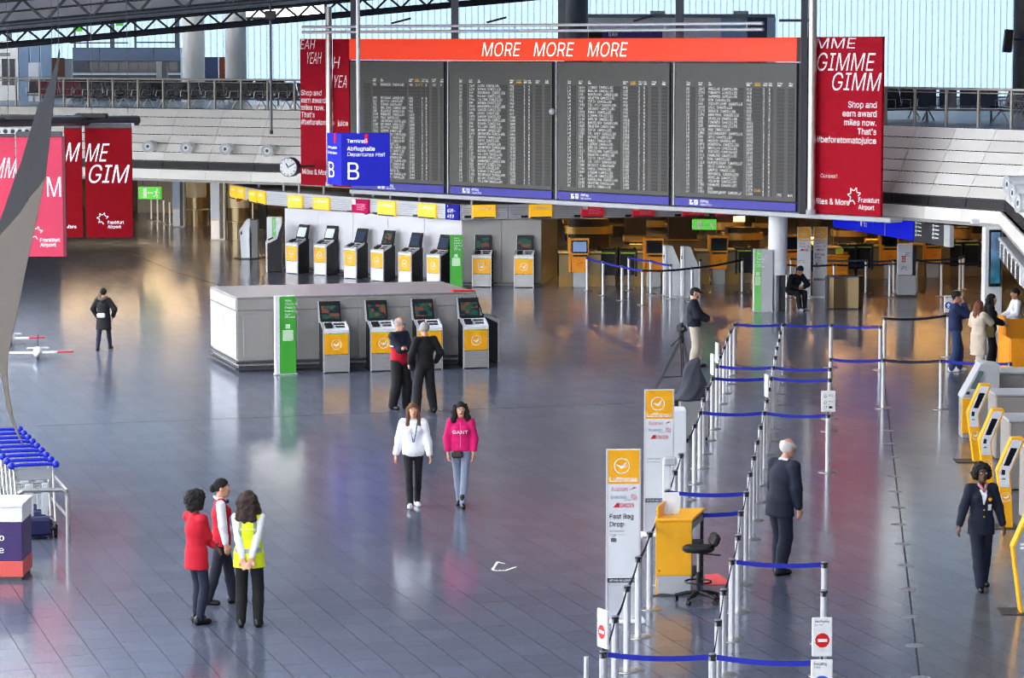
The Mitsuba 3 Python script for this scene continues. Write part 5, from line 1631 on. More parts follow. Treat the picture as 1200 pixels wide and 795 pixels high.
# ---------------------------------------------------------------- grey sail hung near the viewer
dS = 30.0
def sail(pts, y0, y1, bulge):
    """closed outline in the picture plane of depth dS, made a cushion-like shell"""
    return None
up = [(69, 57), (70, 63), (66.5, 91), (62.7, 120), (57.4, 168), (52.6, 208.5), (45, 220), (36, 230), (24, 249), (0, 276), (-14, 290), (-22, 296), (-10, 276), (0, 259), (19, 204), (24, 192), (45.5, 120), (50, 118), (60, 91), (66.5, 71)]
lo = [(52.6, 208.5), (50, 220), (42, 260), (33.5, 299), (28, 325), (21, 362), (14.5, 392), (9, 418), (8, 440), (10, 462), (15, 490), (26, 521), (18, 506), (8, 480), (0, 432), (-12, 380), (-22, 330), (-22, 296), (-14, 290), (0, 276), (24, 249), (36, 230), (45, 220)]
def shell(outline, yc, swing, thick):
    q = np.array([at(x, y, yc) for x, y in outline])
    x, z = q[:, 0], q[:, 2]
    poly = sg.Polygon(np.stack([x, z], 1)).buffer(0)
    m = extr(poly.segmentize(.12), thick)
    m = m.subdivide_to_size(.25)
    v = np.array(m.vertices)
    dep = yc + swing(v[:, 0], v[:, 1])
    return trimesh.Trimesh(np.stack([v[:, 0] * dep / yc, dep + v[:, 2], CAM_H + (v[:, 1] - CAM_H) * dep / yc], 1), m.faces, process=False)
ps_ = P()
ps_.add('upper_blade', shell(up, dS, lambda x, z: .35 * (z - 5.0) + .5 * (x + 5), .04), M('sail_dark', (84, 84, 86), .6))
ps_.add('lower_blade', shell(lo, dS, lambda x, z: .20 * (z - 5.0) + .5 * (x + 5), .04), M('sail_pale', (150, 140, 128), .6))
tip = at(69, 58, dS + .35 * 2.13 + .5 * .31)
ps_.add('suspension_wire', rod(tip, tip + [0, 0, 8.3], .004, 5), DGREY)
ps_.place('hanging_sail', 'tall grey pointed sail sculpture hanging at the left picture edge', 'sculpture')

# ---------------------------------------------------------------- luggage trolleys with their rail and a counter
def trolley():
    p = P()
    p.add('handle_bar', tube([(-.31, -.02, 1.02), (-.2, -.05, 1.035), (.2, -.05, 1.035), (.31, -.02, 1.02)], .028), M('trolley_blue', (20, 40, 190), .4), smooth=40)
    for s in (-1, 1):
        p.add('handle_knob', shift(trimesh.creation.icosphere(2, .055), s * .325, -.02, 1.02), M('trolley_blue'), smooth=True)
        p.add('upright', tube([(s * .29, .02, 1.0), (s * .28, -.10, .7), (s * .27, -.36, .22)], .018), STEEL, smooth=40)
        p.add('side_rail', tube([(s * .27, -.36, .22), (s * .22, .55, .17), (s * .14, 1.0, .17)], .018), STEEL, smooth=40)
        p.add('wheel', moved(trimesh.creation.cylinder(.075, .04, sections=16), trimesh.transformations.concatenate_matrices(trimesh.transformations.translation_matrix([s * .26, -.40, .075]), trimesh.transformations.rotation_matrix(math.pi / 2, [0, 1, 0]))), RUB)
    p.add('front_wheel', moved(trimesh.creation.cylinder(.06, .05, sections=16), trimesh.transformations.concatenate_matrices(trimesh.transformations.translation_matrix([0, .95, .06]), trimesh.transformations.rotation_matrix(math.pi / 2, [0, 1, 0]))), RUB)
    p.add('sign_panel', bx(-.27, .27, -.03, -.015, .80, .97, .006), M('trolley_panel', (150, 154, 158), .4))
    p.add('basket', join(rod((-.28, .02, .74), (.28, .02, .74), .012, 6), rod((-.28, .02, .60), (.28, .02, .60), .012, 6), *[rod((x, .02, .60), (x, .02, .74), .008, 6) for x in (-.2, -.1, 0, .1, .2)], rod((-.28, .3, .66), (.28, .3, .66), .012, 6)), STEEL, kind='stuff')
    p.add('back_panel', rot(bx(-.15, -.02, -.14, -.125, .24, .80, .006), 8, [1, 0, 0], (0, .1, .5)), M('trolley_pale', (206, 214, 216), .4))
    p.add('back_panel', rot(bx(.10, .20, -.12, -.105, .24, .80, .006), 8, [1, 0, 0], (0, .1, .5)), M('trolley_pale'))
    p.add('bumper', tube([(-.27, -.38, .16), (-.22, -.58, .16), (.22, -.58, .16), (.27, -.38, .16)], .03), BLACK, smooth=40)
    p.add('deck', bx(-.24, .24, -.36, .95, .17, .20, .008), DGREY)
    p.add('brake_box', bx(-.19, .19, -.62, -.36, .05, .32, .04), NAVY)
    return p


TROL = trolley()
a0, a1 = G(39, 544.5, 1.03), G(-1, 503.5, 1.03)
for k in range(9):
    q = a0 + (a1 - a0) * k / 8
    TROL.place('luggage_trolley', ['nearest blue-handled luggage trolley in the nested row by the chrome rail', 'second luggage trolley from the near end of the nested row', 'third luggage trolley from the near end of the nested row', 'fourth luggage trolley from the near end of the nested row', 'fifth luggage trolley from the near end of the nested row', 'sixth luggage trolley from the near end of the nested row', 'seventh luggage trolley from the near end of the nested row', 'luggage trolley at the far end but one of the nested row', 'luggage trolley at the far end of the nested row'][k], 'luggage trolley', TR(q[0], q[1], 0, 16.4), 'nested luggage trolleys')
r0, r1 = G(80, 638), G(22, 640)
r0 = np.array([*r0, 0]); r1 = np.array([*r1, 0])
e = (r0 - r1) / np.linalg.norm(r0 - r1)
far = r0 + np.array([*(A_DIR * 4.2), 0])
prl = P()
prl.add('front_hoop', tube([r1, r1 + [0, 0, .70], r1 + [0, 0, .76] + e * .02, r1 + e * .08 + [0, 0, .80], r0 - e * .08 + [0, 0, .80], r0 + [0, 0, .76] - e * .02, r0 + [0, 0, .70], r0], .032, 10), STEEL, smooth=40)
prl.add('side_rail', tube([r0 + [0, 0, .78], far + [0, 0, .78]], .028, 10), STEEL, smooth=40)
prl.add('lower_rail', tube([r0 + [0, 0, .40], far + [0, 0, .40]], .022, 10), STEEL, smooth=40)
prl.add('far_post', rod(far, far + [0, 0, .8], .03, 10), STEEL, smooth=40)
prl.place('trolley_rail', 'chrome tube rail framing the near end of the trolley row', 'rail')
gq = G(27, 681)
pcn = P()
pcn.add('body', bx(-1.3, 0, 0, .75, .05, .98, .01), M('counter_purple', (52, 22, 92), .4))
pcn.add('white_band', bx(-1.3, .006, -.006, .756, .80, 1.0, .006), WHITE)
pcn.add('red_band', bx(-1.3, .004, -.004, .754, .05, .27, .006), M('counter_red', (214, 84, 76), .45))
pcn.add('desktop', bx(-1.32, .02, -.03, .78, 1.0, 1.05, .012), WHITE)
pcn.add('plinth', bx(-1.28, -.02, .02, .73, 0, .05), DGREY)
pcn.add('lettering', xz(txt('o', .09, True), -.008, -.31, .55), PRINT)
pcn.add('lettering', xz(txt('e', .09), -.008, -.31, .38), PRINT)
pcn.place('promotion_counter', 'white-topped counter with a purple and red front at the left picture edge', 'counter', TR(gq[0], gq[1]))

# small aeroplane-shaped floor ornaments
def plane_model():
    p = P()
    ang = np.linspace(0, 1, 14)
    fus = lathe([(0, -.62), (.05, -.55), (.09, -.40), (.10, -.1), (.095, .2), (.06, .5), (.02, .68), (0, .70)], 18)
    p.add('fuselage', shift(rot(fus, 90, [1, 0, 0]), 0, 0, .16), M('ornament_white', (226, 230, 236), .35), smooth=40)
    p.add('wing', slab(sg.Polygon([(-.06, -.12), (-.85, .10), (-.88, .22), (-.06, .20)]), .13, .16), M('ornament_white'))
    p.add('wing', slab(sg.Polygon([(.06, -.12), (.45, .0), (.45, .20), (.06, .20)]), .13, .16), M('ornament_white'))
    p.add('wing_tip', slab(sg.Polygon([(.45, 0), (.80, .10), (.82, .20), (.45, .20)]), .13, .165), M('ornament_red', (206, 60, 70), .45), label='red wing tip')
    p.add('tail_fin', side_extr([(.45, .2), (.66, .2), (.72, .52), (.60, .52)], -.012, .012), M('ornament_dark', (60, 60, 70), .5), label='dark tail fin')
    p.add('tailplane', slab(sg.Polygon([(-.26, .56), (.26, .56), (.22, .68), (-.22, .68)]), .19, .21), M('ornament_white'))
    p.add('stand', join(rod((0, -.2, 0), (0, -.2, .10), .03, 8), rod((0, .2, 0), (0, .2, .10), .03, 8)), DGREY, kind='stuff')
    return p


PM = plane_model()
g = G(44, 421)
PM.place('plane_ornament', 'white aeroplane-shaped floor ornament with a red wing tip, near the grey sail', 'ornament', TR(g[0], g[1], 0, 8))
g = G(12, 404)
PM.place('plane_ornament', 'aeroplane-shaped floor ornament further back, half hidden by the grey sail', 'ornament', TR(g[0], g[1], 0, 8))

# ---------------------------------------------------------------- far left below the gallery
def stele(px0, px1, ytop, ybot, label):
    g = G((px0 + px1) / 2, ybot)
    w = (px1 - px0) / FPX * g[1]
    p = P()
    p.add('frame', bx(-w / 2, w / 2, 0, .25, 0, 2.45, .01), LGREY)
    p.add('screen', bx(-w / 2 + .03, w * .10, -.01, 0, .8, 2.35), M('screen_pale_blue', (150, 172, 204), .3))
    p.add('lower_field', bx(-w / 2 + .03, w * .10, -.01, 0, .06, .72), M('stele_white', (220, 224, 230), .4))
    p.add('dark_edge', bx(w * .14, w * .40, -.008, 0, .06, 2.38), DGREY)
    p.place('advert_stele', label, 'advertising stand', TR(g[0], g[1], 0, -10))


stele(202, 216.5, 212, 266.5, 'grey advertising stele with a pale screen, left one at the far left columns')
stele(246.7, 264, 212, 281.6, 'grey advertising stele with a pale screen, between the two round columns')
for k, (x0, x1, yb, ys_) in enumerate([(217, 241, 265.7, 231.7), (265.5, 291, 281.5, 244)]):
    g = G((x0 + x1) / 2, yb)
    r = (x1 - x0) / 2 / FPX * g[1]
    zs = at((x0 + x1) / 2, ys_, g[1])[2]
    p = P()
    p.add('steel_casing', vcyl(0, 0, 0, zs, r * .97, 32), M('casing_steel', (150, 132, 100), .3, metal=.85), smooth=40)
    p.add('upper_shaft', vcyl(0, 0, zs, 2.68, r, 32), BEIGE, smooth=40)
    p.add('guard_ring', moved(trimesh.creation.torus(r * 1.25, .02, 32, 8), trimesh.transformations.translation_matrix([0, 0, .68])), STEEL, smooth=True)
    for a in (30, 150, 270):
        c, s_ = math.cos(math.radians(a)) * r * 1.25, math.sin(math.radians(a)) * r * 1.25
        p.add('guard_post', rod((c, s_, 0), (c, s_, .68), .018, 8), STEEL)
    if k:
        p.add('alarm_box', bx(-.02, .14, -r - .05, -r + .03, zs + .25, zs + .38, .01), M('alarm_red', (190, 40, 24), .5))
    p.place('casing_column', ['round beige column in a steel casing, left one below the left gallery', 'round beige column in a steel casing with a red alarm box, below the fascia end'][k], 'column', TR(g[0], g[1] + r))
for k, (x, yt, yb) in enumerate([(177.5, 226, 257.5), (184.8, 226, 259), (192, 229, 261), (199, 228, 263)]):
    g = G(x, yb)
    POST.place('belt_post', f'white belt post below the far exit sign, {ORD[k]} from the left', 'belt post', TR(g[0], g[1]), 'far posts by the exit sign')
gp = G(182, 252)
one('partition', bx(-.95, .95, 0, .2, 0, 2.3, .01), M('partition_grey', (150, 144, 132), .5), 'grey partition wall behind the far exit sign', 'partition', T=TR(gp[0], gp[1] + 1.5))
g = G(293, 303)
pmk = P()
pmk.add('body', side_extr([(-.30, 0), (.18, 0), (.25, 1.0), (.22, 1.35), (-.05, 1.35), (-.38, .95)], -.02, .02), WHITE)
pmk.add('shell', bx(.02, .30, -.25, .22, .02, 1.34, .02), MGREY)
pmk.add('side_panel', rot(shift(extr([(-.28, 0), (.02, 0), (.02, 1.36), (-.08, 1.36), (-.34, .98), (-.33, .88)], .4), 0, 0, -.2), 90, [1, 0, 0]), WHITE)
pmk.add('black_strip', bx(.0, .08, -.26, -.24, .05, .90), BLACK)
pmk.add('slot', bx(-.30, -.24, -.206, -.20, .82, .94), BLACK)
pmk.add('base_ring', lathe([(0, .03), (.55, .03), (.6, .0), (0, 0)], 28), DSTEEL)
pmk.add('mast', rod((.1, .1, 1.3), (.1, .1, 2.0), .03, 8), BEIGE)
pmk.place('info_kiosk', 'white angular information kiosk standing alone at the far left', 'kiosk', TR(g[0], g[1]))
g = G(308, 279)
pbs = P()
pbs.add('screen', rot(bx(-.18, .18, -.04, .04, .35, 1.30, .03), 8, [1, 0, 0], (0, 0, .3)), BLACK)
pbs.add('stand', bx(-.04, .04, -.02, .06, 0, .5), DGREY)
pbs.add('foot', bx(-.2, .2, -.2, .2, 0, .03, .01), DGREY)
pbs.place('floor_screen', 'black upright screen on a stand behind the white information kiosk', 'screen', TR(g[0], g[1]))
# ---------------------------------------------------------------- roof structure at the top left
def zr(x, y):
    return 8.62 + .09 * (x + 12.6) - .015 * (y - 85)


prf = P()
c = [(-34, 79), (3, 79), (3, 108), (-34, 108)]
v = np.array([[x, y, zr(x, y) + o] for o in (0.0, .25) for x, y in c])
m = trimesh.convex.convex_hull(v)
prf.add('sheeting', m, M('roof_sheet', (196, 200, 206), .6))
for k in range(4):
    y = 82 + 8 * k
    a = np.array([[x, yy, zr(x, yy) + o] for o in (-.06, 0.0) for x in (-34, 3) for yy in (y - .06, y + .06)])
    prf.add('purlin', trimesh.convex.convex_hull(a), TRUSS)
prf.place('ceiling_low_roof', 'grey low roof at the far left of the hall', None, kind='structure', number=False)
for k, (y, hgt) in enumerate([(81, .66), (105, .42)]):
    xa, xb = -20.0 * y / 100 - .6, min(2.5, 80 / FPX * y + .6)
    p = P()
    ends = [np.array([x, y, zr(x, y) - .10]) for x in (xa, xb)]
    lowe = [e - [0, 0, hgt] for e in ends]
    p.add('top_chord', rod(*ends, .055, 10), TRUSS, smooth=40)
    p.add('bottom_chord', rod(*lowe, .06, 10), TRUSS, smooth=40)
    n = int((xb - xa) / (1.25 if k == 0 else .9))
    for j in range(n):
        a = lowe[0] + (lowe[1] - lowe[0]) * (j / n)
        b = ends[0] + (ends[1] - ends[0]) * ((j + .5) / n)
        d = lowe[0] + (lowe[1] - lowe[0]) * ((j + 1) / n)
        p.add('diagonal', rod(a, b, .038, 6), TRUSS)
        p.add('diagonal', rod(b, d, .038, 6), TRUSS)
    if k == 1:
        p.add('edge_beam', rod(lowe[0] - [0, 0, .06], lowe[1] - [0, 0, .06], .11, 8), TRUSS)
    p.place('roof_truss', ['dark lattice roof truss nearer the viewer at the top left', 'farther dark lattice roof truss along the roof edge'][k], 'roof truss')
pj = P()
for (x0, x1, y0, y1) in [(-18, -3, 73, 106), (-10, 0.5, 73, 106)]:
    pass
for px, py, d, nme in ((92, 34, 107, 'left'), (140, 27.5, 107, 'right')):
    q = at(px, py, d)
    p = P()
    p.add('light_box', bx(-.14, .14, -.05, .05, -.09, .09, .01), M('exit_green'), emit=(.0022, .011, .0009))
    p.add('hanger', rod((0, 0, .09), (0, 0, zr(q[0], d) - q[2]), .01, 5), DGREY)
    p.place('small_exit_sign', f'small green exit sign under the roof edge, {nme} one of two', 'exit sign', TR(*q))
q = at(318, 155, 82)
p = P()
p.add('tube', rod(q, [q[0], q[1], 9.9], .035, 10), DSTEEL, smooth=40)
p.add('end_cap', rod(q - [0, 0, .05], q + [0, 0, .05], .05, 10), BLACK)
p.add('top_box', cbox(.30, .2, .25, .02, (q[0], q[1], at(318, 18, 82)[2])), BLACK)
p.place('hanging_rod', 'thin dark rod hanging in front of the left gallery', 'rod')

# ---------------------------------------------------------------- gallery railing with glass
RAILT = M('rail_top', (196, 190, 178), .35, metal=.5)
RAILP = M('rail_post', (170, 165, 152), .4, metal=.4)
ol = offset_line(-1.12)
for i, (label, t0, t1) in {0: ('glass railing at the far left end of the gallery', .3, 1), 1: ('glass railing along the left gallery, above the round nozzles', 0, 1), 2: ('glass railing behind the flight board', 0, 1), 3: ('glass railing at the right gallery corner', 0, 1)}.items():
    a, b = ol[i], ol[i + 1]
    L_ = np.linalg.norm(b - a)
    n = max(2, int(round(L_ * (t1 - t0) / 1.15)))
    p = P()
    pl = Plane(a, b)
    p.add('hand_rail', rod([*(a + (b - a) * t0), 6.08], [*(a + (b - a) * t1), 6.08], .035, 10), RAILT, smooth=40)
    p.add('lower_rail', rod([*(a + (b - a) * t0), 5.98], [*(a + (b - a) * t1), 5.98], .016, 8), RAILP, smooth=40)
    for k in range(n + 1):
        s = L_ * (t0 + (t1 - t0) * k / n)
        s = min(max(s, .05), L_ - .05)
        p.add('post', pl.box(s - .03, s + .03, 5.0, 6.07, -.04, .04, .008), RAILP)
        if k < n:
            s2 = L_ * (t0 + (t1 - t0) * (k + 1) / n)
            m = Plane(a, b).flat(rect2(s + .05, s2 - .05, 5.14, 5.94), 0, 0, 0.0)
            p.add('glass_pane', m, GLASSP)
    p.place('gallery_railing', label, 'railing')


# ---------------------------------------------------------------- seats on the gallery
def seats(n, mat, blue=False):
    p = P()
    W = .58
    p.add('beam', bx(-n * W / 2, n * W / 2, .05, .11, .30, .36), DSTEEL)
    for k in range(n):
        x = -n * W / 2 + W * (k + .5)
        p.add('seat', rot(bx(x - .25, x + .25, -.24, .22, .40, .44, .015), -4, [1, 0, 0], (0, 0, .42)), mat)
        p.add('backrest', rot(bx(x - .25, x + .25, .20, .24, .44, .92, .015), -16, [1, 0, 0], (0, .22, .44)), mat)
    for k in range(n + 1):
        x = -n * W / 2 + W * k
        p.add('armrest', tube([(x, .20, .42), (x, .16, .62), (x, -.18, .62), (x, -.18, .40)], .016, 6), STEEL)
    for x in (-n * W / 2 + .25, n * W / 2 - .25):
        p.add('leg', join(rod((x, .08, .33), (x, -.20, .0), .022, 6), rod((x, .08, .33), (x, .30, .0), .022, 6)), STEEL)
    return p


SEATB, SEATR = seats(4, M('seat_black', (34, 35, 38), .5)), seats(3, M('seat_red', (150, 24, 40), .5))
pl = Plane(LIP[1], LIP[2])
da = facing(pl.X)
k = 0
for j, px in enumerate(range(2, 352, 29)):
    s = pl.hit(px, 110)[0]
    q = pl.pt(s, 0, -3.0)
    (SEATR if j < 2 else SEATB).place('seat_row', {0: 'row of red gallery seats at the left picture edge', 1: 'row of red gallery seats beside the grey sail'}.get(j, f'row of black gallery seats crosswise behind the left railing, {ORD[j - 2]} from the sail side'), 'seat row', TR(q[0], q[1], 5.06, da), None if j < 2 else 'black seat rows on the left gallery')
pl2 = Plane(LIP[3], LIP[4])
names = ['row of black seats on the right gallery, just right of the GIMME banner', 'row of blue-grey seats in the middle of the right gallery', 'row of black seats on the right gallery, left of the dark box']
SEATU = seats(4, M('seat_blue', (62, 72, 88), .4))
for j, (px, py, dd) in enumerate([(1062, 142, 35), (1124, 142.5, 165), (1180, 144, -85)]):
    q = G(px, py, 5.06)
    (SEATU if j == 1 else SEATB).place('seat_row', names[j], 'seat row', TR(q[0], q[1], 5.06, dd))
q = G(1046, 139, 5.06)
SEATB.place('seat_row', 'row of black seats on the right gallery, partly behind the GIMME banner', 'seat row', TR(q[0], q[1], 5.06, 35))
for j, (x, y, dd) in enumerate([(-14, 108, 10), (-9.5, 107, 0), (-5.5, 105, -10), (-17, 109, 0)]):
    SEATB.place('seat_row', ['row of black seats deeper on the left gallery below the dark blue booth', 'row of black seats deeper on the left gallery before the first thick column', 'row of black seats deeper on the left gallery before the second thick column', 'row of black seats deeper on the left gallery by the white box'][j], 'seat row', TR(x, y, 5.06, dd))

# ---------------------------------------------------------------- columns and booths on the gallery
for k, (x0, x1, d, mat) in enumerate([(214, 240, 113, CONC), (264, 289, 112, CONC), (661, 689, 111, M('pillar_dark', (92, 96, 98), .5)), (1187, 1214, 98, M('pillar_black', (52, 54, 58), .5))]):
    q = at((x0 + x1) / 2, 90, d)
    p = P()
    r = (x1 - x0) / 2 / FPX * d
    p.add('shaft', vcyl(0, 0, 5.06, 10.2 if k < 2 else 15.0, r, 36), mat, smooth=40)
    p.add('base_ring', vcyl(0, 0, 5.06, 5.35, r * 1.06, 36), LGREY, smooth=40)
    p.place('gallery_column', ['thick round concrete column on the left gallery, left one', 'thick round concrete column on the left gallery, right one', 'round dark grey column behind the header sign', 'dark round column at the right picture edge on the gallery'][k], 'column', TR(q[0], q[1]))


def rel(d):
    """upright plane facing the viewer at depth d, origin x=0"""
    return Plane((-40, d), (40, d))


def rect_at(p, name, pl, x0, x1, y0, y1, o0, o1, mat, **kw):
    (s0, z1), (s1, z0) = pl.hit(x0, y0), pl.hit(x1, y1)
    return p.add(name, pl.box(s0, s1, z0, z1, o0, o1, kw.pop('r', 0.0)), mat, **kw)


NB, NB2, NB3 = M('booth_blue', (70, 92, 118), .3), M('booth_blue_dark', (34, 46, 62), .25), M('booth_sill', (190, 200, 210), .4)
pl = rel(115)
p = P()
rect_at(p, 'body', pl, 85, 212, 56, 119, -2.0, 0, NB2)
for k in range(4):
    rect_at(p, 'upper_panel', pl, 85.5 + 31.7 * k, 116.5 + 31.7 * k, 56.5, 71, 0, .03, NB)
for k in range(9):
    rect_at(p, 'window_pane', pl, 105 + 11.6 * k, 115.6 + 11.6 * k, 73, 84, 0, .02, M('booth_glass', (22, 28, 38), .1))
rect_at(p, 'sill', pl, 86, 212, 85.5, 88, 0, .10, NB3)
rect_at(p, 'left_panel', pl, 85.5, 104, 72, 85, 0, .03, NB2)
p.place('gallery_booth', 'long dark blue booth with a glazed band on the left gallery', 'booth')
p = P()
for k, (x, w) in enumerate([(88, 3), (103, 3), (132, 6), (159, 3.4), (208, 6)]):
    rect_at(p, 'mullion', rel(117), x - w / 2, x + w / 2, 20, 119, -.1, .1, M('mullion_dark', (64, 70, 76), .5))
rect_at(p, 'transom', rel(117), 82, 150, 49.5, 51, -.08, .08, M('mullion_dark'))
rect_at(p, 'transom', rel(117), 160, 206, 49, 50.5, -.08, .08, M('mullion_dark'))
p.place('window_2', 'dark mullions of the window behind the blue booth', None, kind='structure', number=False)
pl = rel(116)
p = P()
rect_at(p, 'wall', pl, -40, 22, 48, 121, -1.0, 0, M('kiosk_white', (222, 220, 214), .5))
rect_at(p, 'door_leaf', pl, 2, 10, 69, 100, 0, .03, BLACKG)
rect_at(p, 'door_leaf', pl, 11, 18, 69, 100, 0, .03, BLACKG)
rect_at(p, 'vent', pl, 0, 12, 62, 66, 0, .03, MGREY)
p.place('gallery_shop', 'white-walled room with dark doors on the gallery at the left picture edge', 'room')
p = P()
for k in range(3):
    rect_at(p, 'board', pl, 22.5 + 12.6 * k, 34.5 + 12.6 * k, 48, 121, -.3, .02, M('panel_blue_grey', (104, 128, 154), .4))
p.place('partition', 'blue-grey boarded partition on the left gallery', 'partition')
p = P()
rect_at(p, 'box', rel(112), 33, 46, 73.5, 119, -.4, 0, M('lit_white', (240, 242, 244), .5))
p.place('display_box', 'bright white box before the blue-grey partition', 'box')
p = P()
rect_at(p, 'wall', rel(118.5), 60, 85, 69, 119, -.3, 0, M('grey_partition', (150, 150, 152), .5))
f = rect_at(p, 'poster', rel(118.5), 49, 76, 68, 90, 0, .02, M('poster_brown', (120, 74, 52), .5))
p.add('poster_patch', rel(118.5).box(rel(118.5).hit(53, 80)[0], rel(118.5).hit(58, 80)[0], 6.1, 6.6, .02, .03), M('poster_skin', (214, 176, 168), .5), f)
p.place('partition', 'grey partition with a brown poster beside the grey sail tip', 'partition')
p = P()
rect_at(p, 'board', rel(117), 240, 256, 67, 119, -.1, 0, M('poster_blue', (78, 90, 132), .5))
rect_at(p, 'board', rel(117), 256.3, 264, 67, 119, -.1, 0, M('poster_rust', (150, 66, 30), .5))
p.place('billboard', 'blue and rust advertising panel between the two thick columns', 'panel')
p = P()
rect_at(p, 'stand', rel(110), 183, 190, 72, 120, -.1, 0, M('kiosk_white'))
rect_at(p, 'side', rel(110), 190, 196, 73, 120, -.3, -.02, MGREY)
p.place('info_stand', 'narrow white information stand before the blue booth', 'stand')

pl = rel(114)
p = P()
rect_at(p, 'wall', pl, 680, 845, 20, 119, -3, 0, M('pavilion_light', (226, 228, 228), .5))
rect_at(p, 'roof_edge', pl, 678, 908, 16.5, 20.5, -3.1, .15, MGREY)
rect_at(p, 'corner_panel', pl, 845, 875, 20.5, 119, -3, .02, M('pavilion_blue', (150, 176, 204), .4))
rect_at(p, 'dark_panel', pl, 875, 899, 20.5, 119, -3, .01, M('pavilion_dark', (50, 70, 98), .3))
rect_at(p, 'end_panel', pl, 899, 908, 20.5, 119, -3, .02, M('pavilion_pale', (190, 212, 232), .4))
rect_at(p, 'dark_opening', pl, 690, 706, 34, 119, 0, .01, BLACK)
s_ = rect_at(p, 'screen', pl, 706, 776, 36, 60, 0, .05, M('pavilion_screen', (40, 40, 130), .3))
(sx, z1), _ = pl.hit(715, 38), 0
p.add('lettering', pl.flat(txt('BAR', .14, True), pl.hit(713, 38)[0], pl.hit(713, 42.5)[1], .06), PRINT, s_)
for x in (763, 861):
    rect_at(p, 'roof_hatch', pl, x, x + 17, 12.5, 17, -1, -.4, LGREY)
p.place('gallery_pavilion', 'pale grey and blue pavilion on the gallery behind the header sign', 'pavilion')
q = at(1181, 48, 97)
p = P()
p.add('housing', rot(cbox(.26, .30, .76, .02), 6, [0, 1, 0]), BLACK)
p.add('grille', rot(cbox(.04, .26, .70, .01, (.15, 0, 0)), 6, [0, 1, 0]), LGREY)
p.add('bracket', rod((.1, 0, .05), (.55, .3, .05), .03, 8), DGREY)
p.place('wall_speaker', 'black slanting loudspeaker on the dark column at the right edge', 'loudspeaker', TR(*q))
p = P()
g = at(1190, 150, 78)
p.add('body', cbox(1.1, .6, .95, .02, (0, 0, .475)), BLACKG)
p.add('lid', cbox(1.14, .64, .05, .01, (0, 0, .97)), DGREY)
q = pl2.pt(pl2.hit(1196, 140)[0], 0, -1.9)
p.place('gallery_box', 'black waist-high box behind the railing at the right gallery edge', 'box', TR(q[0], q[1], 5.06, -40))
# ---------------------------------------------------------------- people: smooth-blended bodies
def surface(f, lo, hi, h):
    """triangles of the zero level of f(points) by surface nets"""
    lo, hi = np.asarray(lo, float), np.asarray(hi, float)
    n = np.ceil((hi - lo) / h).astype(int) + 2
    ax = [lo[k] + h * np.arange(n[k]) for k in range(3)]
    val = f(ax)
    s = val < 0
    cube = np.zeros(tuple(n - 1), int)
    for dx in (0, 1):
        for dy in (0, 1):
            for dz in (0, 1):
                cube += s[dx:n[0] - 1 + dx, dy:n[1] - 1 + dy, dz:n[2] - 1 + dz]
    act = (cube > 0) & (cube < 8)
    idx = -np.ones(act.shape, int)
    idx[act] = np.arange(act.sum())
    cells = np.argwhere(act)
    acc, cnt = np.zeros((len(cells), 3)), np.zeros(len(cells))
    corners = [(a, b, c) for a in (0, 1) for b in (0, 1) for c in (0, 1)]
    cv = {c: val[cells[:, 0] + c[0], cells[:, 1] + c[1], cells[:, 2] + c[2]] for c in corners}
    for a in corners:
        for k in range(3):
            if a[k] == 0:
                b = tuple(1 if j == k else a[j] for j in range(3))
                va, vb = cv[a], cv[b]
                m = (va < 0) != (vb < 0)
                t = va / np.where(m, va - vb, 1)
                p = np.tile(np.array(a, float), (len(cells), 1))
                p[:, k] += t
                acc[m] += p[m]
                cnt[m] += 1
    v = lo + h * (cells + acc / cnt[:, None])
    faces = []
    for k in range(3):
        i, j = [(1, 2), (2, 0), (0, 1)][k]
        sl0 = [slice(None)] * 3
        sl1 = [slice(None)] * 3
        sl0[k], sl1[k] = slice(0, -1), slice(1, None)
        cross = s[tuple(sl0)] != s[tuple(sl1)]
        e = np.argwhere(cross)
        ok = (e[:, i] > 0) & (e[:, j] > 0) & (e[:, i] < n[i] - 1) & (e[:, j] < n[j] - 1)
        e = e[ok]
        inside = s[tuple(sl0)][tuple(e.T)]
        def cell(di, dj):
            c = e.copy()
            c[:, i] -= di
            c[:, j] -= dj
            return idx[c[:, 0], c[:, 1], c[:, 2]]
        q = np.stack([cell(1, 1), cell(0, 1), cell(0, 0), cell(1, 0)], 1)
        q[~inside] = q[~inside][:, ::-1]
        faces.append(q)
    q = np.vstack(faces)
    q = q[(q >= 0).all(1)]
    return trimesh.Trimesh(v, np.vstack([q[:, [0, 1, 2]], q[:, [0, 2, 3]]]), process=False)


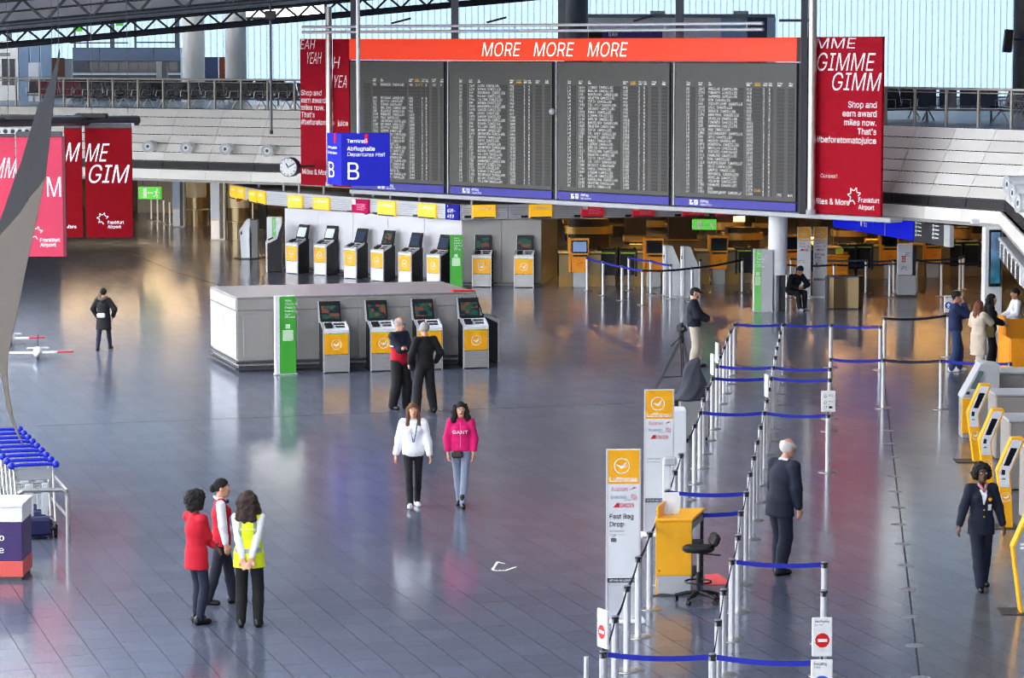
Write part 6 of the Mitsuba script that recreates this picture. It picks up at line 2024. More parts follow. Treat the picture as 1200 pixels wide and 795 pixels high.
class Blob:
    """union of rounded, tapered pieces blended over k metres; cuts remove half-spaces"""

    def __init__(self, k=.02):
        self.k, self.p, self.cut, self.bump = k, [], [], None

    def cap(self, a, b, ra, rb=None, sx=1.0, sy=1.0):
        self.p.append(('c', np.asarray(a, float), np.asarray(b, float), ra, ra if rb is None else rb, sx, sy))
        return self

    def ell(self, c, r, tilt=0.0, yaw=0.0):
        self.p.append(('e', np.asarray(c, float), np.asarray(r, float), tilt, yaw))
        return self

    def field(self, ax):
        shape = tuple(len(a) for a in ax)
        out = np.full(shape, .2)
        h = ax[0][1] - ax[0][0]
        for q in self.p:
            pad = self.k * 2 + 2.5 * h
            if q[0] == 'c':
                _, a, b, ra, rb, sx, sy = q
                R = max(ra, rb)
                lo, hi = np.minimum(a, b) - np.array([R / sx, R / sy, R]) - pad, np.maximum(a, b) + np.array([R / sx, R / sy, R]) + pad
            else:
                R = max(q[2])
                lo, hi = q[1] - R - pad, q[1] + R + pad
            sl = tuple(slice(*np.searchsorted(ax[k], (lo[k], hi[k]))) for k in range(3))
            sub = [ax[k][sl[k]] for k in range(3)]
            if min(len(x) for x in sub) == 0:
                continue
            X, Y, Z = np.meshgrid(*sub, indexing='ij')
            if q[0] == 'c':
                px, py, pz = (X - a[0]) * sx, (Y - a[1]) * sy, Z - a[2]
                bx_, by_, bz_ = (b[0] - a[0]) * sx, (b[1] - a[1]) * sy, b[2] - a[2]
                L2 = bx_ * bx_ + by_ * by_ + bz_ * bz_ + 1e-12
                t = np.clip((px * bx_ + py * by_ + pz * bz_) / L2, 0, 1)
                d = np.sqrt((px - t * bx_) ** 2 + (py - t * by_) ** 2 + (pz - t * bz_) ** 2) - (ra + (rb - ra) * t)
                d = d / max(1.0, (sx + sy) / 2)
            else:
                x, y, z = X - q[1][0], Y - q[1][1], Z - q[1][2]
                c, s_ = math.cos(q[4]), math.sin(q[4])
                x, y = c * x + s_ * y, -s_ * x + c * y
                c, s_ = math.cos(q[3]), math.sin(q[3])
                y, z = c * y + s_ * z, -s_ * y + c * z
                r = q[2]
                g = np.sqrt((x / r[0]) ** 2 + (y / r[1]) ** 2 + (z / r[2]) ** 2) + 1e-9
                g2 = np.sqrt((x / r[0] ** 2) ** 2 + (y / r[1] ** 2) ** 2 + (z / r[2] ** 2) ** 2) + 1e-9
                d = g * (g - 1) / g2
            o = out[sl]
            hh = np.clip(.5 + .5 * (o - d) / self.k, 0, 1)
            out[sl] = o * (1 - hh) + d * hh - self.k * hh * (1 - hh)
        if self.bump or self.cut:
            X, Y, Z = np.meshgrid(*ax, indexing='ij')
            if self.bump:
                amp, fr, seed = self.bump
                near = np.abs(out) < .05
                pts = np.stack([X[near], Y[near], Z[near]], 1) * fr
                out[near] += amp * (meshkit.fbm(pts, 2, seed) - .5)
            for n, c in self.cut:
                out = np.maximum(out, -(n[0] * X + n[1] * Y + n[2] * Z - c))
        return out

    def mesh(self, h):
        lo, hi = np.full(3, 1e9), np.full(3, -1e9)
        for q in self.p:
            if q[0] == 'c':
                R = np.array([max(q[3], q[4]) / q[5], max(q[3], q[4]) / q[6], max(q[3], q[4])])
                lo, hi = np.minimum(lo, np.minimum(q[1], q[2]) - R), np.maximum(hi, np.maximum(q[1], q[2]) + R)
            else:
                lo, hi = np.minimum(lo, q[1] - max(q[2])), np.maximum(hi, q[1] + max(q[2]))
        m = surface(self.field, lo - .03, hi + .03, h)
        return m


def ik(a, c, l1, l2, pole):
    """middle joint between a and c, bent towards pole"""
    a, c, pole = (np.asarray(x, float) for x in (a, c, pole))
    d = c - a
    D = np.linalg.norm(d)
    if D > (l1 + l2) * .999:
        c = a + d / D * (l1 + l2) * .999
        d = c - a
        D = np.linalg.norm(d)
    u = d / D
    x = (l1 * l1 - l2 * l2 + D * D) / (2 * D)
    y = math.sqrt(max(0, l1 * l1 - x * x))
    w = pole - u * (pole @ u)
    w /= np.linalg.norm(w) + 1e-9
    return a + u * x + w * y, c


SKINS = {'light': M('skin_light', (206, 152, 124), .55), 'tan': M('skin_tan', (176, 126, 98), .55), 'dark': M('skin_dark', (92, 58, 42), .5)}
EYEW, EYED, LIPS = M('eye_white', (230, 226, 220), .3), M('eye_dark', (34, 24, 20), .3), M('lips', (168, 84, 80), .5)
LIPD = M('lips_dark', (96, 48, 44), .5)


def cloth(name, c, rough=.85):
    return M('cloth_' + name, c, rough, sheen=.3)


def person(pos, face, height, look, label, group=None, hgrid=.011):
    """look: pose and clothing. Local frame: facing -y, +x is the person's left."""
    L = dict(lean=0.0, sway=0.0, head=(0, 0), feet=((-.09, 0, .0), (.09, 0, .0)), hands=((-.24, -.02, .84), (.24, -.02, .84)), poles=((-.5, .8, 0), (.5, .8, 0)), hip=.962, slim=1.0, hs=1.09, toes=(0, 0), grip=.5)
    L.update(look)
    k = height / 1.75
    fem = L.get('fem', False)
    sl = L['slim']
    hipz = L['hip']
    base = np.array([L['sway'] * 0, 0, hipz])
    la, sw = L['lean'], L['sway']

    def up(p):
        """lean the upper body about the hips (forward and sideways)"""
        q = np.asarray(p, float) - [0, 0, .93]
        y, z = q[1] - q[2] * math.sin(la), q[2] * math.cos(la)
        x = q[0] + z * math.sin(sw)
        return np.array([x, y, z]) + base

    shw = .165 if fem else .19
    hipw = .088 if fem else .085
    S = [up((s * shw, .01, 1.405)) for s in (-1, 1)]
    HS = L['hs']
    HP = [np.array([s * hipw, 0, hipz - .02]) for s in (-1, 1)]
    hd = up((0, -.02, 1.612))
    hd = hd + np.array([0, -math.sin(la) * 0, 0])
    yaw, pit = L['head']
    # hands and feet
    E, Wr = [], []
    for i in (0, 1):
        e, w = ik(S[i], L['hands'][i], .29, .25, L['poles'][i])
        E.append(e)
        Wr.append(w)
    KN, AN = [], []
    for i in (0, 1):
        f = np.asarray(L['feet'][i], float)
        an = f + [0, 0, .085]
        kn, an = ik(HP[i], an, .44, .43, L.get('knees', ((-.1, -1, 0), (.1, -1, 0)))[i])
        KN.append(kn)
        AN.append(an)

    def toe(i, l):
        t = math.radians(L['toes'][i]) + (-.15, .15)[i]
        lift = L.get('lift', (0, 0))[i]
        return AN[i] + np.array([math.sin(t) * l, -math.cos(t) * l, -.045 + lift * l])

    def heel(i):
        t = math.radians(L['toes'][i]) + (-.15, .15)[i]
        return AN[i] + np.array([-math.sin(t) * .04, math.cos(t) * .04, -.04])

    P0, P1, P2, P3, NK = up((0, .0, .93)), up((0, .0, 1.08)), up((0, .005, 1.25)), up((0, .01, 1.40)), up((0, .015, 1.49))
    cy, sy_ = math.cos(yaw), math.sin(yaw)
    cp, sp_ = math.cos(pit), math.sin(pit)

    def H(p):
        """head frame -> body frame (turn by yaw, nod by pitch)"""
        x, y, z = np.asarray(p, float) * L['hs']
        y, z = y * cp + z * sp_ * -1, z * cp + y * sp_
        x, y = x * cy - y * sy_, x * sy_ + y * cy
        return hd + np.array([x, y, z])

    def HN(n):
        return H(n) - hd

    # ---- the body: one continuous surface
    b = Blob(.022)
    b.ell(P0, (.145 * sl, .10 * sl, .13)).cap(P0, P1, .10 * sl, .095 * sl, .82, 1.0).cap(P1, P2, .095 * sl, .105 * sl, .80, 1.05).ell(P2, ((.145 if fem else .16) * sl, .10 * sl, .17)).cap(S[0], P3, .045, .05).cap(S[1], P3, .045, .05)
    b.cap(P3, NK, .058, .05).cap(NK, H((0, .0, -.02)), .05, .05)
    for i in (0, 1):
        b.cap(S[i], E[i], .044 * sl, .036 * sl).cap(E[i], Wr[i], .035 * sl, .024)
        b.cap(HP[i], KN[i], .072 * sl, .048 * sl).cap(KN[i], AN[i] + (KN[i] - AN[i]) * .62, .046 * sl, .05 * sl).cap(AN[i] + (KN[i] - AN[i]) * .62, AN[i], .05 * sl, .034)
        b.cap(heel(i), toe(i, .13), .032, .03)
    # skull, jaw, nose, ears
    r3 = lambda *r: tuple(q * HS for q in r)
    b.ell(H((0, .012, .03)), r3(.073, .092, .092), 0, yaw).cap(H((0, -.035, -.045)), H((0, -.055, -.075)), .048 * HS, .034 * HS).cap(H((0, -.01, -.03)), H((0, -.035, -.06)), .055 * HS, .045 * HS)
    b.cap(H((0, -.083, .015)), H((0, -.098, -.018)), .010 * HS, .014 * HS)
    for s in (-1, 1):
        b.ell(H((s * .076, .008, -.005)), r3(.012, .02, .03), 0, yaw)
    # hands: palm, four fingers of different length, thumb
    for i in (0, 1):
        f = Wr[i] - E[i]
        f /= np.linalg.norm(f)
        s = (-1, 1)[i]
        palm_n = np.asarray(L.get('palms', ((1, 0, 0), (-1, 0, 0)))[i], float)
        palm_n -= f * (palm_n @ f)
        palm_n /= np.linalg.norm(palm_n) + 1e-9
        side = np.cross(f, palm_n)
        if side @ np.array([0, -1, -.001]) < 0:
            side = -side                                     # towards the thumb: forward
        w = Wr[i]
        for o in (-.024, -.008, .008, .024):
            b.cap(w + f * .012 + side * o * .7, w + f * .085 + side * o, .013, .012)
        g = L['grip']
        for o, l in ((.026, .068), (.009, .078), (-.008, .072), (-.025, .056)):
            q0 = w + f * .09 + side * o
            q1 = q0 + (f * math.cos(g * .6) + palm_n * math.sin(g * .6)) * l * .5
            q2 = q1 + (f * math.cos(g * 1.6) + palm_n * math.sin(g * 1.6)) * l * .5
            b.cap(q0, q1, .0095, .009).cap(q1, q2, .009, .008)
        t0 = w + f * .03 + side * .03
        t1 = t0 + f * .035 + side * .028 + palm_n * .012
        b.cap(t0, t1, .012, .0105).cap(t1, t1 + f * .032 + side * .004 + palm_n * .006, .0105, .009)
    sk = SKINS[L['skin']]
    p = P()
    fix = lambda m: moved(m, np.diag([k, k, k, 1.0]))
    nof = L.get('k_body', .022)
    b.k = nof
    bm = b.mesh(hgrid * .82)
    p.add('body', fix(bm), sk, smooth=True)
    # face
    lip = LIPD if L['skin'] == 'dark' else LIPS
    for s in (-1, 1):
        ey = p.add('eye', fix(shift(trimesh.creation.icosphere(2, .0125), *H((s * .031, -.079, .018)))), EYEW, 'body', smooth=True)
        p.add('iris', fix(shift(trimesh.creation.icosphere(2, .0075), *H((s * .031, -.0855, .018)))), EYED, ey, smooth=True)
        p.add('eyebrow', fix(tube([H((s * .016, -.088, .040)), H((s * .032, -.088, .045)), H((s * .047, -.080, .040))], .005, 6)), L.get('brow', L['hair_mat']), 'body')
    p.add('lips', fix(tube([H((-.022, -.086, -.046)), H((-.01, -.093, -.044)), H((.01, -.093, -.044)), H((.022, -.086, -.046))], [.004, .008, .008, .004], 8)), lip, 'body')
    # ---- hair
    hs = L['hair']
    hb, h2 = Blob(.02), Blob(.025)
    ft = HN((0, .62, .78))
    if hs in ('short', 'bun', 'long', 'wavy', 'grey_ring'):
        hb.ell(H((0, .016, .038)), r3(.083, .102, .098), 0, yaw)
        hb.cut.append((ft, ft @ H((0, -.055, .045 if hs != 'grey_ring' else .0))))
    if hs == 'grey_ring':
        hb.cut.append((HN((0, .25, -1)), HN((0, .25, -1)) @ H((0, 0, .075))))
    if hs == 'bun':
        h2.ell(H((0, .118, .0)), r3(.05, .045, .055))
    if hs == 'long':
        for s in (-1, 1):
            h2.cap(H((s * .072, .0, .05)), H((s * .088, -.035, -.21)), .026 * HS, .030 * HS)
            h2.cap(H((s * .055, .06, .02)), H((s * .075, .075, -.26)), .05 * HS, .035 * HS)
        h2.cap(H((0, .07, .0)), H((0, .10, -.27)), .065 * HS, .045 * HS)
        h2.bump = (.02, 30, 3)
    if hs == 'wavy':
        for s in (-1, 1):
            h2.cap(H((s * .076, .01, .06)), H((s * .112, -.02, -.15)), .034 * HS, .050 * HS)
            h2.cap(H((s * .06, .06, .02)), H((s * .085, .08, -.19)), .058 * HS, .055 * HS)
        h2.cap(H((0, .07, 0)), H((0, .10, -.19)), .078 * HS, .062 * HS)
        h2.bump = (.045, 24, 5)
    if hs in ('curly', 'afro'):
        r = 1.0 if hs == 'curly' else 1.16
        hb.ell(H((0, .03, .045)), r3(.112 * r, .118 * r, .112 * r), 0, yaw)
        cut = HN((0, .85, .52))
        hb.cut.append((cut, cut @ H((0, -.052, .045))))
        hb.bump = (.05, 26, 8)
        for s in (-1, 1):
            h2.ell(H((s * .085, .035, .0)), r3(.045, .07, .085))
        h2.ell(H((0, .085, -.02)), r3(.10, .06, .095))
        h2.bump = (.05, 26, 9)
    if hs == 'cap':
        hb.ell(H((0, .012, .045)), r3(.084, .104, .085), 0, yaw)
        hb.cut.append((HN((0, .0, 1)), HN((0, 0, 1)) @ H((0, 0, .048))))
        h2.cap(H((-.035, -.085, .058)), H((.035, -.085, .058)), .022, .022).cap(H((-.03, -.15, .048)), H((.03, -.15, .048)), .013, .013).cap(H((0, -.09, .055)), H((0, -.145, .05)), .02, .014)
    parts_ = [q.mesh(hgrid * .9) for q in (hb, h2) if q.p]
    p.add('hair' if hs != 'cap' else 'cap', fix(join(parts_)), L['hair_mat'], smooth=True)
    if hs == 'cap':
        h2 = Blob(.02).ell(H((0, .022, .02)), r3(.079, .094, .085), 0, yaw)
        c2 = HN((0, .8, -.3))
        h2.cut.append((c2, c2 @ H((0, .02, .02))))
        p.add('hair', fix(h2.mesh(hgrid)), cloth('hair_dark', (38, 28, 24)), smooth=True)
    # ---- clothes
    t = Blob(.03)
    inf = L.get('puff', .016)
    hem = L.get('hem', .86)
    sleeve = L.get('sleeve', 'long')

    def torso(bl, inf, hem, flare=1.0):
        bl.cap(P0, P1, .10 * sl + inf, .097 * sl + inf, .80, 1.0).cap(P1, P2, .097 * sl + inf, .108 * sl + inf, .78, 1.05).ell(P2, ((.148 if fem else .165) * sl + inf, .105 * sl + inf, .18))
        for q in S:
            bl.cap(q, P3, .050 + inf * (.25 if sleeve == 'under' else .6), .062 + inf * .5)
        bl.ell(P0 + [0, 0, .02], ((.150 * sl + inf) * flare, (.108 * sl + inf) * flare, .16))
        if hem < .84:
            lowp = np.array([0, 0, hem - .03]) + [0, 0, hipz - .93]
            bl.cap(P0, lowp, (.112 * sl + inf) * flare, (.118 * sl + inf) * flare * L.get('skirt', 1.0), .74, 1.0)
        if fem:
            for s in (-1, 1):
                bl.ell(up((s * .065, -.085, 1.285)), (.06 + inf * .6, .05 + inf * .6, .06 + inf * .5))

    def sleeves(bl, inf, cuff=.92):
        for i in (0, 1):
            bl.cap(S[i], E[i], .050 * sl + inf * .85, .043 * sl + inf).cap(E[i], E[i] + (Wr[i] - E[i]) * cuff, .043 * sl + inf, .032 + inf * L.get('cuff_w', .8))

    torso(t, inf, hem)
    t.cap(P3, NK - [0, 0, .03], .075, .056 + L.get('collar', 0))
    if sleeve == 'long':
        sleeves(t, inf)
    zc = hem + hipz - .93
    t.cut.append((np.array([0, 0, 1.0]), zc))
    if L.get('fold'):
        t.bump = (L['fold'], 9, 4)
    top = p.add(L.get('top_name', 'jacket'), fix(t.mesh(hgrid)), L['top'], smooth=True, label=L.get('top_label'))
    if sleeve == 'under':                                   # a waistcoat over a shirt
        u = Blob(.02)
        sleeves(u, L.get('shirt_puff', .012))
        u.cap(P3, NK - [0, 0, .012], .06, .058)
        p.add('shirt', fix(u.mesh(hgrid)), L['shirt'], smooth=True)
    tr = Blob(.02)
    ti = L.get('leg_puff', .016)
    tr.ell(P0 - [0, 0, .01], (.15 * sl + ti * .5, .108 * sl + ti * .4, .135)).cap(P0, P1 - [0, 0, .02], .10 * sl + ti * .4, .093 * sl + ti * .3, .82, 1.0)
    for i in (0, 1):
        md = AN[i] + (KN[i] - AN[i]) * .6
        tr.cap(HP[i], KN[i], .078 * sl + ti * .6, .052 * sl + ti).cap(KN[i], md, .052 * sl + ti, .052 * sl + ti).cap(md, AN[i] + [0, 0, .0], .052 * sl + ti, .040 + ti)
    tr.cut.append((np.array([0, 0, -1.0]), -(hipz + .14)))
    if L.get('leg_cut'):
        tr.cut.append((np.array([0, 0, 1.0]), L['leg_cut']))
    p.add('trousers', fix(tr.mesh(hgrid)), L['legs'], smooth=True)
    for i in (0, 1):
        sh = Blob(.02)
        sh.cap(heel(i) + [0, 0, .005], toe(i, .14), .040, .038).cap(AN[i], AN[i] + [0, 0, L.get('boot', .02)], .043, .046).cap(heel(i), heel(i) + [0, 0, .04], .04, .04)
        gz = min(heel(i)[2], toe(i, .14)[2]) - .040
        sh.cut.append((np.array([0, 0, 1.0]), gz + .004))
        p.add('shoe', fix(sh.mesh(hgrid)), L['shoes'], smooth=True)
    ctx = dict(p=p, fix=fix, up=up, H=H, P=(P0, P1, P2, P3, NK), S=S, E=E, W=Wr, AN=AN, KN=KN, HP=HP, h=hgrid, torso=torso, sleeves=sleeves, sl=sl, top=top)
    if 'extra' in L:
        L['extra'](ctx)
    # stand on the floor: lowest shoe point
    low = min(meshkit.WRITTEN[d['filename']][0][:, 2].min() for f, d in p.e if f.startswith('shoe'))
    z0 = -low if L.get('z0') is None else L['z0']
    return p.place('person', label, 'person', TR(pos[0], pos[1], z0, face), group)


def drape(ctx, mesh_key, pts, thick=.004, frm=(0, -1, 0), closed=True):
    """flat outline (x, z) projected along y onto a garment, made a thin patch"""
    v, f = meshkit.WRITTEN[dict(ctx['p'].e)[mesh_key]['filename']][:2]
    base = trimesh.Trimesh(v, f, process=False)
    poly = sg.Polygon(pts).buffer(0)
    m = extr(poly.segmentize(.03), .01)
    m = trimesh.Trimesh(m.vertices, m.faces[m.face_normals[:, 2] > .5], process=False)
    m.remove_unreferenced_vertices()
    m = m.subdivide_to_size(.035)
    q = np.array(m.vertices)
    sgn = frm[1]
    org = np.stack([q[:, 0], np.full(len(q), sgn * 1.5), q[:, 1]], 1)
    # nearest hit by binning the garment's vertices
    from scipy.spatial import cKDTree
    side = base.vertices[:, 1] * sgn > np.median(base.vertices[:, 1]) * sgn - .0
    bv = base.vertices[side]
    tree = cKDTree(bv[:, [0, 2]])
    d, i = tree.query(q[:, :2], k=6)
    y = (bv[i, 1] * sgn).max(1) * sgn
    out = np.stack([q[:, 0], y + sgn * thick, q[:, 1]], 1)
    return trimesh.Trimesh(out, m.faces, process=False)
HB, HBR, HG, HDB = cloth('hair_black', (18, 15, 15)), cloth('hair_brown', (96, 64, 42)), cloth('hair_grey', (150, 146, 142)), cloth('hair_dark_brown', (52, 36, 30))
HW = cloth('hair_white', (214, 210, 204))
CRED, CNAVY, CBLK, CJEAN, CWHITE = cloth('red', (186, 12, 40)), cloth('navy', (20, 26, 50)), cloth('black', (18, 18, 21)), cloth('dark_jeans', (26, 32, 52)), cloth('white', (232, 233, 236))
CPINK, CGJ, CYEL, CCREAM, CSUIT = cloth('pink', (212, 16, 104)), cloth('grey_jeans', (132, 142, 162)), M('cloth_hivis', (226, 240, 14), .6), cloth('cream', (216, 200, 178)), cloth('suit', (20, 26, 46))
CBEIGE, CBLUEJ, LEATH = cloth('beige', (196, 184, 166)), cloth('blue_jeans', (40, 62, 104)), M('black_leather', (16, 16, 17), .3)
SNEAK = M('white_trainers', (236, 236, 238), .5)
REFL = M('reflective_grey', (150, 160, 164), .35)

person(G(231, 731), 132, 1.63, dict(skin='dark', fem=True, hair='afro', hair_mat=HB, top=CRED, legs=CJEAN, shoes=LEATH, hem=.72, skirt=1.08, puff=.02, top_name='blazer', feet=((-.10, .03, 0), (.09, -.05, 0)),
       hands=((.10, -.24, 1.10), (-.10, -.22, 1.04)), poles=((-.6, .1, -.5), (.6, .1, -.5)), palms=((0, .3, -1), (0, .3, -1)), leg_puff=.012),
       'woman in a red blazer with short curly black hair, back to the viewer', 'three staff standing together')


def vest_extra(c):
    p, up = c['p'], c['up']
    p.add('shirt_collar', c['fix'](tube([up((-.07, .05, 1.47)), up((0, .09, 1.50)), up((.07, .05, 1.47)), up((.05, -.05, 1.44))], .018, 8)), CWHITE)
    p.add('bow_tie', c['fix'](cbox(.07, .04, .05, .012, tuple(up((0, -.09, 1.43))))), CNAVY)


person(G(260, 709), 98, 1.62, dict(skin='light', fem=True, hair='bun', hair_mat=HB, top=CRED, shirt=CWHITE, sleeve='under', shirt_puff=.02, legs=cloth('trousers_navy', (24, 27, 44)), shoes=LEATH, hem=.82, puff=.018, top_name='waistcoat',
       feet=((-.08, .20, 0), (.08, -.16, 0)), hands=((-.25, -.06, .86), (.22, -.16, 1.0)), head=(-.1, 0), leg_puff=.022, extra=vest_extra),
       'woman in a red waistcoat and white shirt with a dark bun, seen from the side', 'three staff standing together')


def hivis_extra(c):
    p = c['p']
    key = [k for k, _ in p.e if k == 'hi_vis_vest'][0]
    for a, b in ((-.13, -.085), (.085, .13)):
        p.add('reflective_stripe', drape(c, key, [(a, 1.0), (b, 1.0), (b * .8, 1.40), (a * .8, 1.40)], .006, (0, 1, 0)), REFL, key)
    p.add('reflective_stripe', drape(c, key, [(-.17, .955), (.17, .955), (.17, 1.005), (-.17, 1.005)], .007, (0, 1, 0)), REFL, key)
    p.add('reflective_stripe', drape(c, key, [(-.10, 1.235), (.10, 1.235), (.10, 1.26), (-.10, 1.26)], .006, (0, 1, 0)), M('pale_print_vest', (214, 232, 90), .5), key)


person(G(292.5, 735), 178, 1.68, dict(skin='light', fem=True, hair='wavy', hair_mat=HDB, top=CYEL, shirt=CWHITE, sleeve='under', shirt_puff=.010, legs=CBLK, shoes=LEATH, hem=.76, puff=.032, top_name='hi_vis_vest', skirt=1.04,
       feet=((-.11, 0, 0), (.11, .02, 0)), hands=((-.045, .19, .90), (.05, .18, .89)), poles=((-1, .5, .1), (1, .5, .1)), palms=((0, 1, 0), (0, 1, 0)), head=(-.35, 0), leg_puff=.024, extra=hivis_extra),
       'woman in a yellow high-visibility vest with her hands clasped behind her back', 'three staff standing together')


def lanyard_extra(c):
    p = c['p']
    key = 'sweatshirt'
    for s in (-1, 1):
        p.add('lanyard', drape(c, key, [(s * .055, 1.36), (s * .055 + .012 * s, 1.36), (.006 * s + .008, 1.06), (.006 * s - .008, 1.06)], .008), M('lanyard_blue', (60, 84, 130), .6))
    p.add('badge', drape(c, key, [(-.03, .985), (.03, .985), (.03, 1.06), (-.03, 1.06)], .012), PAPER)


person(G(484.5, 595.5), 4, 1.64, dict(skin='light', fem=True, hair='long', hair_mat=HBR, top=CWHITE, legs=CBLK, shoes=SNEAK, hem=.86, puff=.034, top_name='sweatshirt', fold=.03, cuff_w=.75,
       feet=((-.06, -.20, 0), (.07, .20, 0)), lift=(.25, 0), hands=((-.29, .08, .87), (.28, -.14, .88)), leg_puff=.008, extra=lanyard_extra, head=(.05, 0)),
       'woman in a white sweatshirt and black leggings walking towards the viewer', 'two women walking side by side')


def gant_extra(c):
    p = c['p']
    p.add('zip', drape(c, 'hooded_jacket', [(-.004, .96), (.004, .96), (.004, 1.34), (-.004, 1.34)], .005), M('zip_pale', (236, 150, 190), .5), 'hooded_jacket')
    t = txt('GANT', .055, True, width=.24)
    q = np.array(t.vertices)
    v = meshkit.WRITTEN[dict(p.e)['hooded_jacket']['filename']][0]
    from scipy.spatial import cKDTree
    fr = v[v[:, 1] < 0]
    tree = cKDTree(fr[:, [0, 2]])
    qq = np.stack([q[:, 0] - .12, q[:, 1] + 1.17], 1)
    d, i = tree.query(qq, k=4)
    p.add('lettering', trimesh.Trimesh(np.stack([qq[:, 0], fr[i, 1].min(1) - .012, qq[:, 1]], 1), t.faces, process=False), M('chest_print', (246, 214, 226), .6), 'hooded_jacket')
    p.add('hip_bag', c['fix'](cbox(.19, .08, .12, .03, (-.05, -.16, .91))), M('bag_brown', (58, 36, 36), .45), label='dark brown hip bag')
    p.add('hood', c['fix'](tube([c['up']((-.09, .02, 1.47)), c['up']((-.05, .10, 1.46)), c['up']((.05, .10, 1.46)), c['up']((.09, .02, 1.47))], .035, 8)), CPINK, 'hooded_jacket', smooth=True)


person(G(540, 593.5), -2, 1.63, dict(skin='light', fem=True, hair='wavy', hair_mat=HB, top=CPINK, legs=CGJ, shoes=LEATH, boot=.12, hem=.93, puff=.026, top_name='hooded_jacket',
       feet=((-.03, .18, 0), (.04, -.18, 0)), hands=((-.21, -.10, .93), (.22, -.08, .92)), leg_puff=.010, extra=gant_extra, head=(.12, .08)),
       'woman in a pink hooded jacket and grey jeans walking towards the viewer', 'two women walking side by side')


def glasses(c, mat=BLACK):
    H = c['H']
    for s in (-1, 1):
        c['p'].add('spectacles', c['fix'](moved(trimesh.creation.torus(.021, .003, 16, 6), np.vstack([np.column_stack([np.eye(3)[:, 0], [0, 0, 1], [0, -1, 0], H((s * .032, -.094, .018))]), [0, 0, 0, 1]]))), mat, 'body')


def fleece_extra(c):
    p = c['p']
    glasses(c)
    lo = Blob(.03)
    P0, P1, P2, P3, NK = c['P']
    c['torso'](lo, .030, .84)
    lo.cut += [(np.array([0, 0, 1.0]), .84), (np.array([0, 0, -1.0]), -1.22)]
    p.add('red_lower_jacket', c['fix'](lo.mesh(c['h'])), cloth('red', (186, 12, 40)), c['top'], smooth=True, label='red lower half of the jacket')
    st = Blob(.03)
    c['torso'](st, .032, .84)
    st.cut += [(np.array([0, 0, 1.0]), 1.22), (np.array([0, 0, -1.0]), -1.26)]
    p.add('white_stripe', c['fix'](st.mesh(c['h'])), CWHITE, c['top'], smooth=True)


person(G(468, 479.5), 52, 1.80, dict(skin='light', hair='grey_ring', hair_mat=HG, top=cloth('navy_fleece', (26, 30, 48)), legs=CBLK, shoes=LEATH, hem=.88, puff=.028, slim=1.1, top_name='jacket', leg_puff=.045,
       feet=((-.14, .05, 0), (.14, -.05, 0)), hands=((.12, -.22, 1.17), (-.10, -.24, 1.22)), poles=((-.7, .1, -.4), (.7, .1, -.4)), palms=((0, .3, -1), (0, .3, -1)), head=(-.05, .12), extra=fleece_extra),
       'balding man in a navy and red jacket with folded arms before the kiosks', 'two men talking before the kiosks')
person(G(498, 484.5), -152, 1.77, dict(skin='light', hair='short', hair_mat=HG, top=CBLK, legs=cloth('trousers_black', (24, 24, 28)), shoes=LEATH, hem=.90, puff=.024, slim=1.08, top_name='jacket', leg_puff=.035,
       feet=((-.19, 0, 0), (.19, .03, 0)), hands=((-.28, -.10, .98), (.27, -.12, .98)), head=(.1, .08)),
       'grey-haired man all in black, back to the viewer, facing the man in red', 'two men talking before the kiosks')


def hood_extra(c):
    c['p'].add('hood', c['fix'](tube([c['up']((-.11, .02, 1.50)), c['up']((-.08, .13, 1.47)), c['up']((0, .17, 1.44)), c['up']((.08, .13, 1.47)), c['up']((.11, .02, 1.50))], .045, 8)), cloth('fur', (92, 84, 74)), smooth=True)
    c['p'].add('waist_bag', c['fix'](cbox(.24, .09, .13, .03, (0.02, .17, 1.02))), M('bag_pale', (196, 198, 206), .5))


person(G(122, 410.5), 170, 1.47, dict(skin='tan', fem=True, hair='short', hair_mat=HB, top=CBLK, legs=CJEAN, shoes=LEATH, hem=.58, skirt=1.12, puff=.035, top_name='coat', leg_puff=.012,
       feet=((-.10, -.26, 0), (.12, .24, 0)), hands=((-.24, -.12, .98), (.24, -.12, .98)), poles=((-1, .4, 0), (1, .4, 0)), extra=hood_extra),
       'person in a dark hooded coat walking away across the empty hall')


def phone_extra(c):
    c['p'].add('beard', c['fix'](Blob(.02).ell(c['H']((0, -.05, -.055)), (.055, .05, .042)).mesh(c['h'])), cloth('beard', (70, 58, 50)), 'body', smooth=True)


person(G(813, 431), 84, 1.78, dict(skin='light', hair='cap', hair_mat=CBLK, top=cloth('puffer', (20, 24, 40)), legs=CBEIGE, shoes=LEATH, hem=.88, puff=.04, fold=.03, slim=1.05, top_name='jacket', leg_puff=.035,
       feet=((-.10, .04, 0), (.12, -.10, 0)), hands=((-.10, -.30, 1.08), (.10, -.31, 1.08)), poles=((-.6, .5, -.4), (.6, .5, -.4)), head=(0, .25), extra=phone_extra),
       'man in a black cap, dark padded jacket and beige trousers beside the tripod')
person(G(927, 363), 35, 1.68, dict(skin='tan', hair='short', hair_mat=HB, top=CBLK, legs=CBLK, shoes=M('shoe_grey', (170, 170, 172), .6), hem=.86, puff=.035, top_name='jacket', hip=.56, lean=.55, leg_puff=.02,
       feet=((-.12, -.52, 0), (.12, -.46, 0)), hands=((-.12, -.40, .66), (.12, -.40, .66)), poles=((-1, .2, -.1), (1, .2, -.1)), head=(0, .6)),
       'person in black sitting hunched on the small bench by the round column')


def suit_extra(c):
    p = c['p']
    p.add('shirt_collar', c['fix'](tube([c['up']((-.075, .03, 1.475)), c['up']((0, .085, 1.495)), c['up']((.075, .03, 1.475))], .018, 8)), CWHITE)


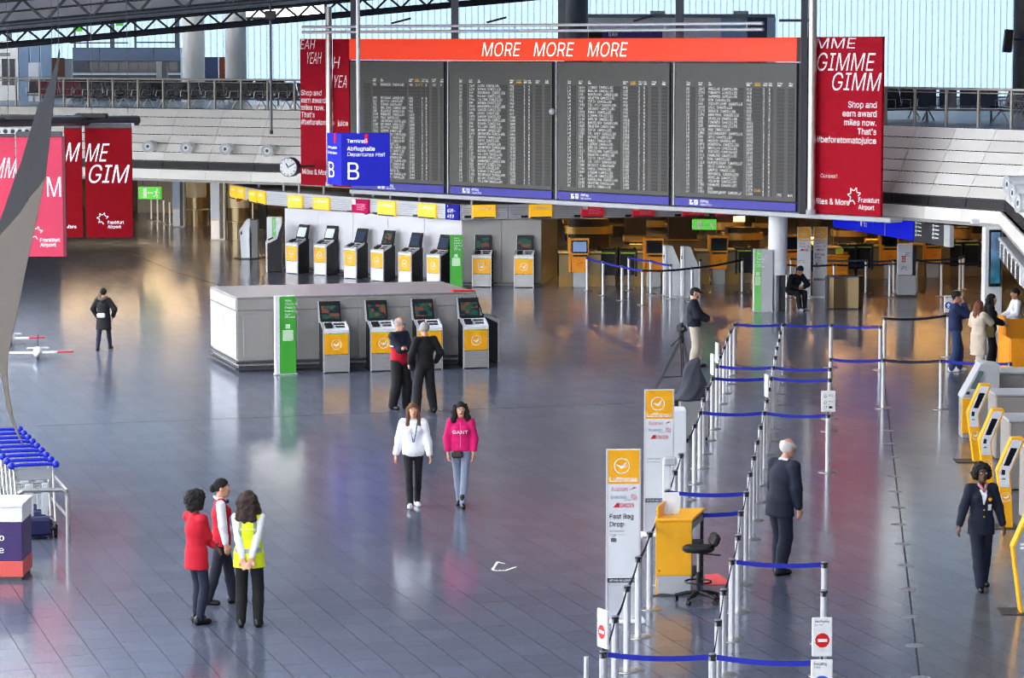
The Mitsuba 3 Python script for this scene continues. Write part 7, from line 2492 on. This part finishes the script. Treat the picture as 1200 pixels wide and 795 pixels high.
person(G(913, 673), 128, 1.84, dict(skin='light', hair='grey_ring', hair_mat=HW, top=CSUIT, legs=CSUIT, shoes=LEATH, hem=.74, skirt=1.05, puff=.028, slim=1.08, top_name='suit_jacket', leg_puff=.035, lean=.15, sway=-.03,
       feet=((-.09, .07, 0), (.10, -.07, 0)), hands=((-.26, -.10, .84), (.25, -.12, .84)), extra=suit_extra, head=(-.12, .1)),
       'white-haired man in a dark suit standing in the queue lane, back to the viewer')


def uniform_extra(c):
    p = c['p']
    key = 'suit_jacket'
    p.add('shirt_front', drape(c, key, [(-.05, 1.36), (.05, 1.36), (.008, 1.16), (-.008, 1.16)], .005), CWHITE, key)
    p.add('scarf', c['fix'](tube([c['up']((-.06, -.03, 1.475)), c['up']((-.03, -.095, 1.435)), c['up']((0, -.12, 1.38)), c['up']((.03, -.095, 1.435)), c['up']((.06, -.03, 1.475))], .022, 8)), cloth('scarf', (196, 130, 140)), smooth=True)
    p.add('round_badge', drape(c, key, [(.075 + .028 * math.cos(a), 1.235 + .028 * math.sin(a)) for a in np.linspace(0, 6.28, 12)], .014), YEL, key)
    p.add('name_card', drape(c, key, [(.055, 1.085), (.11, 1.085), (.11, 1.165), (.055, 1.165)], .014), PAPER, key)
    for z in (1.0, 1.09):
        p.add('button', c['fix'](shift(trimesh.creation.icosphere(1, .012), 0, -.155, z * 1.06)), YEL, key)


person(G(1148.5, 690), 6, 1.66, dict(skin='dark', fem=True, hair='curly', hair_mat=HB, top=CSUIT, legs=CSUIT, shoes=LEATH, hem=.76, skirt=1.02, puff=.024, top_name='suit_jacket', leg_puff=.028,
       feet=((-.06, -.24, 0), (.10, .22, 0)), hands=((-.36, -.12, .88), (.33, .02, .87)), extra=uniform_extra),
       'woman in a dark navy uniform suit with a yellow badge, walking past the bag machines')


def fur_extra(c):
    pass


person(G(1119, 435.5), 86, 1.76, dict(skin='tan', hair='short', hair_mat=HB, top=cloth('blue_jacket', (24, 36, 76)), legs=CBLUEJ, shoes=SNEAK, hem=.86, puff=.036, fold=.02, slim=1.06, top_name='jacket', leg_puff=.03,
       feet=((-.08, .08, 0), (.09, -.10, 0)), hands=((-.05, -.17, 1.50), (.14, -.22, 1.22)), poles=((-.6, .2, -.8), (.6, .2, -.6)), palms=((0, 1, 0), (0, .3, -1)), head=(0, .05)),
       'man in a navy jacket and blue jeans holding a hand to his face')
person(G(1146, 440), 125, 1.62, dict(skin='light', fem=True, hair='long', hair_mat=cloth('hair_auburn', (112, 66, 44)), top=CCREAM, legs=cloth('leggings_pale', (214, 206, 200)), shoes=M('shoe_grey'), hem=.46, skirt=1.10, puff=.04, fold=.03, top_name='padded_coat', leg_puff=.008,
       feet=((-.07, .04, 0), (.08, -.04, 0)), hands=((.02, -.22, 1.42), (.14, -.22, 1.10)), poles=((-.7, 0, -.6), (.7, 0, -.5))),
       'woman with long brown hair in a cream padded coat beside the man in navy')


def dark_extra(c):
    c['p'].add('shoulder_bag', c['fix'](cbox(.10, .22, .26, .03, (-.27, .02, .92))), M('bag_tan', (122, 104, 60), .5), label='tan shoulder bag')
    lo = Blob(.03)
    for i in (0, 1):
        lo.cap(c['S'][i], c['E'][i], .070, .060)
    c['p'].add('grey_sleeve', c['fix'](lo.mesh(c['h'])), cloth('grey_knit', (170, 164, 160)), smooth=True)
    c['p'].add('shawl', c['fix'](Blob(.03).cap(c['up']((-.15, .0, 1.43)), c['up']((.15, .0, 1.43)), .09, .09).cap(c['up']((0, .05, 1.45)), c['up']((0, .08, 1.30)), .11, .10).mesh(c['h'])), CBLK, smooth=True)


person(G(1160, 434), 82, 1.68, dict(skin='light', fem=True, hair='long', hair_mat=HB, top=CBLK, legs=CBLK, shoes=LEATH, hem=.84, puff=.03, top_name='jacket', leg_puff=.02,
       feet=((-.08, .06, 0), (.08, -.06, 0)), hands=((-.16, -.28, 1.10), (.16, -.28, 1.10)), extra=dark_extra),
       'woman in black with long black hair and a tan bag at the orange counter')
person(G(1189, 424), -80, 1.66, dict(skin='tan', fem=True, hair='short', hair_mat=HB, top=CWHITE, legs=CBLK, shoes=LEATH, hem=.86, puff=.02, top_name='blouse',
       feet=((-.08, 0, 0), (.08, 0, 0)), hands=((-.2, -.28, 1.1), (.2, -.28, 1.1)), head=(.1, .2)),
       'counter attendant in a white blouse behind the orange counters at the right edge')
